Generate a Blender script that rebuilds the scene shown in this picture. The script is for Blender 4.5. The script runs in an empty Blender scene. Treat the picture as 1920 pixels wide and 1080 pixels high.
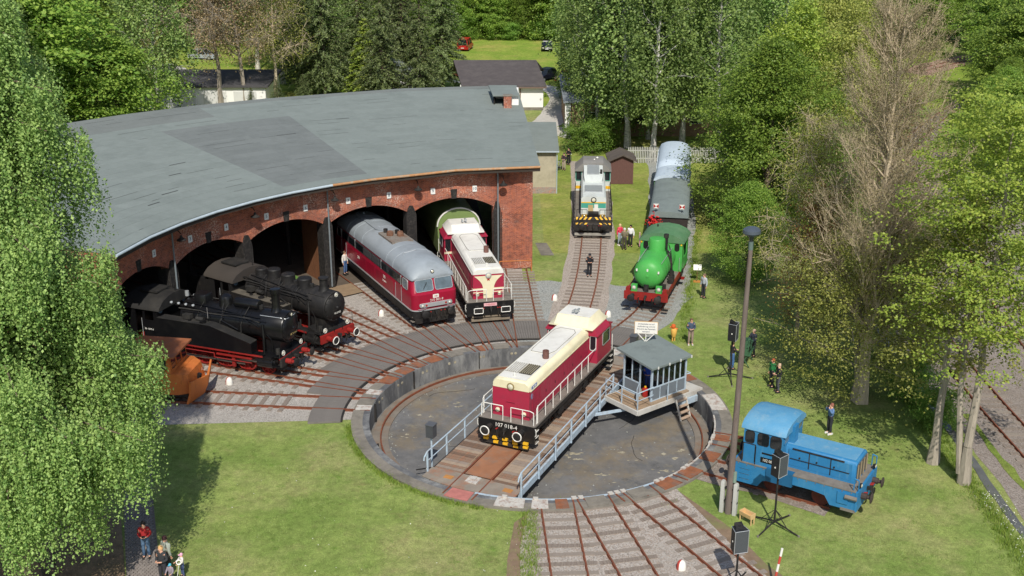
import bpy, math, random
import numpy as np
from mathutils import Vector, Matrix
S = bpy.context.scene
COL = S.collection
R = math.radians
CX, CY = 1.56, 55.95          # centre of the turntable pit; z = 0 is the top of the rails
# ---------------------------------------------------------------- camera, sky, sun, exposure
cd = bpy.data.cameras.new('camera'); cam = bpy.data.objects.new('camera', cd); COL.objects.link(cam)
cd.sensor_width = 36; cd.lens = 2175.6/1920*36; cd.clip_end = 2000; cd.clip_start = 1
cam.location = (0, 0, 26.907); cam.rotation_euler = (R(90-19.561), 0, 0)
S.camera = cam
SUN_EL, SHADOW_AZ = 47.5, -4.0     # shadows run away from the camera, a little to the left
W = bpy.data.worlds.new('World'); S.world = W; W.use_nodes = True
wn = W.node_tree.nodes; bg = wn['Background']
sky = wn.new('ShaderNodeTexSky'); sky.sky_type = 'NISHITA'; sky.sun_disc = False
sky.sun_elevation = R(SUN_EL); sky.sun_rotation = R(180+SHADOW_AZ); sky.air_density = 1.0; sky.dust_density = 1.2
W.node_tree.links.new(sky.outputs[0], bg.inputs[0]); bg.inputs[1].default_value = 0.115
sl = bpy.data.lights.new('sun', 'SUN'); so = bpy.data.objects.new('sun', sl); COL.objects.link(so)
sl.energy = 4.3; sl.angle = R(0.53); sl.color = (1, .95, .86)
_d = Vector((math.sin(R(SHADOW_AZ))*math.cos(R(SUN_EL)), math.cos(R(SHADOW_AZ))*math.cos(R(SUN_EL)), -math.sin(R(SUN_EL))))
so.rotation_euler = _d.to_track_quat('-Z', 'Y').to_euler(); so.location = (0, -20, 60)
S.view_settings.view_transform = 'Standard'; S.view_settings.look = 'None'
S.view_settings.exposure = 0.0; S.view_settings.gamma = 1; S.view_settings.use_curve_mapping = False
random.seed(7); RNG = np.random.default_rng(11)
# ---------------------------------------------------------------- materials
def lin(c):
    f = lambda u: u/12.92 if u <= .04045 else ((u+.055)/1.055)**2.4
    return tuple(f(v/255) for v in c)
MATS = {}
def mat(name, rgb, rough=.6, var=.12, scale=3.0, dirt=None, dirt_amt=.5, dscale=.8, bump=0, bscale=40, metal=0, spec=.4, rgb2=None, stretch=None):
    """principled material: rgb (0-255 sRGB of the albedo), mottling, a second colour in patches, fine relief"""
    if name in MATS: return MATS[name]
    m = bpy.data.materials.new(name); m.use_nodes = True; MATS[name] = m
    nt = m.node_tree; N = nt.nodes; L = nt.links; b = N['Principled BSDF']
    c = lin(rgb); tc = N.new('ShaderNodeTexCoord'); src = tc.outputs['Object']
    if stretch:
        mp = N.new('ShaderNodeMapping'); mp.inputs['Scale'].default_value = stretch
        L.new(src, mp.inputs[0]); src = mp.outputs[0]
    n1 = N.new('ShaderNodeTexNoise'); n1.inputs['Scale'].default_value = scale; n1.inputs['Detail'].default_value = 7; n1.inputs['Roughness'].default_value = .65
    L.new(src, n1.inputs['Vector'])
    r1 = N.new('ShaderNodeValToRGB'); r1.color_ramp.elements[0].position = .3; r1.color_ramp.elements[1].position = .7
    c2 = lin(rgb2) if rgb2 else c
    r1.color_ramp.elements[0].color = (*[x*(1-var) for x in c], 1); r1.color_ramp.elements[1].color = (*[min(1, x*(1+var)) for x in c2], 1)
    L.new(n1.outputs[0], r1.inputs[0]); out = r1.outputs[0]
    if dirt:
        n2 = N.new('ShaderNodeTexNoise'); n2.inputs['Scale'].default_value = dscale; n2.inputs['Detail'].default_value = 8; n2.inputs['Roughness'].default_value = .7
        L.new(src, n2.inputs['Vector'])
        r2 = N.new('ShaderNodeValToRGB'); r2.color_ramp.elements[0].position = .48; r2.color_ramp.elements[1].position = .68
        r2.color_ramp.elements[1].color = (dirt_amt,)*3+(1,); L.new(n2.outputs[0], r2.inputs[0])
        mx = N.new('ShaderNodeMixRGB'); L.new(r2.outputs[0], mx.inputs[0]); L.new(out, mx.inputs[1]); mx.inputs[2].default_value = (*lin(dirt), 1); out = mx.outputs[0]
    L.new(out, b.inputs['Base Color'])
    b.inputs['Roughness'].default_value = rough; b.inputs['Metallic'].default_value = metal; b.inputs['Specular IOR Level'].default_value = spec
    if bump:
        n3 = N.new('ShaderNodeTexNoise'); n3.inputs['Scale'].default_value = bscale; n3.inputs['Detail'].default_value = 4; L.new(src, n3.inputs['Vector'])
        bp = N.new('ShaderNodeBump'); bp.inputs['Strength'].default_value = bump; bp.inputs['Distance'].default_value = .03; L.new(n3.outputs[0], bp.inputs['Height']); L.new(bp.outputs[0], b.inputs['Normal'])
    return m
def layered(name, rgb, layers, rough=.7, var=.08, scale=3, bump=0, bscale=20, spec=.35, metal=0):
    """base colour with patches of other colours; layer = (rgb, noise scale, low, high, amount, stretch)"""
    m = mat(name, rgb, rough, var, scale, None, 0, 1, bump, bscale, metal, spec); nt = m.node_tree; N = nt.nodes; L = nt.links; b = N['Principled BSDF']; out = b.inputs['Base Color'].links[0].from_socket; tc = N.new('ShaderNodeTexCoord')
    for k, (c, sc, lo, hi, amt, st) in enumerate(layers):
        mp = N.new('ShaderNodeMapping'); mp.inputs['Scale'].default_value = st or (1, 1, 1); mp.inputs['Location'].default_value = (7.3*k, 3.1*k, 1.7*k); L.new(tc.outputs['Object'], mp.inputs[0])
        n = N.new('ShaderNodeTexNoise'); n.inputs['Scale'].default_value = sc; n.inputs['Detail'].default_value = 10; n.inputs['Roughness'].default_value = .72; L.new(mp.outputs[0], n.inputs['Vector'])
        r = N.new('ShaderNodeValToRGB'); r.color_ramp.elements[0].position = lo; r.color_ramp.elements[1].position = hi; r.color_ramp.elements[1].color = (amt, amt, amt, 1); L.new(n.outputs[0], r.inputs[0])
        mx = N.new('ShaderNodeMixRGB'); L.new(r.outputs[0], mx.inputs[0]); L.new(out, mx.inputs[1]); mx.inputs[2].default_value = (*lin(c), 1); out = mx.outputs[0]
    L.new(out, b.inputs['Base Color']); return m
def gravel_mat(name, cols, patch, pamt, cell=18, grassy=None):
    """loose stone: cell colours, larger patches, strong relief"""
    m = bpy.data.materials.new(name); m.use_nodes = True; MATS[name] = m
    nt = m.node_tree; N = nt.nodes; L = nt.links; b = N['Principled BSDF']; tc = N.new('ShaderNodeTexCoord')
    v = N.new('ShaderNodeTexVoronoi'); v.inputs['Scale'].default_value = cell; L.new(tc.outputs['Object'], v.inputs['Vector'])
    sp = N.new('ShaderNodeSeparateColor'); L.new(v.outputs['Color'], sp.inputs[0])
    r = N.new('ShaderNodeValToRGB'); els = r.color_ramp.elements
    for i, c in enumerate(cols):
        e = els[i] if i < 2 else els.new(.5)
        e.position = i/(len(cols)-1); e.color = (*lin(c), 1)
    L.new(sp.outputs[0], r.inputs[0]); out = r.outputs[0]
    for c, a, sc, lo in ([(patch, pamt, .35, .45)] + ([(grassy, .9, .55, .6)] if grassy else [])):
        n = N.new('ShaderNodeTexNoise'); n.inputs['Scale'].default_value = sc; n.inputs['Detail'].default_value = 9; n.inputs['Roughness'].default_value = .72; L.new(tc.outputs['Object'], n.inputs['Vector'])
        q = N.new('ShaderNodeValToRGB'); q.color_ramp.elements[0].position = lo; q.color_ramp.elements[1].position = lo+.2; q.color_ramp.elements[1].color = (a, a, a, 1); L.new(n.outputs[0], q.inputs[0])
        mx = N.new('ShaderNodeMixRGB'); L.new(q.outputs[0], mx.inputs[0]); L.new(out, mx.inputs[1]); mx.inputs[2].default_value = (*lin(c), 1); out = mx.outputs[0]
    L.new(out, b.inputs['Base Color']); b.inputs['Roughness'].default_value = .9; b.inputs['Specular IOR Level'].default_value = .2
    bp = N.new('ShaderNodeBump'); bp.inputs['Strength'].default_value = .9; bp.inputs['Distance'].default_value = .03; L.new(v.outputs['Distance'], bp.inputs['Height']); bp.invert = True; L.new(bp.outputs[0], b.inputs['Normal'])
    return m
def grass_mat(name, a, b_, dry, dryamt=.5):
    m = bpy.data.materials.new(name); m.use_nodes = True; MATS[name] = m
    nt = m.node_tree; N = nt.nodes; L = nt.links; b = N['Principled BSDF']; tc = N.new('ShaderNodeTexCoord')
    def noise(sc, det=8, ro=.65):
        n = N.new('ShaderNodeTexNoise'); n.inputs['Scale'].default_value = sc; n.inputs['Detail'].default_value = det; n.inputs['Roughness'].default_value = ro; L.new(tc.outputs['Object'], n.inputs['Vector']); return n.outputs[0]
    def ramp(s, lo, hi, c0, c1):
        r = N.new('ShaderNodeValToRGB'); r.color_ramp.elements[0].position = lo; r.color_ramp.elements[1].position = hi; r.color_ramp.elements[0].color = (*c0, 1); r.color_ramp.elements[1].color = (*c1, 1); L.new(s, r.inputs[0]); return r.outputs[0]
    c = ramp(noise(.28), .36, .64, lin(a), lin(b_))
    d = ramp(noise(.16, 9, .7), .47, .66, (0, 0, 0), (dryamt,)*3)
    mx = N.new('ShaderNodeMixRGB'); L.new(d, mx.inputs[0]); L.new(c, mx.inputs[1]); mx.inputs[2].default_value = (*lin(dry), 1)
    d2 = ramp(noise(.75, 10, .75), .56, .72, (0, 0, 0), (.65,)*3); mz = N.new('ShaderNodeMixRGB'); L.new(d2, mz.inputs[0]); L.new(mx.outputs[0], mz.inputs[1]); mz.inputs[2].default_value = (*lin((142, 128, 92)), 1); mx = mz
    d3 = ramp(noise(1.9, 9, .7), .58, .68, (0, 0, 0), (.6,)*3); mz = N.new('ShaderNodeMixRGB'); L.new(d3, mz.inputs[0]); L.new(mx.outputs[0], mz.inputs[1]); mz.inputs[2].default_value = (*lin((92, 128, 44)), 1); mx = mz
    f = ramp(noise(16, 4, .8), .25, .75, (.5,)*3, (1.42,)*3); g = ramp(noise(3.2, 6, .75), .3, .7, (.66,)*3, (1.28,)*3)
    m1 = N.new('ShaderNodeMixRGB'); m1.blend_type = 'MULTIPLY'; m1.inputs[0].default_value = 1; L.new(mx.outputs[0], m1.inputs[1]); L.new(f, m1.inputs[2])
    m2 = N.new('ShaderNodeMixRGB'); m2.blend_type = 'MULTIPLY'; m2.inputs[0].default_value = 1; L.new(m1.outputs[0], m2.inputs[1]); L.new(g, m2.inputs[2])
    L.new(m2.outputs[0], b.inputs['Base Color']); b.inputs['Roughness'].default_value = .95; b.inputs['Specular IOR Level'].default_value = .1
    bp = N.new('ShaderNodeBump'); bp.inputs['Strength'].default_value = .8; bp.inputs['Distance'].default_value = .05; L.new(noise(22, 3), bp.inputs['Height']); L.new(bp.outputs[0], b.inputs['Normal'])
    return m
def leaf_mat(name, a, b_, trans=.35):
    m = bpy.data.materials.new(name); m.use_nodes = True; MATS[name] = m
    nt = m.node_tree; N = nt.nodes; L = nt.links; b = N['Principled BSDF']; out = N['Material Output']
    g = N.new('ShaderNodeNewGeometry'); r = N.new('ShaderNodeValToRGB')
    r.color_ramp.elements[0].color = (*lin(a), 1); r.color_ramp.elements[1].color = (*lin(b_), 1); L.new(g.outputs['Random Per Island'], r.inputs[0])
    oi = N.new('ShaderNodeObjectInfo'); hs = N.new('ShaderNodeHueSaturation')
    mr = N.new('ShaderNodeMapRange'); mr.inputs[3].default_value = .82; mr.inputs[4].default_value = 1.2; L.new(oi.outputs['Random'], mr.inputs[0]); L.new(mr.outputs[0], hs.inputs['Value'])
    mh = N.new('ShaderNodeMapRange'); mh.inputs[3].default_value = .492; mh.inputs[4].default_value = .506; L.new(oi.outputs['Random'], mh.inputs[0]); L.new(mh.outputs[0], hs.inputs['Hue'])
    L.new(r.outputs[0], hs.inputs['Color'])
    L.new(hs.outputs[0], b.inputs['Base Color']); b.inputs['Roughness'].default_value = .5; b.inputs['Specular IOR Level'].default_value = .35
    t = N.new('ShaderNodeBsdfTranslucent'); L.new(hs.outputs[0], t.inputs[0])
    mx = N.new('ShaderNodeMixShader'); mx.inputs[0].default_value = trans; L.new(b.outputs[0], mx.inputs[1]); L.new(t.outputs[0], mx.inputs[2]); L.new(mx.outputs[0], out.inputs[0])
    return m
def brick_mat(name, c1, c2, mortar, sc=1.0, fres=0.0):
    m = bpy.data.materials.new(name); m.use_nodes = True; MATS[name] = m
    nt = m.node_tree; N = nt.nodes; L = nt.links; b = N['Principled BSDF']
    uv = N.new('ShaderNodeUVMap'); br = N.new('ShaderNodeTexBrick'); L.new(uv.outputs[0], br.inputs['Vector'])
    br.inputs['Color1'].default_value = (*lin(c1), 1); br.inputs['Color2'].default_value = (*lin(c2), 1); br.inputs['Mortar'].default_value = (*lin(mortar), 1)
    br.inputs['Scale'].default_value = sc; br.inputs['Brick Width'].default_value = .25; br.inputs['Row Height'].default_value = .077; br.inputs['Mortar Size'].default_value = .008
    tc = N.new('ShaderNodeTexCoord'); out = br.outputs[0]
    for sc2, col, lo, hi, amt in ((.5, (70, 48, 42), .5, .7, .7), (3.0, (206, 122, 86), .46, .7, .65), (9.0, (92, 58, 50), .54, .66, .65), (11.0, (226, 208, 192), .5, .6, .7)):
        n = N.new('ShaderNodeTexNoise'); n.inputs['Scale'].default_value = sc2; n.inputs['Detail'].default_value = 10; n.inputs['Roughness'].default_value = .75; L.new(tc.outputs['Object'], n.inputs['Vector'])
        r = N.new('ShaderNodeValToRGB'); r.color_ramp.elements[0].position = lo; r.color_ramp.elements[1].position = hi; r.color_ramp.elements[1].color = (amt, amt, amt, 1); L.new(n.outputs[0], r.inputs[0])
        fac = r.outputs[0]
        if sc2 == 11.0:
            n4 = N.new('ShaderNodeTexNoise'); n4.inputs['Scale'].default_value = .42; n4.inputs['Detail'].default_value = 6; L.new(tc.outputs['Object'], n4.inputs['Vector']); r4 = N.new('ShaderNodeValToRGB'); r4.color_ramp.elements[0].position = .5; r4.color_ramp.elements[1].position = .64; L.new(n4.outputs[0], r4.inputs[0])
            mm = N.new('ShaderNodeMixRGB'); mm.blend_type = 'MULTIPLY'; mm.inputs[0].default_value = 1; L.new(fac, mm.inputs[1]); L.new(r4.outputs[0], mm.inputs[2]); fac = mm.outputs[0]
        mx = N.new('ShaderNodeMixRGB'); L.new(fac, mx.inputs[0]); L.new(out, mx.inputs[1]); mx.inputs[2].default_value = (*lin(col), 1); out = mx.outputs[0]
    L.new(out, b.inputs['Base Color']); b.inputs['Roughness'].default_value = .9; b.inputs['Specular IOR Level'].default_value = .15
    bp = N.new('ShaderNodeBump'); bp.inputs['Strength'].default_value = .5; bp.inputs['Distance'].default_value = .015; bp.invert = True; L.new(br.outputs['Fac'], bp.inputs['Height']); L.new(bp.outputs[0], b.inputs['Normal'])
    return m
def glass_mat(name, tint, mix):
    m = bpy.data.materials.new(name); m.use_nodes = True; MATS[name] = m
    nt = m.node_tree; N = nt.nodes; L = nt.links; out = N['Material Output']
    g = N.new('ShaderNodeBsdfGlossy'); g.inputs['Roughness'].default_value = .03; t = N.new('ShaderNodeBsdfTransparent'); t.inputs[0].default_value = (*lin(tint), 1)
    lw = N.new('ShaderNodeLayerWeight'); lw.inputs[0].default_value = mix; mx = N.new('ShaderNodeMixShader'); L.new(lw.outputs['Fresnel'], mx.inputs[0]); L.new(t.outputs[0], mx.inputs[1]); L.new(g.outputs[0], mx.inputs[2]); L.new(mx.outputs[0], out.inputs[0])
    return m
# ---------------------------------------------------------------- mesh builder
def basis(d):
    d = Vector(d).normalized(); u = d.orthogonal().normalized() if abs(d.z) > .98 else d.cross(Vector((0, 0, 1))).normalized()
    return u, d.cross(u).normalized()
class MB:
    def __init__(s): s.v = []; s.f = []
    def add(s, vs, fs):
        o = len(s.v); s.v += [tuple(p) for p in vs]; s.f += [tuple(i+o for i in q) for q in fs]; return s
    def hexa(s, p): return s.add(p, [(3, 2, 1, 0), (4, 5, 6, 7), (0, 1, 5, 4), (1, 2, 6, 5), (2, 3, 7, 6), (3, 0, 4, 7)])
    def bx(s, x0, x1, y0, y1, z0, z1):
        return s.hexa([(x0, y0, z0), (x1, y0, z0), (x1, y1, z0), (x0, y1, z0), (x0, y0, z1), (x1, y0, z1), (x1, y1, z1), (x0, y1, z1)])
    def bar(s, a, b, w, h, up=(0, 0, 1)):
        a = Vector(a); b = Vector(b); d = (b-a).normalized(); u = Vector(up)
        if abs(d.dot(u)) > .95: u = Vector((1, 0, 0))
        r = d.cross(u).normalized()*w/2; q = r.cross(d).normalized()*h/2
        return s.hexa([a-r-q, a+r-q, b+r-q, b-r-q, a-r+q, a+r+q, b+r+q, b-r+q])
    def cyl(s, a, b, r, n=12, r2=None):
        a = Vector(a); b = Vector(b); u, w = basis(b-a); r2 = r if r2 is None else r2
        vs = []
        for c, q in ((a, r), (b, r2)):
            vs += [c+(u*math.cos(2*math.pi*i/n)+w*math.sin(2*math.pi*i/n))*q for i in range(n)]
        return s.add(vs, [(i, (i+1) % n, n+(i+1) % n, n+i) for i in range(n)]+[tuple(range(n-1, -1, -1)), tuple(range(n, 2*n))])
    def tube(s, pts, r, n=5, r2=None):
        pts = [Vector(p) for p in pts]; k = len(pts)
        for i in range(k-1): s.cyl(pts[i], pts[i+1], r if r2 is None else r+(r2-r)*i/(k-1), n, r if r2 is None else r+(r2-r)*(i+1)/(k-1))
        return s
    def lathe(s, prof, o, d, n=16):
        o = Vector(o); d = Vector(d).normalized(); u, w = basis(d); vs = []; k = len(prof)
        for r, h in prof: vs += [o+d*h+(u*math.cos(2*math.pi*i/n)+w*math.sin(2*math.pi*i/n))*max(r, 1e-4) for i in range(n)]
        fs = [(j*n+i, j*n+(i+1) % n, (j+1)*n+(i+1) % n, (j+1)*n+i) for j in range(k-1) for i in range(n)]
        return s.add(vs, fs+[tuple(range(n-1, -1, -1)), tuple(range((k-1)*n, k*n))])
    def ring(s, c, d, r, t, n=20):
        c = Vector(c); d = Vector(d).normalized(); u, w = basis(d); P = [c+(u*math.cos(2*math.pi*i/n)+w*math.sin(2*math.pi*i/n))*r for i in range(n+1)]
        return s.tube(P, t, 4)
    def loft(s, rings, caps=True):
        n = len(rings[0]); vs = [p for r in rings for p in r]
        fs = [(j*n+i, j*n+(i+1) % n, (j+1)*n+(i+1) % n, (j+1)*n+i) for j in range(len(rings)-1) for i in range(n)]
        if caps: fs += [tuple(range(n-1, -1, -1)), tuple(range((len(rings)-1)*n, len(rings)*n))]
        return s.add(vs, fs)
    def prism(s, poly, off):
        off = Vector(off); poly = [Vector(p) for p in poly]; n = len(poly)
        return s.add(poly+[p+off for p in poly], [tuple(range(n-1, -1, -1)), tuple(range(n, 2*n))]+[(i, (i+1) % n, n+(i+1) % n, n+i) for i in range(n)])
    def mesh(s, name, m=None, ang=35):
        me = bpy.data.meshes.new(name); me.from_pydata(s.v, [], s.f); me.update()
        import bmesh
        b = bmesh.new(); b.from_mesh(me); bmesh.ops.recalc_face_normals(b, faces=b.faces); b.to_mesh(me); b.free()
        me.polygons.foreach_set('use_smooth', [True]*len(me.polygons)); me.set_sharp_from_angle(angle=R(ang))
        if m: me.materials.append(m)
        return me
    def build(s, name, m, parent=None, loc=None, ang=35): return link(name, s.mesh(name, m, ang), parent, loc)
def link(name, me, parent=None, loc=None, rz=0):
    o = bpy.data.objects.new(name, me); COL.objects.link(o)
    if parent: o.parent = parent
    if loc is not None: o.location = loc
    if rz: o.rotation_euler = (0, 0, rz)
    return o
def tag(o, label=None, cat=None, group=None, kind=None):
    if label: o['label'] = label
    if cat: o['category'] = cat
    if group: o['group'] = group
    if kind: o['kind'] = kind
    return o
def thing(name, label, cat, loc=(0, 0, 0), rz=0, group=None):
    return tag(link(name, None, None, loc, rz), label, cat, group)
def copy_tree(o, parent=None):
    c = o.copy(); COL.objects.link(c)
    if parent: c.parent = parent
    for ch in list(o.children): copy_tree(ch, c)
    return c
def sub(o, label): o['label'] = label; return o
def polar(r, ph, z=0): return Vector((CX+r*math.sin(R(ph)), CY+r*math.cos(R(ph)), z))
def heading(ph): return R(90-ph)      # local +x looks along compass angle ph (0 = away from camera, 90 = right)
def rrect(a, b, r, n=4):
    """rounded rectangle outline in (u,v), half sizes a,b"""
    P = []
    for cx, cy, a0 in ((a-r, b-r, 0), (-a+r, b-r, 90), (-a+r, -b+r, 180), (a-r, -b+r, 270)):
        P += [(cx+r*math.cos(R(a0+90*i/n)), cy+r*math.sin(R(a0+90*i/n))) for i in range(n+1)]
    return P
def text(txt, size, m, parent, origin, u, v, depth=.004, name='lettering', align='CENTER'):
    """flat lettering: origin is the middle, u the reading direction, v the up direction"""
    cu = bpy.data.curves.new(name, 'FONT'); cu.body = txt; cu.size = size; cu.align_x = align; cu.align_y = 'CENTER'; cu.extrude = depth; cu.resolution_u = 2
    t = bpy.data.objects.new('tmp', cu); me = bpy.data.meshes.new_from_object(t); bpy.data.objects.remove(t)
    me.name = name; me.materials.clear(); me.materials.append(m)
    o = link(name, me, parent); u = Vector(u).normalized(); v = Vector(v).normalized(); w = u.cross(v)
    o.matrix_basis = Matrix.Translation(Vector(origin)) @ Matrix((u, v, w)).transposed().to_4x4(); return o
def window(parent, c, u, v, w, h, gm, fm, t=.035, r=.06, name='window', bars=0):
    """a pane with a proud frame; u across, v up, outward = u x v"""
    c = Vector(c); u = Vector(u).normalized(); v = Vector(v).normalized(); n = u.cross(v).normalized()
    P = rrect(w/2, h/2, min(r, w/3, h/3), 3); at = lambda a, b, d: c+u*a+v*b+n*d
    pane = MB().prism([at(a, b, -.02) for a, b in P], n*.035).build(name, gm, parent)
    if fm:
        f = MB(); Q = rrect(w/2+t, h/2+t, min(r, w/3, h/3)+t, 3); k = len(P)
        vs = [at(a, b, d) for d in (-.02, .03) for a, b in P]+[at(a, b, d) for d in (-.02, .03) for a, b in Q]
        fs = []
        for i in range(k):
            j = (i+1) % k; fs += [(k+i, k+j, 3*k+j, 3*k+i), (2*k+i, 2*k+j, 3*k+j, 3*k+i), (i, j, k+j, k+i)]
        f.add(vs, fs)
        for q in range(bars):
            a = -w/2+w*(q+1)/(bars+1); f.bar(at(a, -h/2, .01), at(a, h/2, .01), t, .03, n)
        f.build('frame', fm, pane)
    return pane
def pathtube(pts, r, name, m, parent, n=5): return MB().tube(pts, r, n).build(name, m, parent)
# ---------------------------------------------------------------- palette
GRASS = grass_mat('lawn', (116, 138, 68), (144, 158, 88), (166, 158, 112), .65)
MEADOW = grass_mat('meadow', (120, 148, 56), (146, 162, 72), (176, 164, 92), .7)
YARD = gravel_mat('yard gravel', [(126, 121, 115), (186, 180, 172), (154, 145, 137)], (162, 157, 149), .6)
GREY = gravel_mat('grey ballast', [(110, 114, 112), (172, 174, 170), (142, 146, 142)], (150, 148, 138), .6, grassy=(112, 106, 78))
RUSTY = gravel_mat('rusty ballast', [(128, 120, 112), (186, 178, 170), (154, 138, 124)], (158, 151, 142), .5)
MAIN = gravel_mat('line ballast', [(110, 102, 95), (160, 151, 144), (132, 118, 109)], (128, 117, 106), .6)
DIRT = mat('trodden earth', (128, 108, 88), .95, .2, 3, (110, 122, 66), .8, .7, .4)
CONC = mat('weathered concrete', (128, 122, 112), .9, .2, 2.5, (92, 88, 80), .8, .7, .4, 20)
RAIL = mat('rusty rail', (122, 70, 48), .7, .25, 4, (92, 54, 40), .7, 1.5, .2)
RUST = mat('rusty steel', (140, 88, 60), .85, .25, 2.5, (112, 104, 98), .8, 1.4, .3)
PEEL = mat('peeling white paint', (190, 186, 178), .8, .12, 3, (130, 84, 62), .9, 3.2, .3)
SLEEP = mat('old sleeper', (136, 125, 115), .95, .3, 2.5, (86, 66, 52), .7, 2, .5, 30, stretch=(1, 6, 1))
BOARD = mat('tarred board', (116, 111, 106), .9, .14, 2, (98, 93, 88), .7, 1.5, .3, 30, stretch=(1, 8, 1))
PITW = mat('pit wall', (94, 95, 97), .85, .3, 1.2, (176, 176, 172), .55, .9, .3, 12, stretch=(1, 1, .35))
PITF = layered('pit floor', (112, 111, 110), [((92, 92, 92), .35, .42, .6, .8, None), ((134, 116, 84), .22, .5, .66, .6, None), ((150, 140, 116), .9, .56, .7, .5, None), ((70, 70, 70), 1.6, .58, .7, .6, None), ((178, 168, 146), 4.5, .62, .7, .5, None)], .8, .16, 2.5, .4, 12)
STAIN = layered('lime stain', (150, 142, 122), [((188, 180, 158), 3, .45, .6, .8, None), ((112, 108, 100), 5, .52, .62, .8, None)], .95, .25, 6)
BLUEP = mat('pale blue paint', (172, 190, 204), .6, .08, 3, (140, 120, 104), .5, 4)
PLANK = mat('deck plank', (136, 112, 94), .95, .22, 2, (158, 98, 66), .7, .8, .5, 25, stretch=(1, 5, 1))
DARK = mat('dark iron', (40, 39, 38), .7, .2, 3, (80, 66, 56), .5, 2)
BLACK = mat('black paint', (26, 26, 27), .42, .2, 3, (74, 68, 62), .45, 1.3)
# ---------------------------------------------------------------- ground with the round hole of the pit
def ground():
    rr = [10.0, 12, 15, 19, 24, 30, 38, 48, 60, 80, 110, 150, 210, 300, 450, 700, 1100]; n = 72; b = MB()
    vs = [tuple(polar(r, 360*i/n, -.13)) for r in rr for i in range(n)]
    b.add(vs, [(j*n+i, (j+1)*n+i, (j+1)*n+(i+1) % n, j*n+(i+1) % n) for j in range(len(rr)-1) for i in range(n)])
    return tag(b.build('ground', GRASS, None), kind='structure')
ground()
def sheet(name, pts, m, z): return tag(MB().add([(x, y, z) for x, y in pts], [tuple(range(len(pts)))]).build(name, m), kind='structure')
def cr(pts, k=6):
    """smooth curve through points"""
    P = [Vector((*p[:2], p[2] if len(p) > 2 else 0)) for p in pts]; P = [P[0]*2-P[1]]+P+[P[-1]*2-P[-2]]; out = []
    for i in range(1, len(P)-2):
        for t in range(k):
            t /= k; a, b, c, d = P[i-1:i+3]
            out.append(.5*((2*b)+(c-a)*t+(2*a-5*b+4*c-d)*t*t+(3*b-a-3*c+d)*t**3))
    return out+[P[-2]]
def band(path, w0, w1=None, z=0, wob=0):
    L_ = []; Rr = []; n = len(path)
    for i, p in enumerate(path):
        d = (path[min(i+1, n-1)]-path[max(i-1, 0)]).normalized(); q = Vector((d.y, -d.x, 0)); w = w0+((w1 if w1 is not None else w0)-w0)*i/max(1, n-1)
        a, b = (w+random.uniform(-wob, wob))/1, (w+random.uniform(-wob, wob))/1
        L_.append((p.x-q.x*a, p.y-q.y*a)); Rr.append((p.x+q.x*b, p.y+q.y*b))
    return L_+Rr[::-1]
def strip(name, path, w, m, z, wob=0, w1=None):
    q = band(path, w, w1, z, wob); n = len(path); vs = [(x, y, z) for x, y in q]
    return tag(MB().add(vs, [(i, i+1, 2*n-2-i, 2*n-1-i) for i in range(n-1)]).build(name, m), kind='structure')
def ringsheet(name, r0, r1, p0, p1, m, z, n=48, wob=0):
    vs = []
    for i in range(n+1):
        ph = p0+(p1-p0)*i/n; vs += [tuple(polar(r0, ph, z)), tuple(polar(r1+random.uniform(-wob, wob), ph, z))]
    return tag(MB().add(vs, [(2*i, 2*i+1, 2*i+3, 2*i+2) for i in range(n)]).build(name, m), kind='structure')
sheet('meadow', [(-62, 142), (70, 142), (70, 215), (-62, 215)], MEADOW, -.126)
sheet('parking_lawn', [(2.5, 84), (24, 84), (24, 128), (2.5, 128)], grass_mat('rear lawn', (120, 138, 60), (150, 160, 80), (176, 164, 108), .6), -.126)
ringsheet('yard_gravel', 10, 26, -93.5, -2, YARD, -.122, 60, .0)
ringsheet('gravel_yard', 10, 21.5, -6, 30.5, GREY, -.118, 24, .25)
strip('road', cr([(-4, 128), (3.2, 131.5), (5.8, 142), (6.6, 150), (3, 158), (-20, 168)]), 1.9, mat('asphalt road', (186, 182, 174), .9, .1, 1.5), -.118, .1)
strip('forecourt', cr([(-14, 127.5), (-4, 128.5), (4.2, 129), (8, 126)]), 2.2, mat('pale gravel', (190, 184, 172), .95, .15, 4), -.114, .2)
strip('ditch_water', cr([(22.4, 40), (22.35, 46), (22.6, 52), (22.9, 62), (23.6, 75), (26, 92)]), .2, mat('dark ditch water', (98, 98, 96), .12, .2, 2), -.11, .05)
strip('line_bed', cr([(33.2, 20), (33.2, 45), (34, 62), (37, 80), (43, 100), (53, 122), (66, 143), (82, 165), (110, 195)]), 10.3, MAIN, -.122, .3)
strip('verge', cr([(24.1, 44), (24.0, 50), (24.2, 56)]), .22, grass_mat('verge grass', (112, 130, 60), (130, 150, 66), (150, 140, 90)), -.104, .12)
strip('verge', cr([(45, 118), (55.5, 138), (66, 153), (80, 170)]), 2.2, grass_mat('verge grass far', (118, 150, 56), (130, 160, 66), (150, 150, 90)), -.1, .5)
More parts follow.
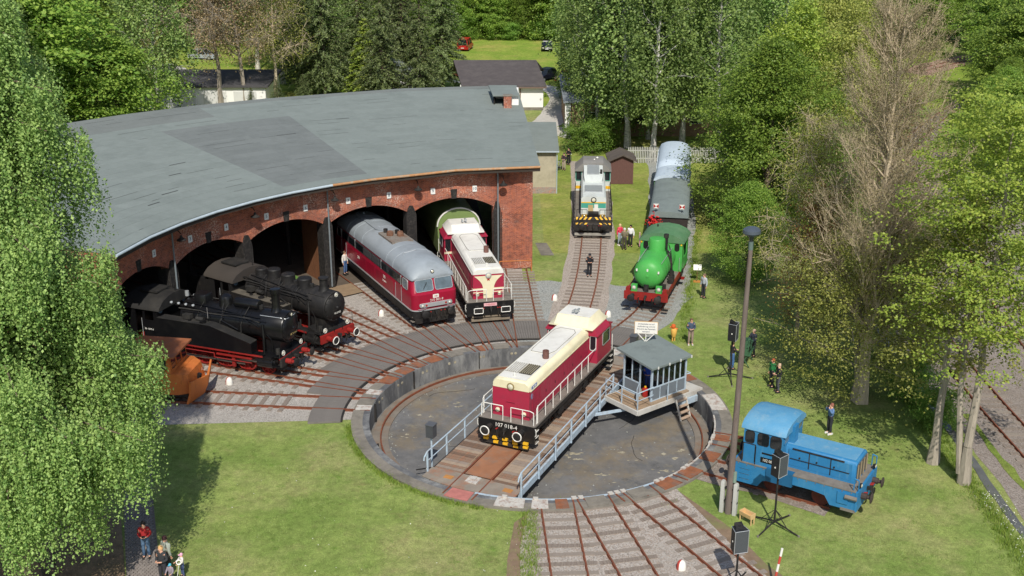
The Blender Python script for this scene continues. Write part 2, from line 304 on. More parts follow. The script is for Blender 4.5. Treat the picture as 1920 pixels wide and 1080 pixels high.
# ---------------------------------------------------------------- pit
def pit():
    b = MB(); n = 96
    for i in range(n): b.hexa([polar(r, 360*(i+k)/n, z) for z in (-1.3, -.03) for r, k in ((9.1, 0), (9.45, 0), (9.45, 1), (9.1, 1))])
    w = tag(thing('turntable_pit', None, None, (0, 0, 0)), kind='structure')
    b.build('pit_wall', PITW, w)
    c = MB()
    for i in range(n): c.hexa([polar(r, 360*(i+k)/n, z) for z in (-.4, -.02) for r, k in ((9.45, 0), (10.05, 0), (10.05, 1), (9.45, 1))])
    c.build('rim', CONC, w)
    n2 = 60; f = MB(); vs = [(CX, CY, -1.16)]+[tuple(polar(r, 360*i/n2, -1.16)) for r in (4.5, 9.2) for i in range(n2)]
    f.add(vs, [(0, 1+i, 1+(i+1) % n2) for i in range(n2)]+[(1+i, 1+n2+i, 1+n2+(i+1) % n2, 1+(i+1) % n2) for i in range(n2)]); f.build('pit_floor', PITF, w)
    k = MB()
    for i in range(n): k.hexa([polar(r, 360*(i+q)/n, z) for z in (-1.2, -1.1) for r, q in ((8.15, 0), (8.98, 0), (8.98, 1), (8.15, 1))])
    k.build('rail_bed', mat('rail bed concrete', (122, 114, 104), .9, .2, 1.5, (128, 96, 70), .7, .8), w)
    g = MB()
    for i in range(n): g.hexa([polar(r, 360*(i+q)/n, z) for z in (-1.1, -.99) for r, q in ((8.5, 0), (8.57, 0), (8.57, 1), (8.5, 1))])
    g.build('ring_rail', RAIL, w)
    for x, y, s, n in ((4.6, 51.0, .5, 6), (7.4, 51.6, .5, 7), (8.4, 53.6, .6, 6), (-3.2, 59.5, .5, 5), (6.2, 53.4, .6, 6), (-.4, 60.6, .6, 6), (7.0, 50.4, .4, 5), (-4.4, 57.6, .5, 5), (-5.4, 55.4, .4, 4), (3.4, 53.2, .8, 7)):
        for _ in range(n):
            q = MB(); sx, sy = s*random.uniform(.12, .55), s*random.uniform(.08, .3); ox, oy = x+random.gauss(0, s*.8), y+random.gauss(0, s*.6); P = [(ox+sx*random.uniform(.3, 1)*math.cos(t), oy+sy*random.uniform(.3, 1)*math.sin(t), -1.153+random.uniform(0, .004)) for t in [2*math.pi*i/11 for i in range(11)]]
            q.add(P, [tuple(range(11))]); q.build('silt_patch', STAIN, w)
    for k in range(9):
        x, y, a = random.uniform(-4, 7), random.uniform(49.5, 62), random.uniform(0, 6.28); P = [(x, y, -1.151)]
        for _ in range(7): a += random.gauss(0, .35); x += .42*math.cos(a); y += .42*math.sin(a); P.append((x, y, -1.151))
        if all(math.hypot(p[0]-CX, p[1]-CY) < 8 for p in P): MB().tube(P, .012, 4).build('crack', DARK, w)
    for k in range(12): MB().bar(polar(8.98, 30*k+7, -.55), polar(9.098, 30*k+7, -.55), .02, 1.05).build('wall_joint', DARK, w)
    q = MB()
    for k in range(420):
        ph = random.uniform(0, 360); c = polar(random.choice((random.uniform(8.85, 9.08), random.uniform(7.9, 8.15), random.uniform(2, 8))), ph, -1.15); r = random.uniform(.015, .05); q.loft([[c+Vector((r*math.cos(a)*f, r*math.sin(a)*f, z)) for a in (0, 1.6, 3.1, 4.7)] for f, z in ((1, 0), (.6, r))])
    tag(q.build('debris', MATS['grey ballast'], w), kind='stuff')
    return w
PIT = pit()
# steel plates and rail ends on the rim
def sector(b, r0, r1, p0, p1, z0, z1, n=3):
    for i in range(n): b.hexa([polar(r, p0+(p1-p0)*(i+k)/n, z) for z in (z0, z1) for r, k in ((r0, 0), (r1, 0), (r1, 1), (r0, 1))])
    return b
for i, (p0, p1, m) in enumerate([(-88, -84.5, PEEL), (-84, -80, CONC), (-76, -72.5, PEEL), (-66, -61, RUST), (-57, -52, RUST), (-49, -46, RUST), (-43.5, -38.2, RUST), (-34.5, -29, CONC), (-22, -20, RUST), (-16.5, -11, CONC),
        (1, 12, RUST), (15, 21, RUST), (28, 31, PEEL), (57, 64, RUST), (76, 88, PEEL), (106, 110, RUST), (118, 124, RUST), (130, 136, RUST), (140, 146, RUST), (150, 156, CONC), (163, 169, CONC), (174, 177.5, RUST), (179.5, 184, PEEL), (186, 194, PEEL), (204.8-3.5, 204.8+3.5, mat('faded red paint', (176, 112, 104), .8, .2, 3))]):
    sector(MB(), 9.13, 9.95, p0, p1, -.015, .004+.0005*i, 5).build('rim_plate', m, PIT)
sector(MB(), 9.08, 9.16, 140, 201, -.3, .012, 40).build('edge_ring', BLUEP, PIT)
sector(MB(), 9.08, 9.16, 92, 140, -.3, .012, 30).build('edge_ring', PEEL, PIT)
for ph in (108, 109.5, 113, 131, 133, 143, 145, 157, 159, 161, 170, 172, 183, 192): MB().bx(-.09, .09, -.12, .12, 0, .09).build('locking_lug', PEEL, PIT, polar(9.14, ph, 0)).rotation_euler = (0, 0, heading(ph))
for ph in (-77, -74, -62, -59.5, -48, -46, -35.5, -33, -22.5, -21, -10, -8.5):
    c = polar(9.09, ph, -.36); MB().cyl(c, polar(9.07, ph, -.36), .085, 10).build('wall_mark', STAIN, PIT)
# ---------------------------------------------------------------- tracks
def railprof(b, path, off):
    n = len(path); rings = []
    for i, p in enumerate(path):
        d = (path[min(i+1, n-1)]-path[max(i-1, 0)]); d.z = 0; d.normalize(); q = Vector((d.y, -d.x, 0))
        rings.append([p+q*(off+a)+Vector((0, 0, z)) for a, z in ((-.065, -.13), (.065, -.13), (.065, -.115), (.018, -.1), (.018, -.04), (.036, -.03), (.036, 0), (-.036, 0), (-.036, -.03), (-.018, -.04), (-.018, -.1), (-.065, -.115))])
    b.loft(rings)
SLM = [MB().bx(-.13, .13, -1.25, 1.25, -.1, 0).mesh('sleeper', SLEEP), MB().bx(-.12, .12, -1.28, 1.22, -.1, .004).mesh('sleeper', mat('pale sleeper', (146, 136, 126), .95, .25, 2, (104, 86, 72), .7, 2, .5, 30, stretch=(1, 6, 1)))]
def track(name, path, sl=None, step=.66, both=True):
    t = tag(link(name, None), kind='structure')
    for s in ((-.75, .75) if both else (.75,)): b = MB(); railprof(b, path, s); b.build('rail', RAIL, t)
    if sl:
        d = 0; nxt = sl[0]
        for i in range(len(path)-1):
            a, c = path[i], path[i+1]; l = (c-a).length
            while nxt <= d+l and nxt < sl[1]:
                p = a+(c-a)*((nxt-d)/l); q = (c-a)
                o = link('sleeper', random.choice(SLM), t, (p.x, p.y, -.086+random.uniform(-.008, .006)+p.z), math.atan2(q.y, q.x)+random.uniform(-.025, .025)); nxt += step*random.uniform(.95, 1.05)
            d += l
    return t
def radial(ph, r0=9.14, r1=40, piv=None, dph=0):
    a = polar(r0, ph); ph2 = ph+dph; d = Vector((math.sin(R(ph2)), math.cos(R(ph2)), 0)); return [a+d*(r1-r0)*k/8 for k in range(9)]
BAY = [-12.5, -26.8, -40.4, -54.2, -69.0]
for i, ph in enumerate(BAY):
    track('shed_track', radial(ph), (5.0, 15.4))
    track('shed_track', radial(ph-1.9, dph=-1.8), (5.0, 15.4))
track('siding_track', radial(-83.3, r1=24, dph=-.8), (4.8, 15))
track('wall_track', radial(-3.0, r1=24.2), (4.8, 14.6), .6)
T_TEAL = cr([(3.15, 64.95), (5.09, 76.3), (6.26, 87.4), (7.0, 98.3), (7.6, 114)])
strip('ballast', T_TEAL, 1.75, gravel_mat('pink ballast', [(130, 121, 113), (188, 178, 168), (158, 143, 131)], (160, 150, 138), .6), -.112, .12)
track('lawn_track', T_TEAL, (5.2, 34))
T_GREEN = cr([(5.40, 64.26), (7.0, 67.65), (8.85, 71.2), (10.0, 75), (11.45, 82), (13.1, 92), (14.6, 104), (15.5, 116)])
strip('ballast', T_GREEN[6:], 1.9, GREY, -.108, .15)
track('lawn_track', T_GREEN, (4.9, 22))
for a, b_ in (((2.03, 46.92), (2.62, 36)), ((3.67, 47.22), (6.3, 36)), ((5.74, 47.93), (11.7, 36))):
    a = Vector((*a, 0)); b_ = Vector((*b_, 0)); track('approach_track', [a+(b_-a)*k/6 for k in range(7)], (1.0, 14), .72)
T_BLUE = [Vector((9.45, 50.13, 0))+Vector((.843, -.537, 0))*k for k in (0, 1.5, 3, 4.5, 6.3)]
strip('ballast', T_BLUE, 1.3, gravel_mat('mixed ballast', [(112, 104, 98), (166, 156, 148), (132, 116, 104)], (120, 110, 94), .6, grassy=(120, 132, 72)), -.112, .2)
track('shunter_track', T_BLUE, (.8, 7.4), .7)
MP = [(2.0, 47.3), (-1.4, 44), (-.9, 40), (-.4, 30), (14, 30), (11.7, 38), (10.2, 41.8), (8.9, 44.6), (7.6, 47.6), (5, 46.8)]
def blob(name, pts, m, z, wob=.15): P = cr([(*p, 0) for p in pts+[pts[0]]], 5)[:-1]; return sheet(name, [(p.x+random.uniform(-wob, wob), p.y+random.uniform(-wob, wob)) for p in P], m, z)
sheet('approach_gravel', [(.75, 46.0), (.35, 43), (.35, 40), (.3, 32), (15, 32), (11.9, 38.2), (9.9, 41.8), (8.9, 44.6), (7.7, 48.0), (5.4, 46.9), (3.4, 46.2)], RUSTY, -.112)
sheet('worn_edge', [(.85, 46.0), (.1, 45), (-.2, 42), (-.3, 38), (-.2, 32), (3, 32), (3, 44)], DIRT, -.118)
sheet('worn_edge', [(7.6, 48.1), (9.6, 44.6), (10.6, 41.7), (12.8, 37.8), (9, 37)], DIRT, -.12)
T_LINE = cr([(25.96, 30), (25.96, 50), (25.97, 58), (26.5, 68), (28.6, 82), (33.5, 101), (41, 119), (52, 138.5), (65, 156), (82, 175)], 6)
track('main_line', T_LINE, (13, 44), .66)
track('main_line', cr([(31, 40), (31.2, 56), (32.6, 71), (36.5, 88), (43, 106), (53, 126), (66, 148), (74, 160)], 5), (10, 40), .66)
strip('ballast', cr([(58, 169), (68, 180), (80, 191)]), 2.6, gravel_mat('red ballast', [(140, 108, 96), (176, 146, 132), (150, 122, 108)], (150, 122, 108), .5), -.09, .3)
track('far_line', cr([(60, 171.5), (67.4, 179), (73, 184.5), (82, 192)], 4))
# rail stubs left on the rim
for ph, d in ((189, 12), (181.5, 12), (169.5, 146), (159.5, 152), (151.5, 155), (140.5, 130), (138, 130), (133.5, 128), (131, 128), (113, 118), (108.5, 116), (104.5, 112)):
    a = polar(9.12, ph, .012); v = Vector((math.sin(R(d if d > 90 else 192)), math.cos(R(d if d > 90 else 192)), 0)); b = MB(); railprof(b, [a-v*.75, a+v*(.9 if ph > 115 else 1.6)][0:2] if False else [a, a+v*(.85 if ph > 115 else 1.5)], 0); b.build('stub_rail', RAIL, PIT)
# boarded crossing round the pit
BX = tag(link('board_crossing', None), kind='structure')
bm = [None]*4
for k in range(4):
    r0, r1 = ((10.65, 13.95), (10.65, 13.2), (10.6, 12.3), (10.65, 13.6))[k]; w0, w1 = r0*R(.74)/2-.006, r1*R(.74)/2-.006
    bm[k] = MB().hexa([(r0, -w0, -.12), (r1, -w1, -.12), (r1, w1, -.12), (r0, w0, -.12), (r0, -w0, -.022), (r1, -w1, -.022), (r1, w1, -.022), (r0, w0, -.022)]).mesh('board', BOARD)
ph = -95.0; i = 0
while ph < 31:
    k = 2 if ph < -78 else 1 if ph < -66 else 0 if ph < -14 else 3
    o = link('board', bm[k], BX, (CX, CY, random.uniform(-.004, .004)), heading(ph)); ph += .74 if i % 1 == 0 else 0; i += 1
sector(MB(), 10.5, 10.62, -95, 31, -.3, -.05, 60).build('gap', DARK, BX)
# cobbled path and earth under the birch
sheet('cobbled_path', [(-14.45, 41), (-16.7, 47.6), (-18.6, 54), (-19.9, 54), (-17.6, 46.2), (-15.85, 41), (-13.9, 34), (-12.4, 34)], MATS.get('cobbles') or mat('cobble base', (120, 110, 102), .9, .2, 8, None, 0, 1, 1.0, 14), -.122)
sheet('bare_earth', [(-15.9, 41), (-17.4, 45.2), (-19.5, 46.5), (-22, 47), (-26, 44), (-26, 36), (-14.5, 36)], mat('leaf litter earth', (132, 112, 88), .95, .3, 2.5, (92, 84, 60), .8, .9, .5, 20), -.118)
CM = MB().loft([[(a*k, b*k, z) for a, b in rrect(.075, .06, .03, 1)] for k, z in ((1, -.05), (1, .0), (.7, .018))]).mesh('cobble', mat('cobble', (134, 126, 120), .8, .25, 6))
cb = MB()
for j in range(150):
    y = 38.6+j*.125; xa, xb = np.interp(y, [34, 41, 47.6, 54], [-12.4, -14.45, -16.7, -18.6]), np.interp(y, [34, 41, 46.2, 54], [-13.9, -15.85, -17.6, -19.9])
    n = int((xa-xb)/.155)
    for i in range(n):
        x = xb+.08+i*.155+(j % 2)*.07; s = random.uniform(.85, 1.05)
        cb.loft([[(x+a*k*s, y+b*k*s, z) for a, b in ((.07, .05), (-.07, .05), (-.07, -.05), (.07, -.05))] for k, z in ((1, -.122), (.95, -.095+random.uniform(-.01, .01)))])
tag(cb.build('cobbles', MATS['cobble']), 'grey cobble setts of the path beside the weeping birch', 'cobbles', kind='stuff')
# ---------------------------------------------------------------- roundhouse
BRICK = brick_mat('red brick', (172, 94, 71), (126, 66, 53), (164, 138, 124))
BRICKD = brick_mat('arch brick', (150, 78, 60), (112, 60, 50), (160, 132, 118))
FELT = [layered('roof felt %d' % i, tuple(v+d for v in c), [(tuple(v-12 for v in c), .35, .48, .66, .7, None), (tuple(v+9 for v in c), 1.6, .52, .7, .5, None), ((98, 102, 100), 7, .64, .72, .5, None)], .85, .05, 1.5, .2, 12) for i, (c, d) in enumerate([((124, 132, 128), 0), ((124, 132, 128), 2), ((124, 132, 128), -2), ((123, 131, 127), 1), ((113, 118, 116), 0), ((113, 118, 116), 3), ((113, 118, 116), -2), ((116, 121, 118), 0)])]
SOOT = mat('black brickwork', (34, 32, 31), .75, .35, 5, (90, 84, 78), .5, 6)
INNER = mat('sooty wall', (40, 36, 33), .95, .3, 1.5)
def box_uv(me):
    uv = me.uv_layers.new(name='uv'); d = uv.data
    for p in me.polygons:
        n = p.normal; t = Vector((-n.y, n.x, 0)).normalized() if abs(n.z) < .7 else None
        for li in p.loop_indices:
            c = me.vertices[me.loops[li].vertex_index].co; d[li].uv = (c.dot(t), c.z) if t else (c.x, c.y)
def brick(b, name, m, parent): me = b.mesh(name, m); box_uv(me); return link(name, me, parent)
RH = thing('roundhouse', 'curved red brick engine shed with grey felt roof and five arched bays', 'engine shed', (0, 0, 0))
RF = 24.5; PH = [-6.2, -20.8, -35.4, -50.0, -64.6, -79.2]; ZT = 7.55
def arch_z(u, L_, zs=4.62, zc=5.42):
    h = L_/2; s = zc-zs; rad = (h*h+s*s)/(2*s); return zc-rad+math.sqrt(max(0, rad*rad-(u-h)**2))
for k in range(5):
    A, B = polar(RF, PH[k+1]), polar(RF, PH[k]); L_ = (B-A).length; u = (B-A)/L_; n = Vector((u.y, -u.x, 0)); n = n if n.dot(Vector((CX, CY, 0))-A) > 0 else -n
    e = .26; us = [0, e]+[e+(L_-2*e)*i/18 for i in range(1, 18)]+[L_-e, L_]
    b = MB(); P = lambda q, z, d: A+u*q+n*d+Vector((0, 0, z))
    lows = [-.2, -.2]+[arch_z(q-e, L_-2*e) for q in us[2:-2]]+[-.2, -.2]
    def col(q0, q1, l0, l1, d0=-.55, d1=0): b.hexa([P(q0, l0, d0), P(q1, l1, d0), P(q1, l1, d1), P(q0, l0, d1), P(q0, ZT, d0), P(q1, ZT, d0), P(q1, ZT, d1), P(q0, ZT, d1)])
    col(0, e, -.2, -.2); col(L_-e, L_, -.2, -.2)
    aa = [e]+us[2:-2]+[L_-e]
    for q0, q1 in zip(aa[:-1], aa[1:]): col(q0, q1, arch_z(q0-e, L_-2*e), arch_z(q1-e, L_-2*e))
    brick(b, 'bay_wall', BRICK, RH)
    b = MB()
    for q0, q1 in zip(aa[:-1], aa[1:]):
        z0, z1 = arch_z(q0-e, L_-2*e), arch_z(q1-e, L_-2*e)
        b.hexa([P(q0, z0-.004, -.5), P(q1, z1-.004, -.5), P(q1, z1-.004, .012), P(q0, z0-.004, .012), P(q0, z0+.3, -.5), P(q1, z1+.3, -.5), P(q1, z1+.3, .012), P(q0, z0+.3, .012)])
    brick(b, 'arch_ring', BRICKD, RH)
    b = MB()
    for d0 in (.0,): b.hexa([P(L_/2-.19, 5.36, -.1), P(L_/2+.19, 5.36, -.1), P(L_/2+.19, 5.36, .03), P(L_/2-.19, 5.36, .03), P(L_/2-.24, 6.05, -.1), P(L_/2+.24, 6.05, -.1), P(L_/2+.24, 6.05, .03), P(L_/2-.24, 6.05, .03)])
    b.build('keystone', SOOT, RH)
    # number plates
    for s, num in ((-1, 9-2*k), (1, 10-2*k)):
        if num < 2: continue
        c = P(L_/2+s*1.5, 6.0, .03); pl = MB().prism([c+u*x+Vector((0, 0, z)) for x, z in rrect(.16, .22, .03, 2)], n*.03).build('number_plate', mat('white enamel', (224, 224, 220), .35, .03), RH)
        text(str(num), .3, mat('blue lettering', (38, 62, 92), .5, .03), pl, c+n*.034, u, (0, 0, 1))
    # inner door posts shadow: timber lintel inside
# black piers between the arches
for k, ph in enumerate(PH):
    c = polar(RF+.02, ph); d = (Vector((CX, CY, 0))-c).normalized(); t = Vector((-d.y, d.x, 0)); b = MB()
    P = lambda x, z, y: c+t*x+d*y+Vector((0, 0, z))
    prof = [(-.36, -.15), (.36, -.15), (.36, 4.4), (.24, 4.8), (.12, 5.05), (-.12, 5.05), (-.24, 4.8), (-.36, 4.4)]
    if k == 0: prof = [(-.26+.0, -.15), (.26, -.15), (.26, 4.3), (.14, 4.9), (-.1, 5.0), (-.2, 4.6), (-.26, 4.3)]
    b.prism([P(x, z, -.75) for x, z in prof], d*.93)
    b.bar(P(-.33, .25, .2), P(-.33, 4.2, .2), .06, .06); b.bar(P(.33, .25, .2), P(.33, 4.2, .2), .06, .06)
    b.build('iron_pier', SOOT, RH)
    if k in (0, 2, 4):
        pathtube([P(.0, 7.5, .62), P(.0, 7.2, .55), P(.06, 6.95, .27), P(.06, .1, .27)], .055, 'downpipe', mat('zinc pipe', (120, 128, 132), .5, .1, 2), RH, 6)
# right-hand pier wall and end wall
PW = [(-1.15, 80.37), (1.48, 80.37), (.1, 103.6), (-.4, 103.6), (.98, 80.92), (-1.15, 80.92)]
brick(MB().prism([(x, y, -.2) for x, y in PW], (0, 0, 7.75)), 'end_wall', BRICK, RH)
brick(MB().bx(.1, .7, 80.29, 80.37, -.2, 7.3), 'buttress', BRICK, RH)
for x, z, w, h in ((-.55, 0.5, 1.0, .5),): pass
# interior
b = MB()
for i in range(18): b.hexa([polar(r, -6.2-73*(i+k)/18, z) for z in (-.3, -.1) for r, k in ((24.55, 0), (47, 0), (47, 1), (24.55, 1))])
b.build('shed_floor', mat('shed floor', (92, 82, 72), .95, .2, 1.5), RH)
b = MB()
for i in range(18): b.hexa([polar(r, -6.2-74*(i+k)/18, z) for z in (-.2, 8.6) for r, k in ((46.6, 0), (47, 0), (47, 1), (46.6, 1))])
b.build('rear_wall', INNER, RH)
a0, a1 = polar(24.4, -80.2), polar(46.8, -80.2); b = MB(); b.bar(a0+Vector((0, 0, 3.6)), a1+Vector((0, 0, 4.2)), .5, 8.0); brick(b, 'west_wall', BRICK, RH)
for ph in PH[1:-1]:
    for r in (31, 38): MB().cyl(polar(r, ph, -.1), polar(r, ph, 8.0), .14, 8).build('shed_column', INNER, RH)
# roof: slab per bay, laid over with strips of felt
RB = [-6.2+14.6*.0, -13.5, -20.8, -28.1, -35.4, -42.7, -50, -57.3, -64.6, -71.9, -80.6]
def rz(r, ph): return 7.66+(r-23.9)*.062+(.12 if ph > -15 else 0)-.0*r
ROOF = MB(); RFe = []
def edge(r, ph):
    """roof corner on radius r; the last bay runs to the straight end wall"""
    return polar(r, ph, rz(r, ph))
FR, BR_ = Vector((1.98, 79.5, 7.78)), Vector((.42, 104.0, 9.22))
cols = [(FR, BR_)]+[(edge(23.35, ph), edge(47.6, ph)) for ph in RB]
for (a, c), (d, e) in zip(cols[:-1], cols[1:]):
    dn = Vector((0, 0, .22)); up_ = Vector((0, 0, .09)); ROOF.hexa([a-dn, c-dn, e-dn, d-dn, a-up_, c-up_, e-up_, d-up_])
ROOF.build('roof_slab', mat('roof edge boards', (120, 96, 74), .9, .2, 2, (92, 88, 84), .7, 2), RH)
NS = 23
for bi, ((a, c), (d, e)) in enumerate(zip(cols[:-1], cols[1:])):
    for j in range(NS):
        t0, t1 = j/NS, (j+1.06)/NS; t1 = min(t1, 1.0)
        lift = Vector((0, 0, .012+random.uniform(0, .004))); lo = Vector((0, 0, .006))
        m = random.choice(FELT[4:7]) if bi in (4, 5) and 1 <= j < 17 else FELT[7] if (bi >= 5 and j >= 19) or j >= 22 else random.choice(FELT[:4])
        p = [a+(c-a)*t0, a+(c-a)*t1, d+(e-d)*t1, d+(e-d)*t0]
        lo2 = Vector((0, 0, .05)); MB().hexa([p[0]-lo2, p[1]-lo2, p[2]-lo2, p[3]-lo2, p[0]+lift, p[1]+lo, p[2]+lo, p[3]+lift]).build('roof_felt', m, RH)
        if random.random() < .4: f0, f1 = sorted((random.random(), random.random())); MB().bar(p[0]+(p[3]-p[0])*f0+lift, p[0]+(p[3]-p[0])*f1+lift, .035, .012).build('felt_seam', mat('bitumen seam', (92, 97, 95), .7, .1), RH)
GUT = mat('zinc gutter', (176, 188, 196), .4, .1, 1.5); GUT2 = mat('rusty gutter', (176, 128, 86), .7, .15, 2, (150, 160, 150), .7, 2)
for i, ((a, c), (d, e)) in enumerate(zip(cols[:-1], cols[1:])):
    o = (a-c).normalized()*.07; o2 = (d-e).normalized()*.07; b = MB(); dn = Vector((0, 0, -.1))
    b.tube([a+o+dn, d+o2+dn], .085, 8); b.build('gutter', GUT2 if i < 5 else GUT, RH)
    MB().hexa([a+o*.3-Vector((0, 0, .42)), d+o2*.3-Vector((0, 0, .42)), d-o2*.6-Vector((0, 0, .42)), a-o*.6-Vector((0, 0, .42)), a+o*.3-Vector((0, 0, .23)), d+o2*.3-Vector((0, 0, .23)), d-o2*.6-Vector((0, 0, .23)), a-o*.6-Vector((0, 0, .23))]).build('fascia', mat('dark fascia', (58, 50, 44), .9, .2), RH)
# rain cracks / repairs on the felt
for ph, r, l in ((-62, 30, 1.6), (-55, 28, 1.2), (-60, 27, .9), (-47, 33, 1.0), (-30, 36, 1.1), (-22, 39, .7), (-17, 37, .6), (-50, 31, .8), (-66, 34, 1.2)):
    c = polar(r, ph, rz(r, ph)+.03); q = polar(r, ph-l*2.2, rz(r, ph)+.03); MB().bar(c, q, .07, .012).build('repair_seam', mat('bitumen', (70, 72, 72), .6, .1), RH)
# lamps on brackets between bays
for ph in (-6.2, -20.8, -35.4, -50, -64.6):
    c = polar(RF-.02, ph, 0); d = (Vector((CX, CY, 0))-c).normalized(); t = Vector((-d.y, d.x, 0))*.42
    L_ = thing('wall_lamp', {-6.2: 'dark wall lamp on the shed beside number 10', -20.8: 'dark wall lamp on the shed between numbers 8 and 9', -35.4: 'dark wall lamp on the shed between numbers 6 and 7', -50: 'dark wall lamp on the shed between numbers 4 and 5', -64.6: 'dark wall lamp on the shed left of number 3'}[ph], 'lamp', c+t+Vector((0, 0, 6.4)), 0, 'wall lamps between the shed bays')
    pathtube([(0, 0, .45), d*.35+Vector((0, 0, .5)), d*.6+Vector((0, 0, .3))], .03, 'bracket', DARK, L_)
    MB().lathe([(.05, .2), (.1, .05), (.3, -.08), (.28, -.12)], d*.6, (0, 0, 1), 12).build('lamp_shade', DARK, L_)
# chimney and monitor at the back edge
ch = thing('chimney', 'short red brick chimney standing at the back edge of the shed roof', 'chimney', (-.36, 95.9, 0))
brick(MB().bx(-.32, .32, -.32, .32, 8.3, 9.75), 'stack', BRICK, ch); MB().bx(-.38, .38, -.38, .38, 8.4, 8.7).build('flashing', mat('white render', (240, 238, 234), .9, .03, 2), ch); MB().bx(-.4, .4, -.36, .36, 9.75, 9.82).build('cap', CONC, ch)
mo = thing('rooftop_box', 'small flat roofed white box standing beside the brick chimney', 'roof box', (-.45, 96.7, 0))
MB().bx(.1, 1.0, 0, 4, 8.2, 9.6).bx(-1.1, .1, 2.2, 4, 8.2, 9.6).build('wall', MATS['white render'], mo); MB().bx(-1.1, -.98, .1, 2.2, 8.2, 9.55).build('side_board', INNER, mo); MB().hexa([(-1.15, -.25, 9.58), (1.05, -.25, 9.58), (.75, 4.2, 9.66), (-1.6, 4.2, 9.66), (-1.15, -.25, 9.68), (1.05, -.25, 9.68), (.75, 4.2, 9.76), (-1.6, 4.2, 9.76)]).build('roof', FELT[0], mo)
# wooden door leaf, opened inwards beside pier 6|7
dr = thing('shed_door', 'tall brown plank door leaf standing open beside the black pier', 'door', Vector((-13.08, 76.85, -.1)), math.atan2(2.6, -1.87))
WOOD = mat('brown door plank', (124, 82, 54), .85, .22, 3, (84, 56, 40), .6, 2, .3, 20, stretch=(6, 6, 1))
for i in range(11):
    x0 = .06+i*.29; z1 = 4.4-.25*((i/10)**2); MB().hexa([(x0, -.04, 0), (x0+.275, -.04, 0), (x0+.275, .04, 0), (x0, .04, 0), (x0, -.04, z1), (x0+.275, -.04, z1-.08), (x0+.275, .04, z1-.08), (x0, .04, z1)]).build('plank', WOOD, dr)
MB().bar((0, -.05, .9), (3.15, -.05, .9), .03, .14).bar((0, -.05, 3.0), (3.15, -.05, 3.0), .03, .14).build('hinge_strap', DARK, dr)
# green stand of goods and a table inside bay 5-6
gs = thing('goods_stand', 'green cloth covered stand heaped with goods inside the shed doorway', 'stand', polar(25.6, -41.5), heading(-41))
MB().loft([[(a*s, b*s, z) for a, b in rrect(.35, .8, .06, 2)] for s, z in ((1.05, .0), (1, .9))]).build('cloth', mat('green cloth', (92, 128, 58), .9, .15, 3), gs)
b = MB()
for i in range(26): x, y = random.uniform(-.3, .3), random.uniform(-.7, .7); b.bx(x-.07, x+.07, y-.06, y+.06, .9, .98+random.uniform(0, .12))
tag(b.build('goods', mat('mixed goods', (170, 168, 160), .6, .4, 9), gs), kind='stuff')
tb = thing('trestle_table', 'pale topped table standing in the dark behind the steam engine', 'table', polar(27.5, -47), heading(-47))
MB().bx(-.4, .4, -.9, .9, .72, .76).build('tabletop', mat('grey table', (130, 134, 138), .5, .05), tb)
for sx in (-.34, .34):
    for sy in (-.8, .8): MB().bx(sx-.025, sx+.025, sy-.025, sy+.025, 0, .72).build('leg', DARK, tb)
tag(sheet('shed_apron', [tuple(polar(24.5, -31.5)[:2]), tuple(polar(22.4, -31.6)[:2]), tuple(polar(22.3, -35.8)[:2]), tuple(polar(24.45, -35.9)[:2])], mat('apron planks', (138, 118, 94), .9, .15, 2, None, 0, 1, .2), -.012), kind='structure')
sheet('slab', [(2.2, 83.4), (3.2, 83.4), (2.7, 86.6), (1.8, 86.6)], CONC, -.112)
# gate frame (orange pipe) at the end of the wall track
pathtube([(-.9, 79.3, -.1), (-.9, 79.3, .75), (1.4, 79.6, .75), (1.4, 79.6, -.1)], .04, 'rusty_rail_barrier', mat('orange rust', (186, 112, 58), .8, .15), None); tag(bpy.data.objects['rusty_rail_barrier'], 'low rusty orange pipe barrier at the foot of the brick pier', 'barrier')
# ---------------------------------------------------------------- other buildings
an = thing('annex_shed', 'small stained stucco lean-to with grey roof behind the brick end wall', 'shed', (2.9, 101.6, 0))
STUC = mat('stained stucco', (178, 170, 148), .9, .12, 1.2, (138, 130, 114), .7, .7, .2)
MB().bx(-1.6, 1.05, 0, 8, -.2, 3.75).build('wall', STUC, an); MB().bx(-1.62, 1.07, -.03, 0, -.2, .45).build('plinth', brick_mat('grey brick', (130, 120, 110), (112, 100, 92), (150, 146, 140)), an)
MB().hexa([(-1.8, -.3, 3.75), (1.3, -.3, 3.75), (1.3, 8.3, 4.6), (-1.8, 8.3, 4.6), (-1.8, -.3, 3.87), (1.3, -.3, 3.87), (1.3, 8.3, 4.72), (-1.8, 8.3, 4.72)]).build('roof', FELT[2], an)
MB().bar((-1.8, -.36, 3.78), (1.3, -.36, 3.78), .1, .1).build('gutter', GUT, an); MB().cyl((1.12, -.1, 3.7), (1.12, -.1, -.1), .05, 6).build('downpipe', GUT, an)
WHITE = MATS['white render']
wb = thing('white_building', 'white rendered low building with dark sloping roof beyond the engine shed', 'building', (-2.1, 141, 0))
DROOF = mat('dark roof sheet', (84, 78, 78), .8, .12, 1.2, (98, 92, 90), .6, .6)
MB().bx(-4.2, 5.9, 0, 11, -.2, 2.9).build('wall', WHITE, wb); MB().bx(-4.22, 5.92, -.03, .0, -.2, .25).build('plinth', CONC, wb)
MB().hexa([(-4.0, -.5, 2.75), (6.3, -.5, 2.75), (5.2, 8.6, 4.5), (-5.4, 8.6, 4.5), (-4.0, -.5, 2.95), (6.3, -.5, 2.95), (5.2, 8.6, 4.7), (-5.4, 8.6, 4.7)]).build('roof', DROOF, wb)
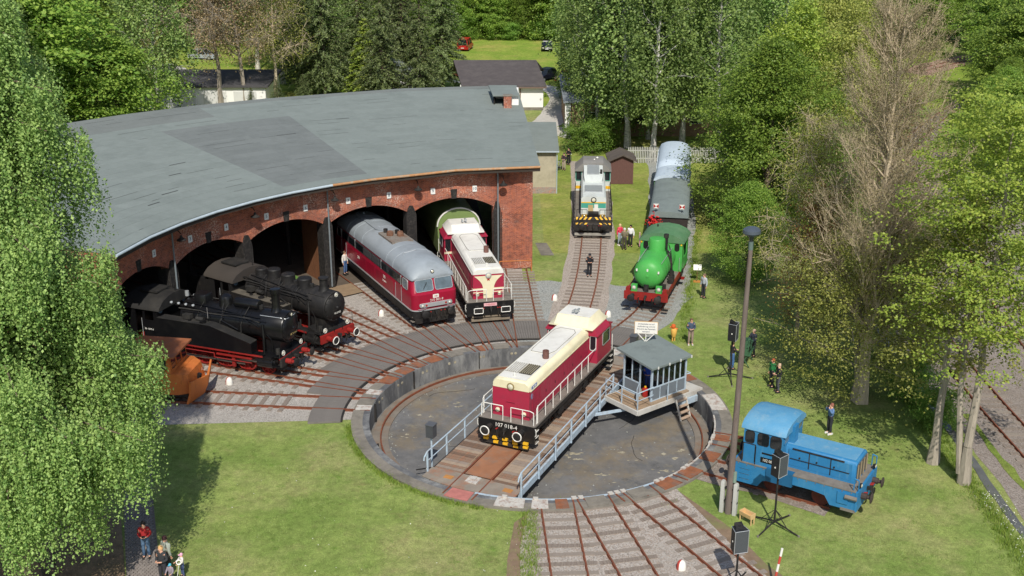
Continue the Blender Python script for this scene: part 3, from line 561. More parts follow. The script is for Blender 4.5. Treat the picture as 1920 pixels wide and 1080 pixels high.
MB().hexa([(-5.4, 8.62, 4.45), (5.2, 8.62, 4.45), (6.3, 11.6, 2.8), (-5.6, 11.6, 2.8), (-5.4, 8.62, 4.65), (5.2, 8.62, 4.65), (6.3, 11.6, 2.95), (-5.6, 11.6, 2.95)]).build('roof', DROOF, wb)
MB().bar((-4.1, -.55, 2.72), (6.3, -.55, 2.72), .14, .12).build('gutter', mat('brown gutter', (120, 100, 86), .7), wb); MB().cyl((3.1, -.1, 2.7), (3.1, -.1, 0), .07, 6).build('downpipe', MATS['brown gutter'], wb)
def flat_building(name, label, x, y, w, d, h, wall, roof, over=.4):
    t = thing(name, label, 'building', (x, y, 0)); MB().bx(-w/2, w/2, 0, d, -.2, h).build('wall', wall, t)
    MB().hexa([(-w/2-over, -over, h), (w/2+over, -over, h), (w/2+over, d+over, h+.5), (-w/2-over, d+over, h+.5), (-w/2-over, -over, h+.2), (w/2+over, -over, h+.2), (w/2+over, d+over, h+.7), (-w/2-over, d+over, h+.7)]).build('roof', roof, t)
    return t
BRN = mat('brown render', (150, 122, 98), .9, .2, 1.5)
lb = flat_building('flat_roof_building', 'low brown building with grey flat roof half hidden by the birches', 14.5, 126, 17, 14, 3.6, BRN, mat('grey flat roof', (130, 136, 142), .8, .12))
for i in range(5): window(lb, (-6+i*2.9, -.03, 1.9), (1, 0, 0), (0, 0, 1), 1.2, 1.2, mat('far glass', (40, 46, 52), .15, .1), WHITE)
MB().bx(-8.7, -8.1, -.1, .2, -.2, 3.5).build('corner_post', WHITE, lb)
lg = flat_building('long_garage', 'long white garage with dark flat roof behind the left end of the shed', -38, 141, 16, 9, 2.7, WHITE, mat('dark felt roof', (78, 76, 78), .9, .15))
for i in range(4): MB().bx(-7+i*3.7, -4.2+i*3.7, -.05, 0, 0, 2.2).build('garage_door', mat('garage door', (210, 210, 206), .6, .05), lg)
gh = thing('gabled_shed', 'small grey roofed gabled shed among the spruces left of the white building', 'shed', (-15.5, 146, 0))
MB().bx(-3, 3, 0, 6, -.2, 3).build('wall', WHITE, gh); MB().prism([(-3.4, -.3, 2.9), (0, -.3, 5.6), (3.4, -.3, 2.9)], (0, 6.6, 0)).build('roof', FELT[0], gh)
# brown wooden hut: planked walls, hipped felt roof
hut = thing('wooden_hut', 'brown plank hut with dark gabled roof beside the teal engine', 'hut', (10.2, 104.9, 0))
HW = mat('brown stained plank', (104, 74, 68), .85, .18, 3, None, 0, 1, .2, 20, stretch=(6, 6, 1))
MB().bx(-1.0, 1.0, .05, 2.6, -.15, 2.15).build('core', HW, hut)
for i in range(14):
    x = -1.04+i*.149; MB().bx(x, x+.14, 0, .05, -.1, 2.15+.5*(1-abs(x+.07)/1.04)).build('plank', HW, hut)
for i in range(17): y = .05+i*.15; MB().bx(-1.05, -1.0, y, y+.14, -.1, 2.15).build('plank', HW, hut)
DK = mat('dark shingle', (88, 80, 74), .9, .2, 3, (110, 100, 88), .6, 1)
for s in (-1, 1): MB().hexa([(0, -.3, 2.62), (s*1.35, -.3, 2.02), (s*1.35, 2.9, 2.02), (0, 2.9, 2.62), (0, -.3, 2.74), (s*1.35, -.3, 2.14), (s*1.35, 2.9, 2.14), (0, 2.9, 2.74)]).build('roof', DK, hut)
# picket fence
pf = thing('picket_fence', 'pale weathered picket fence behind the railcar', 'fence', (11.6, 113.3, 0))
PK = MB().prism([(-.045, 0, -.1), (.045, 0, -.1), (.045, 0, 1.45), (0, 0, 1.55), (-.045, 0, 1.45)], (0, .025, 0)).mesh('picket', mat('pale picket', (176, 176, 170), .9, .15, 4))
for i in range(62): link('picket', PK, pf, (i*.17, 0, random.uniform(-.03, .03)))
for z in (.35, 1.15): MB().bar((-.1, .06, z), (10.5, .06, z), .05, .09).build('fence_rail', MATS['pale picket'], pf)
for i in range(5): MB().bx(i*2.6-.05, i*2.6+.05, .08, .18, -.1, 1.4).build('post', MATS['pale picket'], pf)
# ---------------------------------------------------------------- railway vehicles: shared pieces
GLASS = mat('dark glass', (30, 36, 40), .06, .3, 1.5, None, 0, 1, 0, 40, 0, .8)
SKYGL = mat('windscreen glass', (96, 110, 120), .06, .25, 2, None, 0, 1, 0, 40, 0, .9)
CREAM = mat('cream paint', (226, 218, 186), .45, .04, 2, (190, 176, 140), .35, 1.2)
WHITEP = mat('white roof paint', (222, 220, 212), .5, .05, 2, (176, 170, 158), .4, .9)
CRIMS = layered('crimson paint', (164, 42, 68), [((146, 52, 70), .9, .5, .68, .6, None), ((176, 78, 92), 1.6, .56, .72, .4, (2, 2, .3)), ((96, 50, 50), 3.5, .62, .74, .6, (2.5, 2.5, .4))], .42, .06, 2)
ALU = mat('bare metal', (184, 188, 190), .3, .08, 3, None, 0, 1, 0, 40, .4)
YELL = mat('warning yellow', (228, 176, 40), .55, .08, 3)
WRIM = mat('white rim', (226, 224, 216), .5, .04, 3)
DECKG = mat('grey deck', (122, 116, 108), .85, .18, 3, (96, 86, 76), .6, 1.4, .2)
WHEEL = mat('dark wheel', (48, 42, 38), .6, .25, 3, (92, 66, 50), .5, 2)
LENS = mat('lamp lens', (212, 208, 188), .12, .05, 4, None, 0, 1, 0, 40, 0, .8)
RED = mat('signal red', (168, 40, 36), .5, .15, 3, (104, 46, 38), .5, 2)
BLK2 = mat('matt black', (34, 33, 33), .7, .25, 3, (84, 74, 66), .5, 1.5)
def buffers(t, x, s=1, m=BLK2, rim=None, square=False, z=1.05, hm=BLK2, ln=.62):
    for y in (-.875, .875):
        b = MB(); b.cyl((x, y, z), (x+s*ln*.55, y, z), .15, 10).cyl((x+s*ln*.5, y, z), (x+s*ln*.95, y, z), .09, 8)
        o = b.build('buffer', hm, t)
        if square:
            MB().prism([(x+s*(ln-.06), y+a, z+c) for a, c in rrect(.3, .19, .04, 2)], (s*.06, 0, 0)).build('buffer_head', m, o)
            if rim:
                P = rrect(.285, .175, .04, 2); MB().tube([(x+s*(ln+.005), y+a, z+c) for a, c in P+P[:1]], .028, 4).build('buffer_rim', rim, o)
        else:
            MB().lathe([(.24, -.05), (.25, -.01), (.2, .02), (.05, .035)], (x+s*ln, y, z), (s, 0, 0), 18).build('buffer_head', m, o)
            if rim: MB().ring((x+s*(ln+.005), y, z), (1, 0, 0), .232, .032).build('buffer_rim', rim, o)
def coupling(t, x, s=1, hoses=(-.45, .45, .6)):
    b = MB(); b.bx(min(x, x+s*.25), max(x, x+s*.25), -.07, .07, .98, 1.12); b.tube([(x+s*.2, 0, 1.0), (x+s*.3, 0, .85), (x+s*.2, 0, .6)], .04, 6); b.build('coupling', DARK, t)
    for y in hoses:
        o = pathtube([(x, y, .98), (x+s*.14, y, .95), (x+s*.16, y+.03, .6), (x+s*.06, y+.08, .42)], .032, 'brake_hose', DARK, t); MB().cyl((x+s*.02, y, 1.0), (x+s*.2, y, 1.04), .035, 6).build('tap', RED, o)
def bogie(t, x, wb=2.4, r=.5, n=2, m=BLK2, wm=WHEEL):
    b = MB()
    for y in (-1.03, 1.03):
        b.bx(x-wb/2-.55, x+wb/2+.55, y-.06, y+.06, .55, .82); b.bx(x-.5, x+.5, y-.1, y+.1, .35, .7)
        for k in (-1, 1): b.bx(x+k*wb/2-.18, x+k*wb/2+.18, y-.12, y+.12, .36, .72); b.cyl((x+k*.3, y*1.08, .4), (x+k*.3, y*1.08, .8), .09, 8)
    b.bx(x-.2, x+.2, -1, 1, .5, .8); o = b.build('bogie', m, t)
    for k in range(n):
        xx = x-wb/2+wb*k/(n-1)
        for y in (-.75, .75): MB().lathe([(r*.3, -.06), (r*.85, -.05), (r+.03, -.06), (r+.02, -.03), (r, .06), (r*.85, .06), (r*.3, .03)], (xx, y, r), (0, 1 if y > 0 else -1, 0), 20).build('wheel', wm, o)
def railing(t, pts, posts, r=.024, m=WRIM, h=.9, name='handrail', mid=None):
    b = MB(); b.tube(pts, r, 5)
    for p in posts: b.tube([p, (p[0], p[1], p[2]-h)], r, 5)
    if mid: b.tube([(p[0], p[1], p[2]-mid) for p in pts], r*.8, 5)
    return b.build(name, m, t)
def headlight(t, c, d, r=.14, m=ALU, l=.12):
    c = Vector(c); d = Vector(d).normalized(); o = MB().lathe([(r*.6, -l), (r, -.02), (r, .02), (r*.82, .03)], c, d, 14).build('headlight', m, t)
    MB().lathe([(r*.8, .02), (r*.5, .05), (.01, .06)], c, d, 14).build('lens', LENS, o)
def steps(t, xs, ys, zs=(.4, .72, 1.04), w=.36, edge=True):
    for z in zs:
        y0 = ys-.02*(1 if ys > 0 else -1); o = MB().bx(xs-w/2, xs+w/2, min(y0, y0-.24*(1 if ys > 0 else -1)), max(y0, y0-.24*(1 if ys > 0 else -1)), z, z+.03).build('step', DECKG, t)
        if edge: MB().bx(xs-w/2, xs+w/2, ys-.012, ys+.012, z-.004, z+.036).build('step_edge', WRIM, o)
def plan(L, W, r, z, n=5, x0=0): return [(x0+a, b, z) for a, b in rrect(L, W, r, n)]
def xsec(x, prof): return [(x, y, z) for y, z in prof]
STAR = [(math.sin(math.pi*k/5)*(1 if k % 2 == 0 else .4), math.cos(math.pi*k/5)*(1 if k % 2 == 0 else .4)) for k in range(10)]
# ---------------------------------------------------------------- bonneted diesel (one on the bridge, one in front of bay 10)
def bonnet_diesel(name, label, loc, ph, style):
    t = thing(name, label, 'locomotive', loc, heading(ph), 'locomotives around the turntable')
    MB().bx(-5.55, 5.55, -1.4, 1.4, .95, 1.32).build('frame', BLACK, t)
    MB().bx(-5.66, 5.66, -1.53, 1.53, 1.32, 1.42).build('deck', DECKG, t)
    for s in (-1, 1):
        MB().prism([(s*5.55, -1.53, .5), (s*5.55, 1.53, .5), (s*5.55, 1.53, 1.4), (s*5.55, -1.53, 1.4)], (s*.13, 0, 0)).build('buffer_beam', BLACK, t)
        if style == 1: buffers(t, s*5.68, s, BLK2, WRIM)
        else: buffers(t, s*5.68, s, BLK2, WRIM, True)
        coupling(t, s*5.68, s)
        MB().bx(s*5.72-.1, s*5.72+.1, -1.25, 1.25, .17, .32).bx(s*5.7-.05, s*5.7+.05, -1.2, 1.2, .4, .47).build('guard_rail', BLK2 if style == 1 else mat('dusty steel', (128, 116, 100), .8, .2, 3), t)
        for y in (-1, 1):
            steps(t, s*5.3, y*1.53); bx_ = MB().bx(s*5.3-.22, s*5.3-.19, min(y*1.28, y*1.52), max(y*1.28, y*1.52), .36, 1.32); bx_.build('step_plate', BLACK, t)
            pathtube([(s*5.62, y*1.55, 1.3), (s*5.62, y*1.6, 1.22), (s*5.62, y*1.6, .98), (s*5.62, y*1.55, .9)], .02, 'grab_handle', WRIM, t)
    if style == 1:
        for y, z in ((-1.05, .72), (-1.05, .55), (-1.05, .38), (-.55, .5), (-.5, .27), (0, .5), (0.02, .27), (.55, .55), (.55, .4), (.6, .25), (1.12, .5), (1.12, .3)):
            MB().bx(5.72, 5.85, y-.13, y+.13, z-.05, z+.06).build('yellow_mark', YELL, t)
    bogie(t, 3.2); bogie(t, -3.2)
    MB().loft([xsec(x, [(-1.2, .35), (1.2, .35), (1.3, .5), (1.3, .94), (-1.3, .94), (-1.3, .5)]) for x in (-1.3, 1.3)]).build('fuel_tank', BLK2, t)
    for y in (-1, 1):
        MB().bx(1.5, 1.95, min(y*1.0, y*1.36), max(y*1.0, y*1.36), .5, .92).bx(-2.0, -1.5, min(y*1.0, y*1.36), max(y*1.0, y*1.36), .55, .92).build('battery_box', BLK2, t)
    # bonnet
    red = CRIMS; zb = 2.96 if style == 1 else 3.06
    hp = lambda w, z0, z1: [(-w, z0), (w, z0), (w, z1), (-w, z1)]
    MB().loft([xsec(x, hp(1.0, 1.42, zb)) for x in (-3.0, 5.1)]).build('bonnet', red, t)
    topm = CREAM if style == 1 else WHITEP
    prof = [(-1.0, zb), (1.0, zb), (1.0, 3.2), (.96, 3.3), (.78, 3.47), (-.78, 3.47), (-.96, 3.3), (-1.0, 3.2)]
    fr = [(-.97, zb), (.97, zb), (.97, 3.18), (.93, 3.26), (.76, 3.38), (-.76, 3.38), (-.93, 3.26), (-.97, 3.18)]
    MB().loft([xsec(-3.0, prof), xsec(5.02, prof), xsec(5.115, fr)]).build('bonnet_top', topm, t)
    MB().prism([(-2.95, -.76, 3.472), (4.95, -.76, 3.472), (4.95, .76, 3.472), (-2.95, .76, 3.472)], (0, 0, .012)).build('roof_sheet', WHITEP, t)
    xs = [-2.85+.6*i for i in range(11)]
    for y in (-1, 1):
        MB().bx(-2.84, 3.72, min(y*1.0, y*1.006), max(y*1.0, y*1.006), 1.62, zb-.14).build('door_gap', BLK2, t)
        for x in xs:
            MB().bx(x, x+.57, min(y*1.0, y*1.016), max(y*1.0, y*1.016), 1.6, zb-.12).build('bonnet_door', red, t)
            MB().bx(x+.46, x+.5, min(y*1.016, y*1.03), max(y*1.016, y*1.03), 2.15, 2.3).build('door_handle', BLK2, t) if x % 1.2 < .6 else None
        b = MB()
        for i in range(12): b.bx(3.85, 4.75, min(y*1.0, y*1.03), max(y*1.0, y*1.03), 1.75+i*.09, 1.8+i*.09)
        b.build('louvre', red, t)
        MB().bar((-2.9, y*1.03, zb+.0), (5.0, y*1.03, zb+.0), .03, .05).build('rain_strip', topm, t)
    # roof fittings
    for y0, y1, m in ((-.7, -.03, WHITEP), (.03, .7, BLK2)):
        o = MB().bx(3.0, 4.25, y0, y1, 3.484, 3.51).build('fan_grille', mat('grille pale', (150, 148, 142), .8, .2) if m is WHITEP else mat('grille dark', (52, 50, 46), .8, .2), t); b = MB()
        for i in range(6): yy = y0+.06+(y1-y0-.12)*i/5; b.bar((3.04, yy, 3.53), (4.21, yy, 3.53), .035, .05)
        b.build('slat', WHITEP if m is WHITEP else mat('dull slat', (150, 142, 120), .7, .1), o)
    st = MB().lathe([(.17, 0), (.17, .42), (.13, .42), (.13, .05)], (1.9, .5, 3.48), (0, 0, 1), 14).build('exhaust_stack', mat('rusty stack', (112, 78, 70), .8, .2, 4), t)
    hatch = [(1.4, -.55), (1.4, .45), (.9, .62), (-1.9, .62), (-2.3, .4), (-2.3, -.4), (-1.9, -.62), (.9, -.62)]
    MB().prism([(x, y, 3.484) for x, y in hatch], (0, 0, .03)).build('roof_hatch', WHITEP, t)
    MB().tube([(x, y, 3.52) for x, y in hatch+hatch[:1]], .014, 4).build('hatch_seal', mat('grey seal', (120, 118, 112), .7), t)
    MB().lathe([(.05, 0), (.06, .16), (.02, .2)], (4.65, 0, 3.48), (0, 0, 1), 10).build('filler_cap', WHITEP, t)
    # cab
    MB().loft([xsec(x, hp(1.5, 1.42, 3.12)) for x in (-5.2, -3.0)]).build('cab', red, t)
    ep = lambda w, ze, wt, zt: [(-w+.2, ze+.33), (w-.2, ze+.33), (w-.2, ze+.37), (wt, zt), (-wt, zt), (-w+.2, ze+.37)]
    ev = [(-1.57, 3.06), (1.57, 3.06), (1.57, 3.12), (1.34, 3.44), (-1.34, 3.44), (-1.57, 3.12)]; MB().loft([xsec(-2.88, ev), xsec(-4.75, ev)]).build('cab_eave', red, t)
    MB().loft([xsec(-2.72, ep(1.5, 3.1, .98, 3.52)), xsec(-3.15, ep(1.53, 3.12, .95, 3.98)), xsec(-4.7, ep(1.53, 3.12, .95, 3.98)), xsec(-5.05, ep(1.5, 3.12, .95, 3.7))]).build('cab_roof', WHITEP if style == 2 else CREAM, t)
    MB().prism([(-3.2, -.92, 3.985), (-4.65, -.92, 3.985), (-4.65, .92, 3.985), (-3.2, .92, 3.985)], (0, 0, .01)).build('cab_roof_sheet', WHITEP, t)
    MB().loft([xsec(-4.72, [(-1.52, 3.1), (1.52, 3.1), (1.5, 3.32), (-1.5, 3.32)]), xsec(-5.42, [(-1.5, 3.02), (1.5, 3.02), (1.5, 3.08), (-1.5, 3.08)])]).build('window_visor', red, t)
    for y in (-1, 1):
        window(t, (-2.985, y*1.25, 2.6), (0, 1, 0), (0, 0, 1), .32, .8, GLASS, WRIM if style == 1 else BLK2, .03)
        window(t, (-5.215, y*.72, 2.6), (0, -1, 0), (0, 0, 1), 1.1, .72, SKYGL, ALU, .04)
        window(t, (-4.3, y*1.515, 2.6), (-y, 0, 0), (0, 0, 1), 1.05, .72, GLASS, ALU, .04)
        MB().bx(-3.75, -3.1, min(y*1.5, y*1.512), max(y*1.5, y*1.512), 1.5, 3.0).build('cab_door', red, t)
        pathtube([(-5.25, y*1.56, 1.45), (-5.25, y*1.56, 2.4)], .022, 'cab_handrail', WRIM, t)
    MB().cyl((-3.6, .1, 3.99), (-3.6, .1, 4.2), .03, 6).cyl((-3.75, .1, 4.2), (-3.3, .1, 4.22), .06, 8, .09).cyl((-3.75, -.12, 4.14), (-3.35, -.12, 4.16), .05, 8, .08).build('horn', ALU, t)
    MB().bar((-5.23, -.45, 1.95), (-5.23, .55, 1.95), .02, .035).build('rear_grab', WRIM, t)
    # railings
    for y in (-1, 1):
        px = [-2.7+i*.98 for i in range(9)]; pts = [(-2.85, y*1.47, 2.4), (5.1, y*1.47, 2.32), (5.25, y*1.47, 2.22), (5.25, y*1.47, 1.42)]
        railing(t, pts, [(x, y*1.47, 2.36) for x in px[1:]], h=.94)
        railing(t, [(5.58, y*.22, 1.42), (5.58, y*.22, 2.2), (5.58, y*1.25, 2.2), (5.52, y*1.42, 2.1), (5.52, y*1.42, 1.42)], [(5.58, y*.85, 2.2)], h=.78)
    # lights
    headlight(t, (5.13, 0, 3.1 if style == 1 else 2.98), (1, 0, 0), .2, mat('brass lamp', (168, 150, 110), .4, .1, 3, None, 0, 1, 0, 40, .5) if style == 1 else ALU)
    for y in (-.72, .72): headlight(t, (5.12, y, 1.72), (1, 0, 0), .12, CREAM)
    if style == 1:
        text('107 018-4', .3, WRIM, t, (5.69, 0, 1.18), (0, 1, 0), (0, 0, 1)); text('107 018-4', .22, WRIM, t, (-5.24, 0, 1.75), (0, -1, 0), (0, 0, 1))
        MB().bx(4.2, 4.85, 1.0, 1.02, 3.0, 3.16).build('number_board', mat('blue plate', (110, 128, 170), .5, .1), t); text('107 018', .13, WRIM, t, (4.52, 1.026, 3.08), (-1, 0, 0), (0, 0, 1))
        MB().lathe([(.16, 0), (.16, .012)], (4.75, 1.002, 2.62), (0, 1, 0), 16).build('round_badge', mat('badge blue', (120, 136, 166), .5, .2, 8), t)
        MB().bx(5.1, 5.113, -.42, .42, 1.85, 2.3).build('nose_hatch', red, t)
        pathtube([(5.125, -.25, 2.2), (5.16, -.2, 2.28), (5.16, .2, 2.28), (5.125, .25, 2.2)], .014, 'hatch_handle', red, t)
    else:
        pts = [(-.92, 2.95), (.92, 2.95)]+[(.35+.57*(k/8)**2.2, 2.05+.9*k/8) for k in range(8, -1, -1)]+[(.33, 1.45), (-.33, 1.45)]+[(-.35-.57*(k/8)**2.2, 2.05+.9*k/8) for k in range(9)]
        MB().prism([(5.1, y, z) for y, z in pts], (.014, 0, 0)).build('cream_panel', CREAM, t)
        for y in (-1, 1):
            for z in (2.0, 1.83): MB().bx(5.1, 5.112, min(y*.34, y*1.0), max(y*.34, y*1.0), z, z+(.13 if z > 1.9 else .06)).build('cream_stripe', CREAM, t)
            MB().bx(-2.95, 5.1, min(y*1.0, y*1.02), max(y*1.0, y*1.02), 1.99, 2.07).build('side_stripe', CREAM, t)
            MB().bx(-2.985, -2.97, min(y*1.0, y*1.5), max(y*1.0, y*1.5), 1.95, 2.1).build('cab_stripe', CREAM, t)
        MB().prism([(5.114, y*.15, 2.72+z*.15) for y, z in STAR], (.012, 0, 0)).build('red_star', RED, t)
        pl = MB().bx(5.68, 5.7, -.42, .42, 1.12, 1.32).build('number_plate', mat('pink plate', (226, 176, 180), .5, .04), t); text('T 435.0554', .14, RED, pl, (5.703, 0, 1.22), (0, 1, 0), (0, 0, 1))
    return t
UB = Vector((math.sin(R(24.8)), math.cos(R(24.8)), 0)); NB = Vector((UB.y, -UB.x, 0)); CP = Vector((CX, CY, 0))
bonnet_diesel('bonnet_diesel', 'crimson diesel with cream bonnet top standing on the turntable bridge', CP+UB*1.25, 24.8+180, 1)
bonnet_diesel('bonnet_diesel', 'crimson diesel with white top and red star on its nose outside bay 10', polar(13.55+5.7, -12.5), -12.5+180, 2)
# ---------------------------------------------------------------- large cab diesel, bay 8
def cab_diesel(loc, ph):
    t = thing('cab_diesel', 'long crimson diesel with rounded grey roof and twin windscreens', 'locomotive', loc, heading(ph), 'locomotives around the turntable')
    deep = mat('deep red paint', (152, 24, 50), .3, .07, 2, (128, 34, 50), .5, 1.2); roofm = mat('grey roof paint', (146, 154, 160), .45, .06, 1.5, (120, 126, 130), .5, .7)
    MB().loft([plan(7.45, 1.42, .5, .5), plan(7.55, 1.5, .5, .62), plan(7.6, 1.53, .5, 1.15)]).build('frame', BLK2, t)
    MB().loft([plan(7.66, 1.57, .5, 1.15), plan(7.66, 1.57, .5, 1.23)]).build('silver_strip', ALU, t)
    MB().loft([plan(7.6, 1.53, .4, 1.23), plan(7.68, 1.54, .42, 1.9), plan(7.66, 1.54, .42, 2.22), plan(7.5, 1.52, .4, 2.32), plan(7.2, 1.47, .4, 3.14)]).build('body', deep, t)
    arc = lambda h_, w_: [(w_*math.cos(R(a)), 3.1+h_*math.sin(R(a))**.85) for a in range(0, 181, 12)]
    MB().loft([xsec(x, arc(h_, w_)) for x, h_, w_ in ((-7.26, .2, 1.4), (-7.1, .5, 1.47), (-6.75, .78, 1.5), (-6.1, .97, 1.51), (-5.2, 1.03, 1.51), (5.2, 1.03, 1.51), (6.1, .97, 1.51), (6.75, .78, 1.5), (7.1, .5, 1.47), (7.26, .2, 1.4))]).build('roof', roofm, t)
    for x in (-4.6, -3.2, -1.6, 3.0, 4.2): MB().tube([(x, y*1.008, z+.006) for y, z in arc(1.03, 1.51)], .016, 4).build('roof_seam', roofm, t)
    for s in (1, -1):
        up = Vector((-s*.3, 0, .82)).normalized()
        for y in (-.66, .66): window(t, (s*7.36, y, 2.73), (0, s, 0), up, 1.14, .7, SKYGL, ALU, .035, .1)
        pathtube([(s*7.42, -.5, 2.95), (s*7.5, -.75, 2.55)], .014, 'wiper', BLK2, t)
        MB().loft([[(s*7.64, y*1.0, 1.52+z) for y, z in rrect(1.12, .14, .12, 3)], [(s*7.73, y*1.0, 1.52+z) for y, z in rrect(1.1, .12, .11, 3)]]).build('lamp_band', ALU, t)
        for y in (-.92, .92):
            headlight(t, (s*7.73, y, 1.52), (s, 0, 0), .1); MB().cyl((s*7.7, y*.72, 1.52), (s*7.75, y*.72, 1.52), .07, 10).build('tail_lamp', RED, t)
        headlight(t, (s*7.2, 0, 3.52), (s, 0, .15), .12, BLK2)
        bd = MB().prism([(s*7.68, y, 2.05+z) for y, z in rrect(.2, .12, .04, 2)], (s*.02, 0, 0)).build('emblem', WRIM, t); text('DB', .16, RED, bd, (s*7.706, 0, 2.05), (0, s, 0), (0, 0, 1))
        text('215 001-9', .22, WRIM, t, (s*7.695, .05, 1.8), (0, s, 0), (0, 0, 1), .006)
        MB().loft([plan(.1, 1.3, .09, .3, 3, s*7.45), plan(.06, 1.4, .05, .62, 3, s*7.5)]).build('rail_guard', BLK2, t)
        buffers(t, s*7.5, s, BLK2); coupling(t, s*7.5, s, (-.6, -.35, .35, .6))
        for y in (-1, 1):
            pathtube([(s*7.66, y*1.2, 1.3), (s*7.76, y*1.2, 1.34), (s*7.76, y*.7, 1.34)], .016, 'hand_rail', ALU, t); steps(t, s*7.1, y*1.5, (.35, .7), .4, False)
    for y in (-1, 1):
        n = (0, 1, 0)
        wx = [(5.5, 1.0), (4.1, 1.35), (2.6, 1.45), (1.05, 1.45), (-.5, 1.45), (-2.05, 1.45), (-3.6, 1.45), (-5.1, 1.2)]
        window(t, (6.35, y*1.512, 2.68), (-y, 0, 0), (0, -y*.0-.04*y if False else 0, 1), .75, .6, SKYGL, ALU, .04, .08); window(t, (-6.35, y*1.512, 2.68), (-y, 0, 0), (0, 0, 1), .75, .6, GLASS, ALU, .04, .08)
        MB().prism([(-5.85, y*1.5, 2.4), (5.6, y*1.5, 2.4), (5.6, y*1.478, 2.98), (-5.85, y*1.478, 2.98)], (0, y*.028, 0)).build('window_band', mat('band grey', (62, 62, 64), .35, .12, 2), t)
        for x, w in wx:
            MB().bx(x-w/2+.05, x+w/2-.05, min(y*1.5, y*1.535), max(y*1.5, y*1.535), 2.46, 2.9).build('side_grille' if abs(x) < 4 else 'side_window', GLASS if abs(x) > 2 else mat('grille grey', (74, 74, 76), .5, .25, 14, stretch=(8, 1, 1)), t)
        for x in (5.62, 2.1, -3.0, -5.85): MB().bx(x-.04, x+.04, min(y*1.49, y*1.54), max(y*1.49, y*1.54), 2.38, 3.02).build('window_post', ALU, t)
        for x in (5.3, -5.3):
            MB().bx(x-.4, x+.4, min(y*1.53, y*1.546), max(y*1.53, y*1.546), 1.3, 2.36).build('cab_door', deep, t)
            for k in (-.5, .5): pathtube([(x+k, y*1.58, 1.3), (x+k, y*1.58, 2.3)], .016, 'door_handrail', ALU, t)
        for x in (3.6, 1.9, .2, -1.5, -3.2): MB().bx(x-.7, x+.7, min(y*1.54, y*1.55), max(y*1.54, y*1.55), 1.35, 2.2).build('body_panel', deep, t)
        text('215 001-9', .17, WRIM, t, (2.7, y*1.556, 1.72), (-y, 0, 0), (0, 0, 1)); text('DB', .3, WRIM, t, (2.7, y*1.556, 2.02), (-y, 0, 0), (0, 0, 1)); text('DB', .3, WRIM, t, (-2.3, y*1.556, 1.9), (-y, 0, 0), (0, 0, 1))
    # roof fittings
    MB().prism([(x, y, 4.02+.0) for x, y in ((-.3, -.75), (2.3, -.75), (2.3, .75), (-.3, .75))], (0, 0, .13)).build('exhaust_tray', mat('tray grey', (128, 122, 114), .8, .15, 3, (112, 82, 64), .8, 2), t)
    for y in (-.3, .3): MB().lathe([(.22, .0), (.24, .2), (.17, .34), (.12, .34)], (.9+y*.6, y, 4.12), (0, 0, 1), 12).build('exhaust', mat('scorched brown', (122, 86, 66), .85, .3, 4, (52, 46, 44), .8, 3), t); MB().cyl((.2+y, y, 4.14), (.2+y, y, 4.4), .15, 10).build('silencer', BLK2, t)
    MB().prism([(-5.6, -.55, 4.09), (-1.2, -.62, 4.09), (-.5, -.3, 4.09), (-5.6, -.2, 4.09)], (0, 0, .06)).build('roof_panel', roofm, t)
    MB().tube([(4.6, -.95, 3.92), (4.4, -.8, 4.03), (4.5, 0, 4.17), (4.4, .8, 4.03), (4.9, .95, 3.9)], .02, 4).build('aerial_wire', ALU, t)
    MB().cyl((-5.2, .0, 4.1), (-5.2, .0, 4.24), .07, 8).build('roof_vent', roofm, t)
    bogie(t, 4.3, 2.8, .5); bogie(t, -4.3, 2.8, .5); MB().bx(-1.9, 1.9, -1.3, 1.3, .28, .6).build('fuel_tank', BLK2, t)
cab_diesel(polar(14.15+7.6, -26.8), -26.8+180)
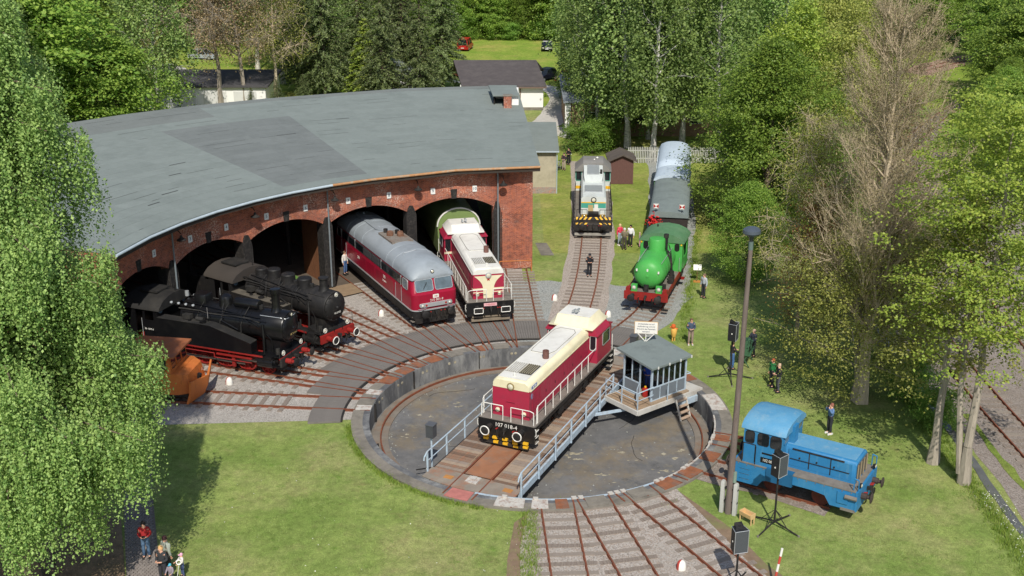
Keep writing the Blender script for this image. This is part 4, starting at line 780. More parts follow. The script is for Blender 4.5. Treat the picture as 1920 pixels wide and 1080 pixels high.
# ---------------------------------------------------------------- teal and white diesel
def teal_diesel(loc, ph):
    t = thing('centre_cab_diesel', 'white and teal diesel with yellow and black striped buffer plate', 'locomotive', loc, heading(ph), 'locomotives around the turntable')
    TE = mat('teal paint', (70, 158, 138), .45, .06, 2, (110, 150, 138), .4, 1.5); WH = mat('dull white paint', (206, 212, 208), .5, .05, 2, (168, 168, 158), .45, 1.2); GR = mat('roof grey', (132, 130, 126), .8, .12, 2, (112, 104, 96), .6, 1)
    MB().bx(-5.6, 5.6, -1.45, 1.45, 1.0, 1.34).build('frame', BLK2, t); MB().bx(-5.7, 5.7, -1.52, 1.52, 1.34, 1.44).build('deck', DECKG, t)
    for s in (1, -1):
        MB().prism([(s*5.6, -1.5, .55), (s*5.6, 1.5, .55), (s*5.6, 1.5, 1.44), (s*5.6, -1.5, 1.44)], (s*.12, 0, 0)).build('buffer_beam', BLK2, t); buffers(t, s*5.72, s, BLK2); coupling(t, s*5.72, s)
        MB().bx(s*5.75-.08, s*5.75+.08, -1.45, 1.45, .2, .38).build('guard_rail', mat('pale guard', (150, 146, 138), .7, .2), t)
        for y in (-1, 1): steps(t, s*5.2, y*1.53)
    # sloped chevron plate
    A = lambda y, q, d=.0: (5.74+.02+d-.3*q*.0+.0, y, 1.0+.44*q)
    pl = MB().prism([(5.73, -1.4, 1.05), (5.73, 1.4, 1.05), (5.5, 1.4, 1.62), (5.5, -1.4, 1.62)], (.03, 0, .012)).build('striped_plate', BLK2, t)
    for k in range(-4, 5):
        if k == 0: continue
        s = 1 if k > 0 else -1; y0 = s*(abs(k)-.72)*.36; q = lambda y, f: (5.765-.23*f, y, 1.064+.57*f)
        P = [q(y0-s*.0, .98), q(y0+s*.17, .98), q(y0+s*.62, .02), q(y0+s*.45, .02)]; P = [(x, max(-1.38, min(1.38, y)), z) for x, y, z in P]
        MB().prism(P, (.012, 0, .005)).build('yellow_stripe', YELL, pl)
    bogie(t, 3.2); bogie(t, -3.2); MB().bx(-1.4, 1.4, -1.25, 1.25, .35, 1.0).build('fuel_tank', BLK2, t)
    hp = [(-.98, 1.44), (.98, 1.44), (.98, 2.95), (.85, 3.1), (-.85, 3.1), (-.98, 2.95)]
    for x0, x1 in ((-3.3, 4.9),): MB().loft([xsec(x0, hp), xsec(x1, hp)]).build('bonnet', WH, t)
    for z0, z1, m in ((2.2, 2.6, TE), (2.6, 2.68, YELL), (1.46, 1.7, WH)): MB().bx(4.9, 4.912, -.97, .97, z0, z1).build('nose_band', m, t)
    MB().bx(4.9, 4.925, -.42, -.02, 1.65, 2.45).build('nose_door', mat('tan panel', (178, 158, 112), .7, .1), t); MB().bx(4.9, 4.925, .06, .36, 1.6, 2.5).build('notice', WRIM, t)
    headlight(t, (4.93, 0, 2.86), (1, 0, 0), .22, BLK2)
    for y in (-.72, .72):
        MB().bx(4.9, 4.95, y-.22, y+.22, 1.46, 1.68).build('lamp_panel', YELL, t); headlight(t, (4.96, y, 1.58), (1, 0, 0), .1, BLK2)
    MB().loft([xsec(4.95, [(-.5, 1.44), (.5, 1.44), (.42, 1.95), (-.42, 1.95)]), xsec(5.25, [(-.5, 1.44), (.5, 1.44), (.4, 1.85), (-.4, 1.85)])]).build('black_box', BLACK, t)
    for y in (-1, 1):
        for i in range(8): MB().bx(-3.1+i*.98, -2.18+i*.98, min(y*.98, y*.995), max(y*.98, y*.995), 1.6, 2.85).build('bonnet_door', TE if 3 < i < 6 else WH, t)
        railing(t, [(5.3, y*1.46, 1.44), (5.3, y*1.46, 2.25), (-3.1, y*1.46, 2.3)], [(x, y*1.46, 2.28) for x in (4.1, 2.9, 1.7, .5, -.7, -1.9)], h=.84, m=BLK2)
        railing(t, [(5.45, y*.5, 1.44), (5.45, y*.5, 2.2), (5.45, y*1.3, 2.2), (5.45, y*1.3, 1.44)], [(5.45, y*.9, 2.2)], h=.76, m=BLK2)
        railing(t, [(-5.68, y*1.46, 1.44), (-5.68, y*1.46, 2.25), (-5.5, y*1.46, 2.3)], [], h=.84, m=BLK2)
    MB().loft([xsec(x, [(-1.5, 1.44), (1.5, 1.44), (1.5, 3.2), (-1.5, 3.2)]) for x in (-5.55, -3.3)]).build('cab', WH, t)
    rp = lambda dz, w=1.56: [(-w, 3.18), (w, 3.18), (w, 3.26), (.85, 4.0+dz), (-.85, 4.0+dz), (-w, 3.26)]
    MB().loft([xsec(-5.8, rp(-.15)), xsec(-5.4, rp(0)), xsec(-3.5, rp(0)), xsec(-3.1, rp(-.12))]).build('cab_roof', GR, t)
    MB().loft([xsec(-3.4, [(-.8, 3.1), (.8, 3.1), (.8, 3.75), (-.8, 3.75)]), xsec(-.3, [(-.8, 3.1), (.8, 3.1), (.78, 3.5), (-.78, 3.5)]), xsec(.3, [(-.7, 3.1), (.7, 3.1), (.7, 3.2), (-.7, 3.2)])]).build('raised_bonnet', WH, t)
    MB().prism([(-3.0, -.5, 3.74), (-.6, -.5, 3.54), (-.6, .5, 3.54), (-3.0, .5, 3.74)], (0, 0, .06)).build('air_filter', ALU, t); MB().bx(1.6, 3.6, -.7, .7, 3.1, 3.2).build('fan_cover', ALU, t)
    MB().cyl((-.9, .65, 3.5), (-.9, .65, 3.9), .1, 10).build('exhaust_stack', BLK2, t); MB().lathe([(.05, 0), (.12, .1), (.01, .2)], (-4.3, .35, 4.0), (0, 0, 1), 10).cyl((-4.1, .1, 4.0), (-3.7, .1, 4.1), .06, 8).build('horn', WRIM, t)
    for y in (-1, 1):
        window(t, (-3.285, y*1.22, 2.75), (0, 1, 0), (0, 0, 1), .42, .75, GLASS, TE, .05); window(t, (-4.45, y*1.515, 2.75), (-y, 0, 0), (0, 0, 1), 1.2, .7, GLASS, BLK2, .04)
        MB().bx(-3.3, -3.285, min(y*.98, y*1.5), max(y*.98, y*1.5), 3.02, 3.18).build('teal_band', TE, t); MB().bx(-3.3, -3.285, min(y*.98, y*1.5), max(y*.98, y*1.5), 1.62, 1.88).build('yellow_band', YELL, t)
teal_diesel((6.72, 93.3, 0), 183.4)
# ---------------------------------------------------------------- small blue shunter
def shunter(loc, ph):
    BL = layered('bright blue paint', (44, 118, 168), [((78, 140, 176), .8, .48, .7, .5, None), ((112, 156, 178), 2.2, .56, .72, .45, (2.5, 2.5, .35)), ((70, 66, 62), 4, .63, .75, .7, (3, 3, .3)), ((104, 76, 60), 9, .66, .74, .7, None)], .55, .07, 2); DB_ = layered('blue roof paint', (86, 146, 184), [((122, 164, 186), .7, .45, .68, .6, None), ((150, 170, 178), 2.5, .55, .72, .5, None), ((92, 96, 96), 5, .62, .74, .5, None)], .6, .06, 1.5)
    t = thing('blue_shunter', 'small bright blue shunting engine with tall rear cab on the lawn', 'locomotive', loc, heading(ph), 'locomotives around the turntable')
    for y in (-1, 1):
        pr = [(-3.3, .42), (-2.0, .42), (-1.75, .75), (-.9, .98), (.9, .98), (1.55, .9), (1.85, .5), (3.1, .5), (3.1, 1.42), (-3.3, 1.42)]
        MB().prism([(x, y*1.38, z) for x, z in pr], (0, y*.1, 0)).build('side_frame', BL, t)
        steps(t, -2.75, y*1.5, (.6, .85, 1.1), .55, False)
        MB().bx(2.2, 2.75, min(y*1.48, y*1.53), max(y*1.48, y*1.53), .75, 1.3).build('sand_box', BL, t); MB().cyl((2.6, y*1.55, 1.15), (3.2, y*1.55, 1.15), .1, 8).build('air_pipe', DECKG, t)
        MB().bx(2.4, 3.15, min(y*1.2, y*1.5), max(y*1.2, y*1.5), .42, .55).build('step', DECKG, t)
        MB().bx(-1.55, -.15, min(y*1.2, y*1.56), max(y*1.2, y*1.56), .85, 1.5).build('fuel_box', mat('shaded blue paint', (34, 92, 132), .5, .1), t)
        text('LKM', .12, WRIM, t, (-.85, y*1.565, 1.3), (-y, 0, 0), (0, 0, 1))
    MB().bx(-3.3, 3.1, -1.38, 1.38, 1.0, 1.38).build('frame', BLK2, t); MB().bx(-3.3, 3.1, -1.5, 1.5, 1.42, 1.47).build('deck', DECKG, t)
    for s, x in ((1, 3.1), (-1, -3.3)):
        MB().prism([(x, -1.5, .5), (x, 1.5, .5), (x, 1.5, 1.45), (x, -1.5, 1.45)], (s*.12, 0, 0)).build('buffer_beam', BL, t); buffers(t, x+s*.1, s, mat('rusty black', (66, 56, 52), .7, .2), None, False, 1.05, mat('rusty black', (66, 56, 52), .7, .2), .55); coupling(t, x+s*.1, s)
    for x in (-1.45, 1.15):
        for y in (-.75, .75): MB().lathe([(.15, -.06), (.4, -.05), (.5, -.06), (.49, .05), (.4, .05), (.15, .04)], (x, y, .48), (0, 1 if y > 0 else -1, 0), 18).build('wheel', mat('red brown wheel', (96, 44, 36), .7, .3), t)
    bp = [(-.82, 1.47), (.82, 1.47), (.82, 2.42), (.76, 2.52), (.66, 2.56), (-.66, 2.56), (-.76, 2.52), (-.82, 2.42)]
    fr = [(-.82, 1.47), (.82, 1.47), (.82, 2.36), (.76, 2.44), (.66, 2.48), (-.66, 2.48), (-.76, 2.44), (-.82, 2.36)]
    MB().loft([xsec(-.9, bp), xsec(2.75, bp), xsec(2.82, fr)]).build('bonnet', BL, t); MB().prism([(-.9, -.66, 2.562), (2.7, -.66, 2.562), (2.7, .66, 2.562), (-.9, .66, 2.562)], (0, 0, .008)).build('bonnet_top', DB_, t)
    for y in (-1, 1):
        MB().bx(-.72, 2.6, min(y*.82, y*.825), max(y*.82, y*.825), 1.6, 2.38).build('panel_gap', BLK2, t); MB().bx(-2.95, -2.25, min(y*1.36, y*1.418), max(y*1.36, y*1.418), 1.49, 2.44).build('door_gap', BLK2, t)
        for k in range(14): MB().cyl((-3.1+k*.46, y*1.47, 1.36), (-3.1+k*.46, y*1.5, 1.36), .03, 6).build('rivet', DECKG, t)
        MB().bar((-.6, y*.86, 1.95), (2.5, y*.86, 1.95), .025, .025).build('bonnet_rail', BLK2, t)
        MB().bar((-.5, y*.84, 2.44), (2.2, y*.84, 2.44), .04, .06).build('rain_strip', BLK2, t)
        for i in range(3): MB().bx(-.7+i*1.12, .36+i*1.12, min(y*.82, y*.832), max(y*.82, y*.832), 1.6, 2.38).build('bonnet_panel', BL, t); MB().cyl((-.1+i*.9, y*.83, 2.05), (-.1+i*.9, y*.86, 2.05), .05, 6).build('catch', BLK2, t)
    MB().bx(2.82, 2.86, -.7, .7, 1.6, 2.36).build('radiator', mat('radiator', (92, 84, 74), .7, .4, 14, stretch=(1, 12, 1)), t)
    for y in (-.7, -.23, .23, .7): MB().bx(2.86, 2.9, y-.03, y+.03, 1.58, 2.38).build('radiator_bar', mat('dull beige', (150, 136, 112), .6), t)
    # cab
    MB().loft([xsec(x, [(-1.42, 1.47), (1.42, 1.47), (1.38, 3.2), (-1.38, 3.2)]) for x in (-2.95, -.85)]).build('cab', BL, t)
    rp = [(-1.44, 3.14), (1.44, 3.14), (1.36, 3.34), (1.12, 3.52), (.6, 3.66), (0, 3.7), (-.6, 3.66), (-1.12, 3.52), (-1.36, 3.34)]
    MB().loft([xsec(-3.1, [(y*.98, 3.14+(z-3.14)*.85) for y, z in rp]), xsec(-2.8, rp), xsec(-1.0, rp), xsec(-.7, [(y*.97, 3.14+(z-3.14)*.8) for y, z in rp])]).build('cab_roof', DB_, t)
    for y in (-1, 1):
        for x, w in ((-2.6, .46), (-1.88, .58), (-1.2, .56)): window(t, (x, y*1.395, 2.78), (-y, 0, 0), (0, 0, 1), w, .56, GLASS, BLK2, .02, .1)
        MB().bx(-2.9, -2.3, min(y*1.4, y*1.425), max(y*1.41, y*1.44), 1.5, 2.4).build('cab_door', BL, t)
        for x in (-2.93, -2.22): pathtube([(x, y*1.47, 1.5), (x, y*1.47, 2.4)], .02, 'grab_rail', BLK2, t)
        pl = MB().bx(-1.95, -.95, min(y*1.4, y*1.43), max(y*1.4, y*1.43), 1.66, 1.92).build('number_plate', BLACK, t); text('102 082-5', .19, WRIM, pl, (-1.45, y*1.434, 1.79), (-y, 0, 0), (0, 0, 1)); MB().bx(-1.9, -1.1, min(y*1.4, y*1.42), max(y*1.4, y*1.42), 2.08, 2.16).build('maker_plate', BLACK, t)
        window(t, (-.835, y*.95, 2.92), (0, 1, 0), (0, 0, 1), .6, .42, SKYGL, BL, .03, .08)
        pathtube([(3.18, y*1.35, 1.4), (3.18, y*1.4, 2.0), (2.95, y*1.4, 2.05), (2.95, y*1.4, 1.5)], .03, 'hand_rail', BL, t); headlight(t, (3.22, y*1.1, 1.65), (1, 0, 0), .12, BLK2)
    t.scale = (.88, .97, 1)
    MB().bx(-1.0, -.55, -.55, -.05, 2.56, 3.4).build('exhaust_box', BL, t); MB().cyl((3.25, 1.2, .35), (3.3, 1.2, .35), .16, 10).build('rail_brush', BLK2, t)
D_ = Vector((.843, -.537, 0)); shunter(Vector((16.3, 45.8, 0))-D_*3.28, math.degrees(math.atan2(.843, -.537)))
# ---------------------------------------------------------------- steam engines
SB = mat('black engine paint', (19, 19, 21), .3, .15, 3, (34, 33, 32), .5, 1.5); SD = mat('dusty black', (38, 37, 36), .7, .2, 2, (66, 63, 58), .6, 1.2)
SR = mat('red frame paint', (142, 36, 32), .5, .15, 3, (84, 40, 34), .55, 2); ROD = mat('steel rod', (120, 114, 108), .4, .1, 3, None, 0, 1, 0, 40, .6)
def drivewheel(t, x, y, r, m, spokes=10):
    s = 1 if y > 0 else -1
    o = MB().lathe([(r*.9, -.07), (r+.03, -.07), (r, .06), (r*.88, .06), (r*.88, -.05)], (x, y, r), (0, s, 0), 24).build('wheel', m, t)
    b = MB(); b.cyl((x, y-s*.04, r), (x, y+s*.1, r), .14, 10)
    for k in range(spokes): a = 2*math.pi*k/spokes; b.bar((x, y+s*.01, r), (x+math.cos(a)*r*.9, y+s*.01, r+math.sin(a)*r*.9), .06, .05, (0, 1, 0))
    b.build('spokes', m, o)
def handpipe(t, pts, r=.025, m=SB, name='pipe'): return pathtube(pts, r, name, m, t, 6)
def steam(name, label, loc, ph, kind):
    t = thing(name, label, 'steam locomotive', loc, heading(ph), 'locomotives around the turntable')
    A = kind == 1; blk = SB if A else layered('sooty black', (30, 29, 29), [((62, 58, 54), 1.0, .5, .68, .6, None), ((92, 86, 76), 3, .58, .72, .5, (2, 2, .5)), ((84, 62, 48), 6, .62, .72, .5, None)], .58, .2, 3); zc = 2.75; rb = .86
    # x = 0 at the front buffer beam, the engine runs back to x = -12
    for y in (-.62, .62): MB().prism([(-12, y, .75), (-.8, y, .75), (-.1, y, 1.05), (-.1, y, 1.28), (-12, y, 1.28)], (0, .06, 0)).build('frame_plate', SR, t)
    MB().bx(-.12, 0, -1.4, 1.4, .8, 1.28).build('buffer_beam', SR if not A else SD, t)
    buffers(t, 0, 1, BLK2, None if A else WRIM, hm=SR, ln=.66); coupling(t, 0, 1, (-.5, .5, -.3))
    MB().bx(-1.5, -.12, -1.25, 1.25, 1.28, 1.33).build('front_platform', blk, t)
    if not A: MB().prism([(-1.3, -1.2, 1.33), (-.3, -1.2, 1.33), (-1.3, -1.2, 1.6)], (0, 2.4, 0)).build('sloped_platform', blk, t)
    MB().bar((-.12, -1.4, 1.28), (-.12, 1.4, 1.28), .05, .05).build('beam_edge', SR, t)
    xs = [-2.7-i*1.45 for i in range(4)] if A else [-2.2-i*1.4 for i in range(5)]
    r = .7 if A else .64
    for x in xs:
        for y in (-.78, .78): drivewheel(t, x, y, r, SR)
    if A:
        for x in (-1.3, -8.9):
            for y in (-.75, .75): drivewheel(t, x, y, .42, SR, 8)
    for y in (-1, 1):
        MB().bar((xs[0], y*1.0, r-.2), (xs[-1], y*1.0, r-.2), .05, .12).build('coupling_rod', ROD if A else SD, t); MB().bar((xs[2], y*1.06, r-.2), (-.9, y*1.06, .86), .05, .1).build('connecting_rod', ROD if A else SD, t)
        MB().cyl((-1.65, y*1.06, .88), (-.65, y*1.06, .88), .34, 16).cyl((-.66, y*1.06, .88), (-.55, y*1.06, .88), .2, 12).bx(-1.6, -.7, min(y*.8, y*1.36), max(y*.8, y*1.36), 1.05, 1.3).build('cylinder', blk, t)
        pathtube([(-2.2, y*1.1, 1.25), (-1.7, y*1.1, .9), (-3.8, y*1.1, .95), (-3.4, y*1.1, 1.3)], .035, 'valve_gear', ROD if A else SD, t)
        MB().bx(-8.4, -1.2, min(y*.9, y*1.42), max(y*.9, y*1.42), 1.30, 1.36).build('running_board', blk, t); MB().bar((-8.4, y*1.44, 1.31), (-1.2, y*1.44, 1.31), .03, .1).build('board_edge', SR, t)
        MB().bx(-.62, -.2, min(y*1.15, y*1.4), max(y*1.15, y*1.4), .35, .4).bx(-.66, -.2, min(y*1.15, y*1.4), max(y*1.15, y*1.4), .75, .79).build('step', blk, t)
        headlight(t, (-.15, y*.95, 1.52), (1, 0, 0), .14, BLK2); MB().ring((-.12, y*.95, 1.52), (1, 0, 0), .14, .02).build('lamp_rim', WRIM, t)
    # boiler, smokebox, door
    MB().lathe([(rb, 0), (rb, 3.9), (rb+.03, 3.9), (rb+.03, 4.0), (rb, 4.0), (rb, 5.3)], (-7.0, 0, zc), (1, 0, 0), 28).build('boiler', blk, t)
    MB().lathe([(rb+.06, 0), (rb+.06, 1.5), (rb+.02, 1.56)], (-1.75+0.0, 0, zc), (1, 0, 0), 28).build('smokebox', blk, t)
    d = MB().lathe([(rb-.06, 0), (rb-.1, .06), (rb-.35, .17), (.1, .24), (.05, .3)], (-.19, 0, zc), (1, 0, 0), 28).build('smokebox_door', blk, t)
    b = MB()
    for k in range(12): a = 2*math.pi*k/12; b.bar((-.17, math.cos(a)*.76, zc+math.sin(a)*.76), (-.09, math.cos(a)*.84, zc+math.sin(a)*.84), .05, .04)
    b.cyl((.05, 0, zc), (.16, 0, zc), .04, 8).bar((.12, -.2, zc-.1), (.12, .2, zc+.1), .025, .025); tag(b.build('door_clamps', blk, d), kind='stuff')
    num = '86 1049-5' if A else '94 2105'
    npl = MB().bx(.0, .03, -.4, .4, zc-.42, zc-.24).build('number_plate', BLACK, t); text(num, .16, WRIM if not A else mat('brass letters', (170, 150, 96), .4), npl, (.035, 0, zc-.33), (0, 1, 0), (0, 0, 1))
    MB().bx(-1.7, -.5, -.6, .6, 1.3, zc-.7).build('saddle', blk, t)
    headlight(t, (-.05 if A else -.02, 0, zc+.78), (1, 0, 0), .13, BLK2)
    if not A: MB().ring((-.0, 0, zc+.78), (1, 0, 0), .12, .02).build('lamp_rim', WRIM, t)
    # chimney, domes
    cx = -1.0
    MB().lathe([(.42, -.12), (.3, .08), (.24, .3), (.25, 1.05 if A else .72), (.31, 1.08 if A else .74), (.31, 1.18 if A else .82), (.2, 1.16 if A else .8)], (cx, 0, zc+rb), (0, 0, 1), 18).build('chimney', blk, t)
    if A:
        MB().lathe([(.46, -.15), (.4, .02), (.4, .34), (.33, .5), (.16, .6), (.01, .63)], (-4.35, 0, zc+rb), (0, 0, 1), 20).build('steam_dome', SB, t)
        MB().loft([[(x+sx*k, y*k, z) for x, y in rrect(.42, .36, .08, 2)] for sx, x, k, z in ((-5.9, 0, 1, zc+rb-.2), (-5.9, 0, 1, zc+rb+.42), (-5.9, 0, .9, zc+rb+.48))] if False else [[(-5.9+a*k, bb*k, z) for a, bb in rrect(.42, .38, .08, 2)] for k, z in ((1, zc+rb-.25), (1, zc+rb+.42), (.92, zc+rb+.48))]).build('sand_box', blk, t)
        MB().lathe([(.06, 0), (.3, .04), (.32, .1), (.32, 1.55), (.3, 1.62), (.06, 1.66)], (-3.7, .0, zc+rb+.2), (1, 0, 0), 16).build('preheater', blk, t)
        MB().lathe([(.3, 0), (.3, .22), (.22, .24)], (cx-.0, .0, zc+rb+1.12), (0, 0, 1), 12).build('spark_cap', blk, t)
    else:
        for x, rr, h in ((-2.6, .44, .42), (-4.0, .43, .4), (-5.25, .42, .48), (-6.4, .36, .3)): MB().lathe([(rr+.06, -.2), (rr, .0), (rr, h), (rr-.05, h+.06), (.01, h+.1)], (x, 0, zc+rb), (0, 0, 1), 18).build('dome' if x != -2.6 else 'sand_dome', blk, t)
    # side tanks
    for y in (-1, 1):
        if A: pr = [(-8.2, 1.36), (-1.9, 1.36), (-1.9, 2.0), (-4.6, 2.72), (-8.2, 2.72)]
        else: pr = [(-7.6, 1.36), (-3.0, 1.36), (-3.0, 2.55), (-7.6, 2.55)]
        MB().prism([(x, y*.86, z) for x, z in pr], (0, y*.6, 0)).build('side_tank', blk, t)
        top = [(-8.2, 2.725), (-4.6, 2.725), (-1.9, 2.005)] if A else [(-7.6, 2.555), (-3.0, 2.555)]
        for (x0, z0), (x1, z1) in zip(top[:-1], top[1:]): MB().hexa([(x0, y*.84, z0), (x1, y*.84, z1), (x1, y*1.48, z1), (x0, y*1.48, z0), (x0, y*.84, z0+.03), (x1, y*.84, z1+.03), (x1, y*1.48, z1+.03), (x0, y*1.48, z0+.03)]).build('tank_top', SD if A else mat('dusty tank top', (92, 86, 76), .9, .2, 2, (62, 58, 54), .7, 1.2), t)
        if A:
            for i in range(4): MB().lathe([(.05, 0), (.085, .04), (.085, .1), (.01, .14)], (-7.6+i*.5, y*.75, zc+.72), (0, y*.4, 1), 10).build('valve_cap', ALU, t)
            pathtube([(-7.9, y*1.5, 1.1), (-4.4, y*1.5, 1.1), (-4.4, y*1.5, .85), (-1.9, y*1.5, .85)], .03, 'red_pipe', SR, t); MB().bx(-4.3, -1.95, min(y*1.36, y*1.46), max(y*1.36, y*1.46), 1.02, 1.1).bx(-3.3, -3.1, min(y*1.3, y*1.4), max(y*1.3, y*1.4), .4, 1.1).build('motion_bracket', SR, t)
        handpipe(t, [(-7.2, y*.7, zc+.72), (-5.5, y*.78, zc+.6), (-3.5, y*.84, zc+.5), (-1.2, y*.88, zc+.45)], .028, blk); handpipe(t, [(-6.8, y*.5, zc+.85), (-4.8, y*.62, zc+.78), (-3, y*.72, zc+.66), (-2.2, y*.95, zc+.2)], .03, blk)
        handpipe(t, [(-5.2, y*.72, zc+.75), (-5.0, y*.98, zc+.2), (-5.0, y*1.02, zc-.2)], .022, blk); handpipe(t, [(-4.3, y*.3, zc+1.1), (-4.1, y*.95, zc+.2), (-3.0, y*1.0, zc-.2)], .035, blk); handpipe(t, [(-1.4, y*.95, zc+.3), (-1.3, y*1.05, zc-.5), (-1.3, y*1.1, 1.3)], .07, blk)
        MB().cyl((-2.6, y*1.05, 1.4), (-2.6, y*1.05, 2.2 if not A else 1.9), .2, 10).build('air_pump', blk, t) if y < 0 or not A else None
        handpipe(t, [(-.7, y*1.1, 1.32), (-.75, y*1.1, 2.3), (-1.2, y*.9, 2.5)], .018, blk, 'hand_rail')
    # fittings on the boiler: bands, pipe runs, injectors, blow-down, sand pipes, front handrail
    for x in (-6.4, -5.4, -3.3, -2.4): MB().lathe([(rb+.004, -.03), (rb+.018, -.03), (rb+.018, .03), (rb+.004, .03)], (x, 0, zc), (1, 0, 0), 28).build('boiler_band', blk, t)
    for y in (-1, 1):
        for k, (h_, rr) in enumerate(((.62, .03), (.5, .045), (.36, .025))): q = math.sqrt(max(.05, (rb+.06)**2-h_*h_)); handpipe(t, [(-7.4+k*.3, y*q, zc+h_), (-5.6, y*(q+.02), zc+h_+.03*k), (-4.9-k*.3, y*(q+.05), zc+h_-.04), (-2.6+k*.2, y*(q+.03), zc+h_), (-1.6, y*(q+.12), zc+h_-.12*k)], rr, SD if k == 1 else blk)
        for x in (-2.6, -4.0, -5.6): handpipe(t, [(x, y*.3, zc+1.0), (x-.1, y*.66, zc+.62), (x-.25, y*.9, zc+.1), (x-.25, y*.98, zc-.9)], .026, SD, 'sand_pipe')
        handpipe(t, [(-1.7, y*.62, zc+.72), (-.4, y*.6, zc+.72), (-.12, y*.5, zc+.66), (-.1, y*.1, zc+.62)], .02, ALU if A else SD, 'handrail')
        MB().bx(-6.6, -6.1, min(y*.85, y*1.2), max(y*.85, y*1.2), zc+.0 if not A else zc+.05, zc+.32).cyl((-5.8, y*.98, zc+.1), (-5.3, y*.98, zc+.1), .12, 10).build('injector', SD, t); MB().cyl((-2.2, y*1.1, 1.36), (-2.2, y*1.1, 1.62), .1, 8).cyl((-1.95, y*1.15, 1.36), (-1.95, y*1.15, 1.9), .05, 6).build('lubricator', SD, t)
        for i in range(4): MB().cyl((-3.4-i*.9, y*1.2, (2.58 if not A else 2.74)), (-3.4-i*.9, y*1.2, (2.66 if not A else 2.84)), .1 if i % 2 else .2, 10).build('filler_lid' if i % 2 == 0 else 'valve', blk, t) if not A or i > 1 else None
        pathtube([(-.1, y*.55, 1.0), (.1, y*.58, .95), (.14, y*.6, .55)], .035, 'brake_hose', BLK2, t); MB().bx(-.5, -.1, min(y*.7, y*1.1), max(y*.7, y*1.1), .5, .75).build('guard_iron', SD, t)
        pathtube([(-.12, y*1.36, 1.3), (-.12, y*1.36, 2.0)], .018, 'shunters_rail', SD, t)
    MB().cyl((-2.0, .0, zc+rb), (-2.0, .0, zc+rb+.22), .14, 10).bx(-3.4, -3.15, -.12, .12, zc+rb-.02, zc+rb+.18).build('bell', SD, t); MB().cyl((-1.5, .45, zc+rb+.05), (-1.15, .45, zc+rb+.05), .16, 10).build('turbo_generator', SD, t); handpipe(t, [(-6.9, .2, zc+rb+.1), (-5.4, .35, zc+rb+.08), (-3.4, .5, zc+rb-.06), (-1.4, .5, zc+rb-.05)], .03, SD)
    MB().cyl((-.45, -1.0, 1.4), (-.45, -1.0, 1.75), .12, 8).build('oil_can', SD, t)
    # cab and bunker
    x0, x1 = -8.2, -10.2
    if not A: x0, x1 = -7.6, -9.7
    for y in (-1, 1):
        MB().prism([(x0, y*1.46, 1.36), (x0, y*1.46, 3.2), (x0-.25, y*1.46, 3.2), (x0-.25, y*1.46, 2.5), (x0-.85, y*1.46, 2.5), (x0-.85, y*1.46, 3.2), (x0-1.0, y*1.46, 3.2), (x0-1.0, y*1.46, 1.4)], (0, -y*.05, 0)).build('cab_side', blk, t)
        MB().bx(x1, x1+.5, min(y*1.41, y*1.46), max(y*1.41, y*1.46), 1.36, 3.2).build('cab_side', blk, t)
        npl = MB().bx(x0-1.0, x0-.2, min(y*1.46, y*1.48), max(y*1.46, y*1.48), 1.85, 2.05).build('number_plate', BLACK, t); text(num, .15, WRIM, npl, (x0-.6, y*1.484, 1.95), (-y, 0, 0), (0, 0, 1))
        pathtube([(x0-1.05, y*1.5, 1.4), (x0-1.05, y*1.5, 2.6)], .02, 'cab_handrail', ALU, t)
        MB().bx(x0-.06, x0-.0, min(y*.95, y*1.42), max(y*.95, y*1.42), 2.72, 3.2).build('cab_front', blk, t); MB().lathe([(.17, 0), (.17, .03)], (x0+.01, y*1.1, 3.05), (1, 0, 0), 14).build('spectacle_glass', SKYGL, t)
    MB().prism([(x0-.03, -1.42, 1.36), (x0-.03, 1.42, 1.36), (x0-.03, 1.42, 3.2), (x0-.03, .8, 3.6), (x0-.03, -.8, 3.6), (x0-.03, -1.42, 3.2)], (-.05, 0, 0)).build('cab_front', blk, t)
    rp = [(-1.55, 3.14), (1.55, 3.14), (1.5, 3.3), (1.15, 3.6), (.6, 3.8), (0, 3.86), (-.6, 3.8), (-1.15, 3.6), (-1.5, 3.3)]
    MB().loft([xsec(x, rp) for x in (x0+.25, x1-.35)]).build('cab_roof', SD if A else mat('brown black roof', (66, 60, 55), .8, .15, 2, (48, 45, 43), .6, 1), t)
    MB().prism([(x1+.3, -.6, 3.88), (x0-.5, -.6, 3.88), (x0-.5, .6, 3.88), (x1+.3, .6, 3.88)], (0, 0, .09)).build('roof_vent', SD, t)
    MB().bx(-11.9, x1, -1.42, 1.42, 1.3, 2.9).build('coal_bunker', blk, t); MB().bx(x1-1.5, x1-.05, -1.1, 1.1, 2.6, 3.0).build('coal', mat('coal', (24, 24, 25), .5, .4, 12, None, 0, 1, 1, 12), t)
    handpipe(t, [(x0+.1, .3, 3.3), (x0+.1, .3, 4.2)], .02, blk, 'whistle'); MB().cyl((x0+.9, .35, zc+.85), (x0+.9, .35, zc+1.15), .12, 10).build('safety_valve', ALU if A else blk, t)
    if A: MB().prism([(-1.55, .93+a*.5, zc+.32+b_) for a, b_ in rrect(.12, .1, .02, 1)], (.0, .012, .01)).build('yellow_plate', YELL, t)
    for y in (-.35, .35): pathtube([(.02, y, 1.28), (.02, y, 1.75 if not A else 1.4)], .02, 'lamp_iron', blk, t)
    return t
steam('tank_engine', 'glossy black tank steam engine with sloping side tanks and tall chimney, nearest the birch', polar(15.0, -69), -69+180, 1)
steam('tank_engine', 'sooty black tank steam engine with white ringed red buffers', polar(14.75, -54.2), -54.2+180, 2)
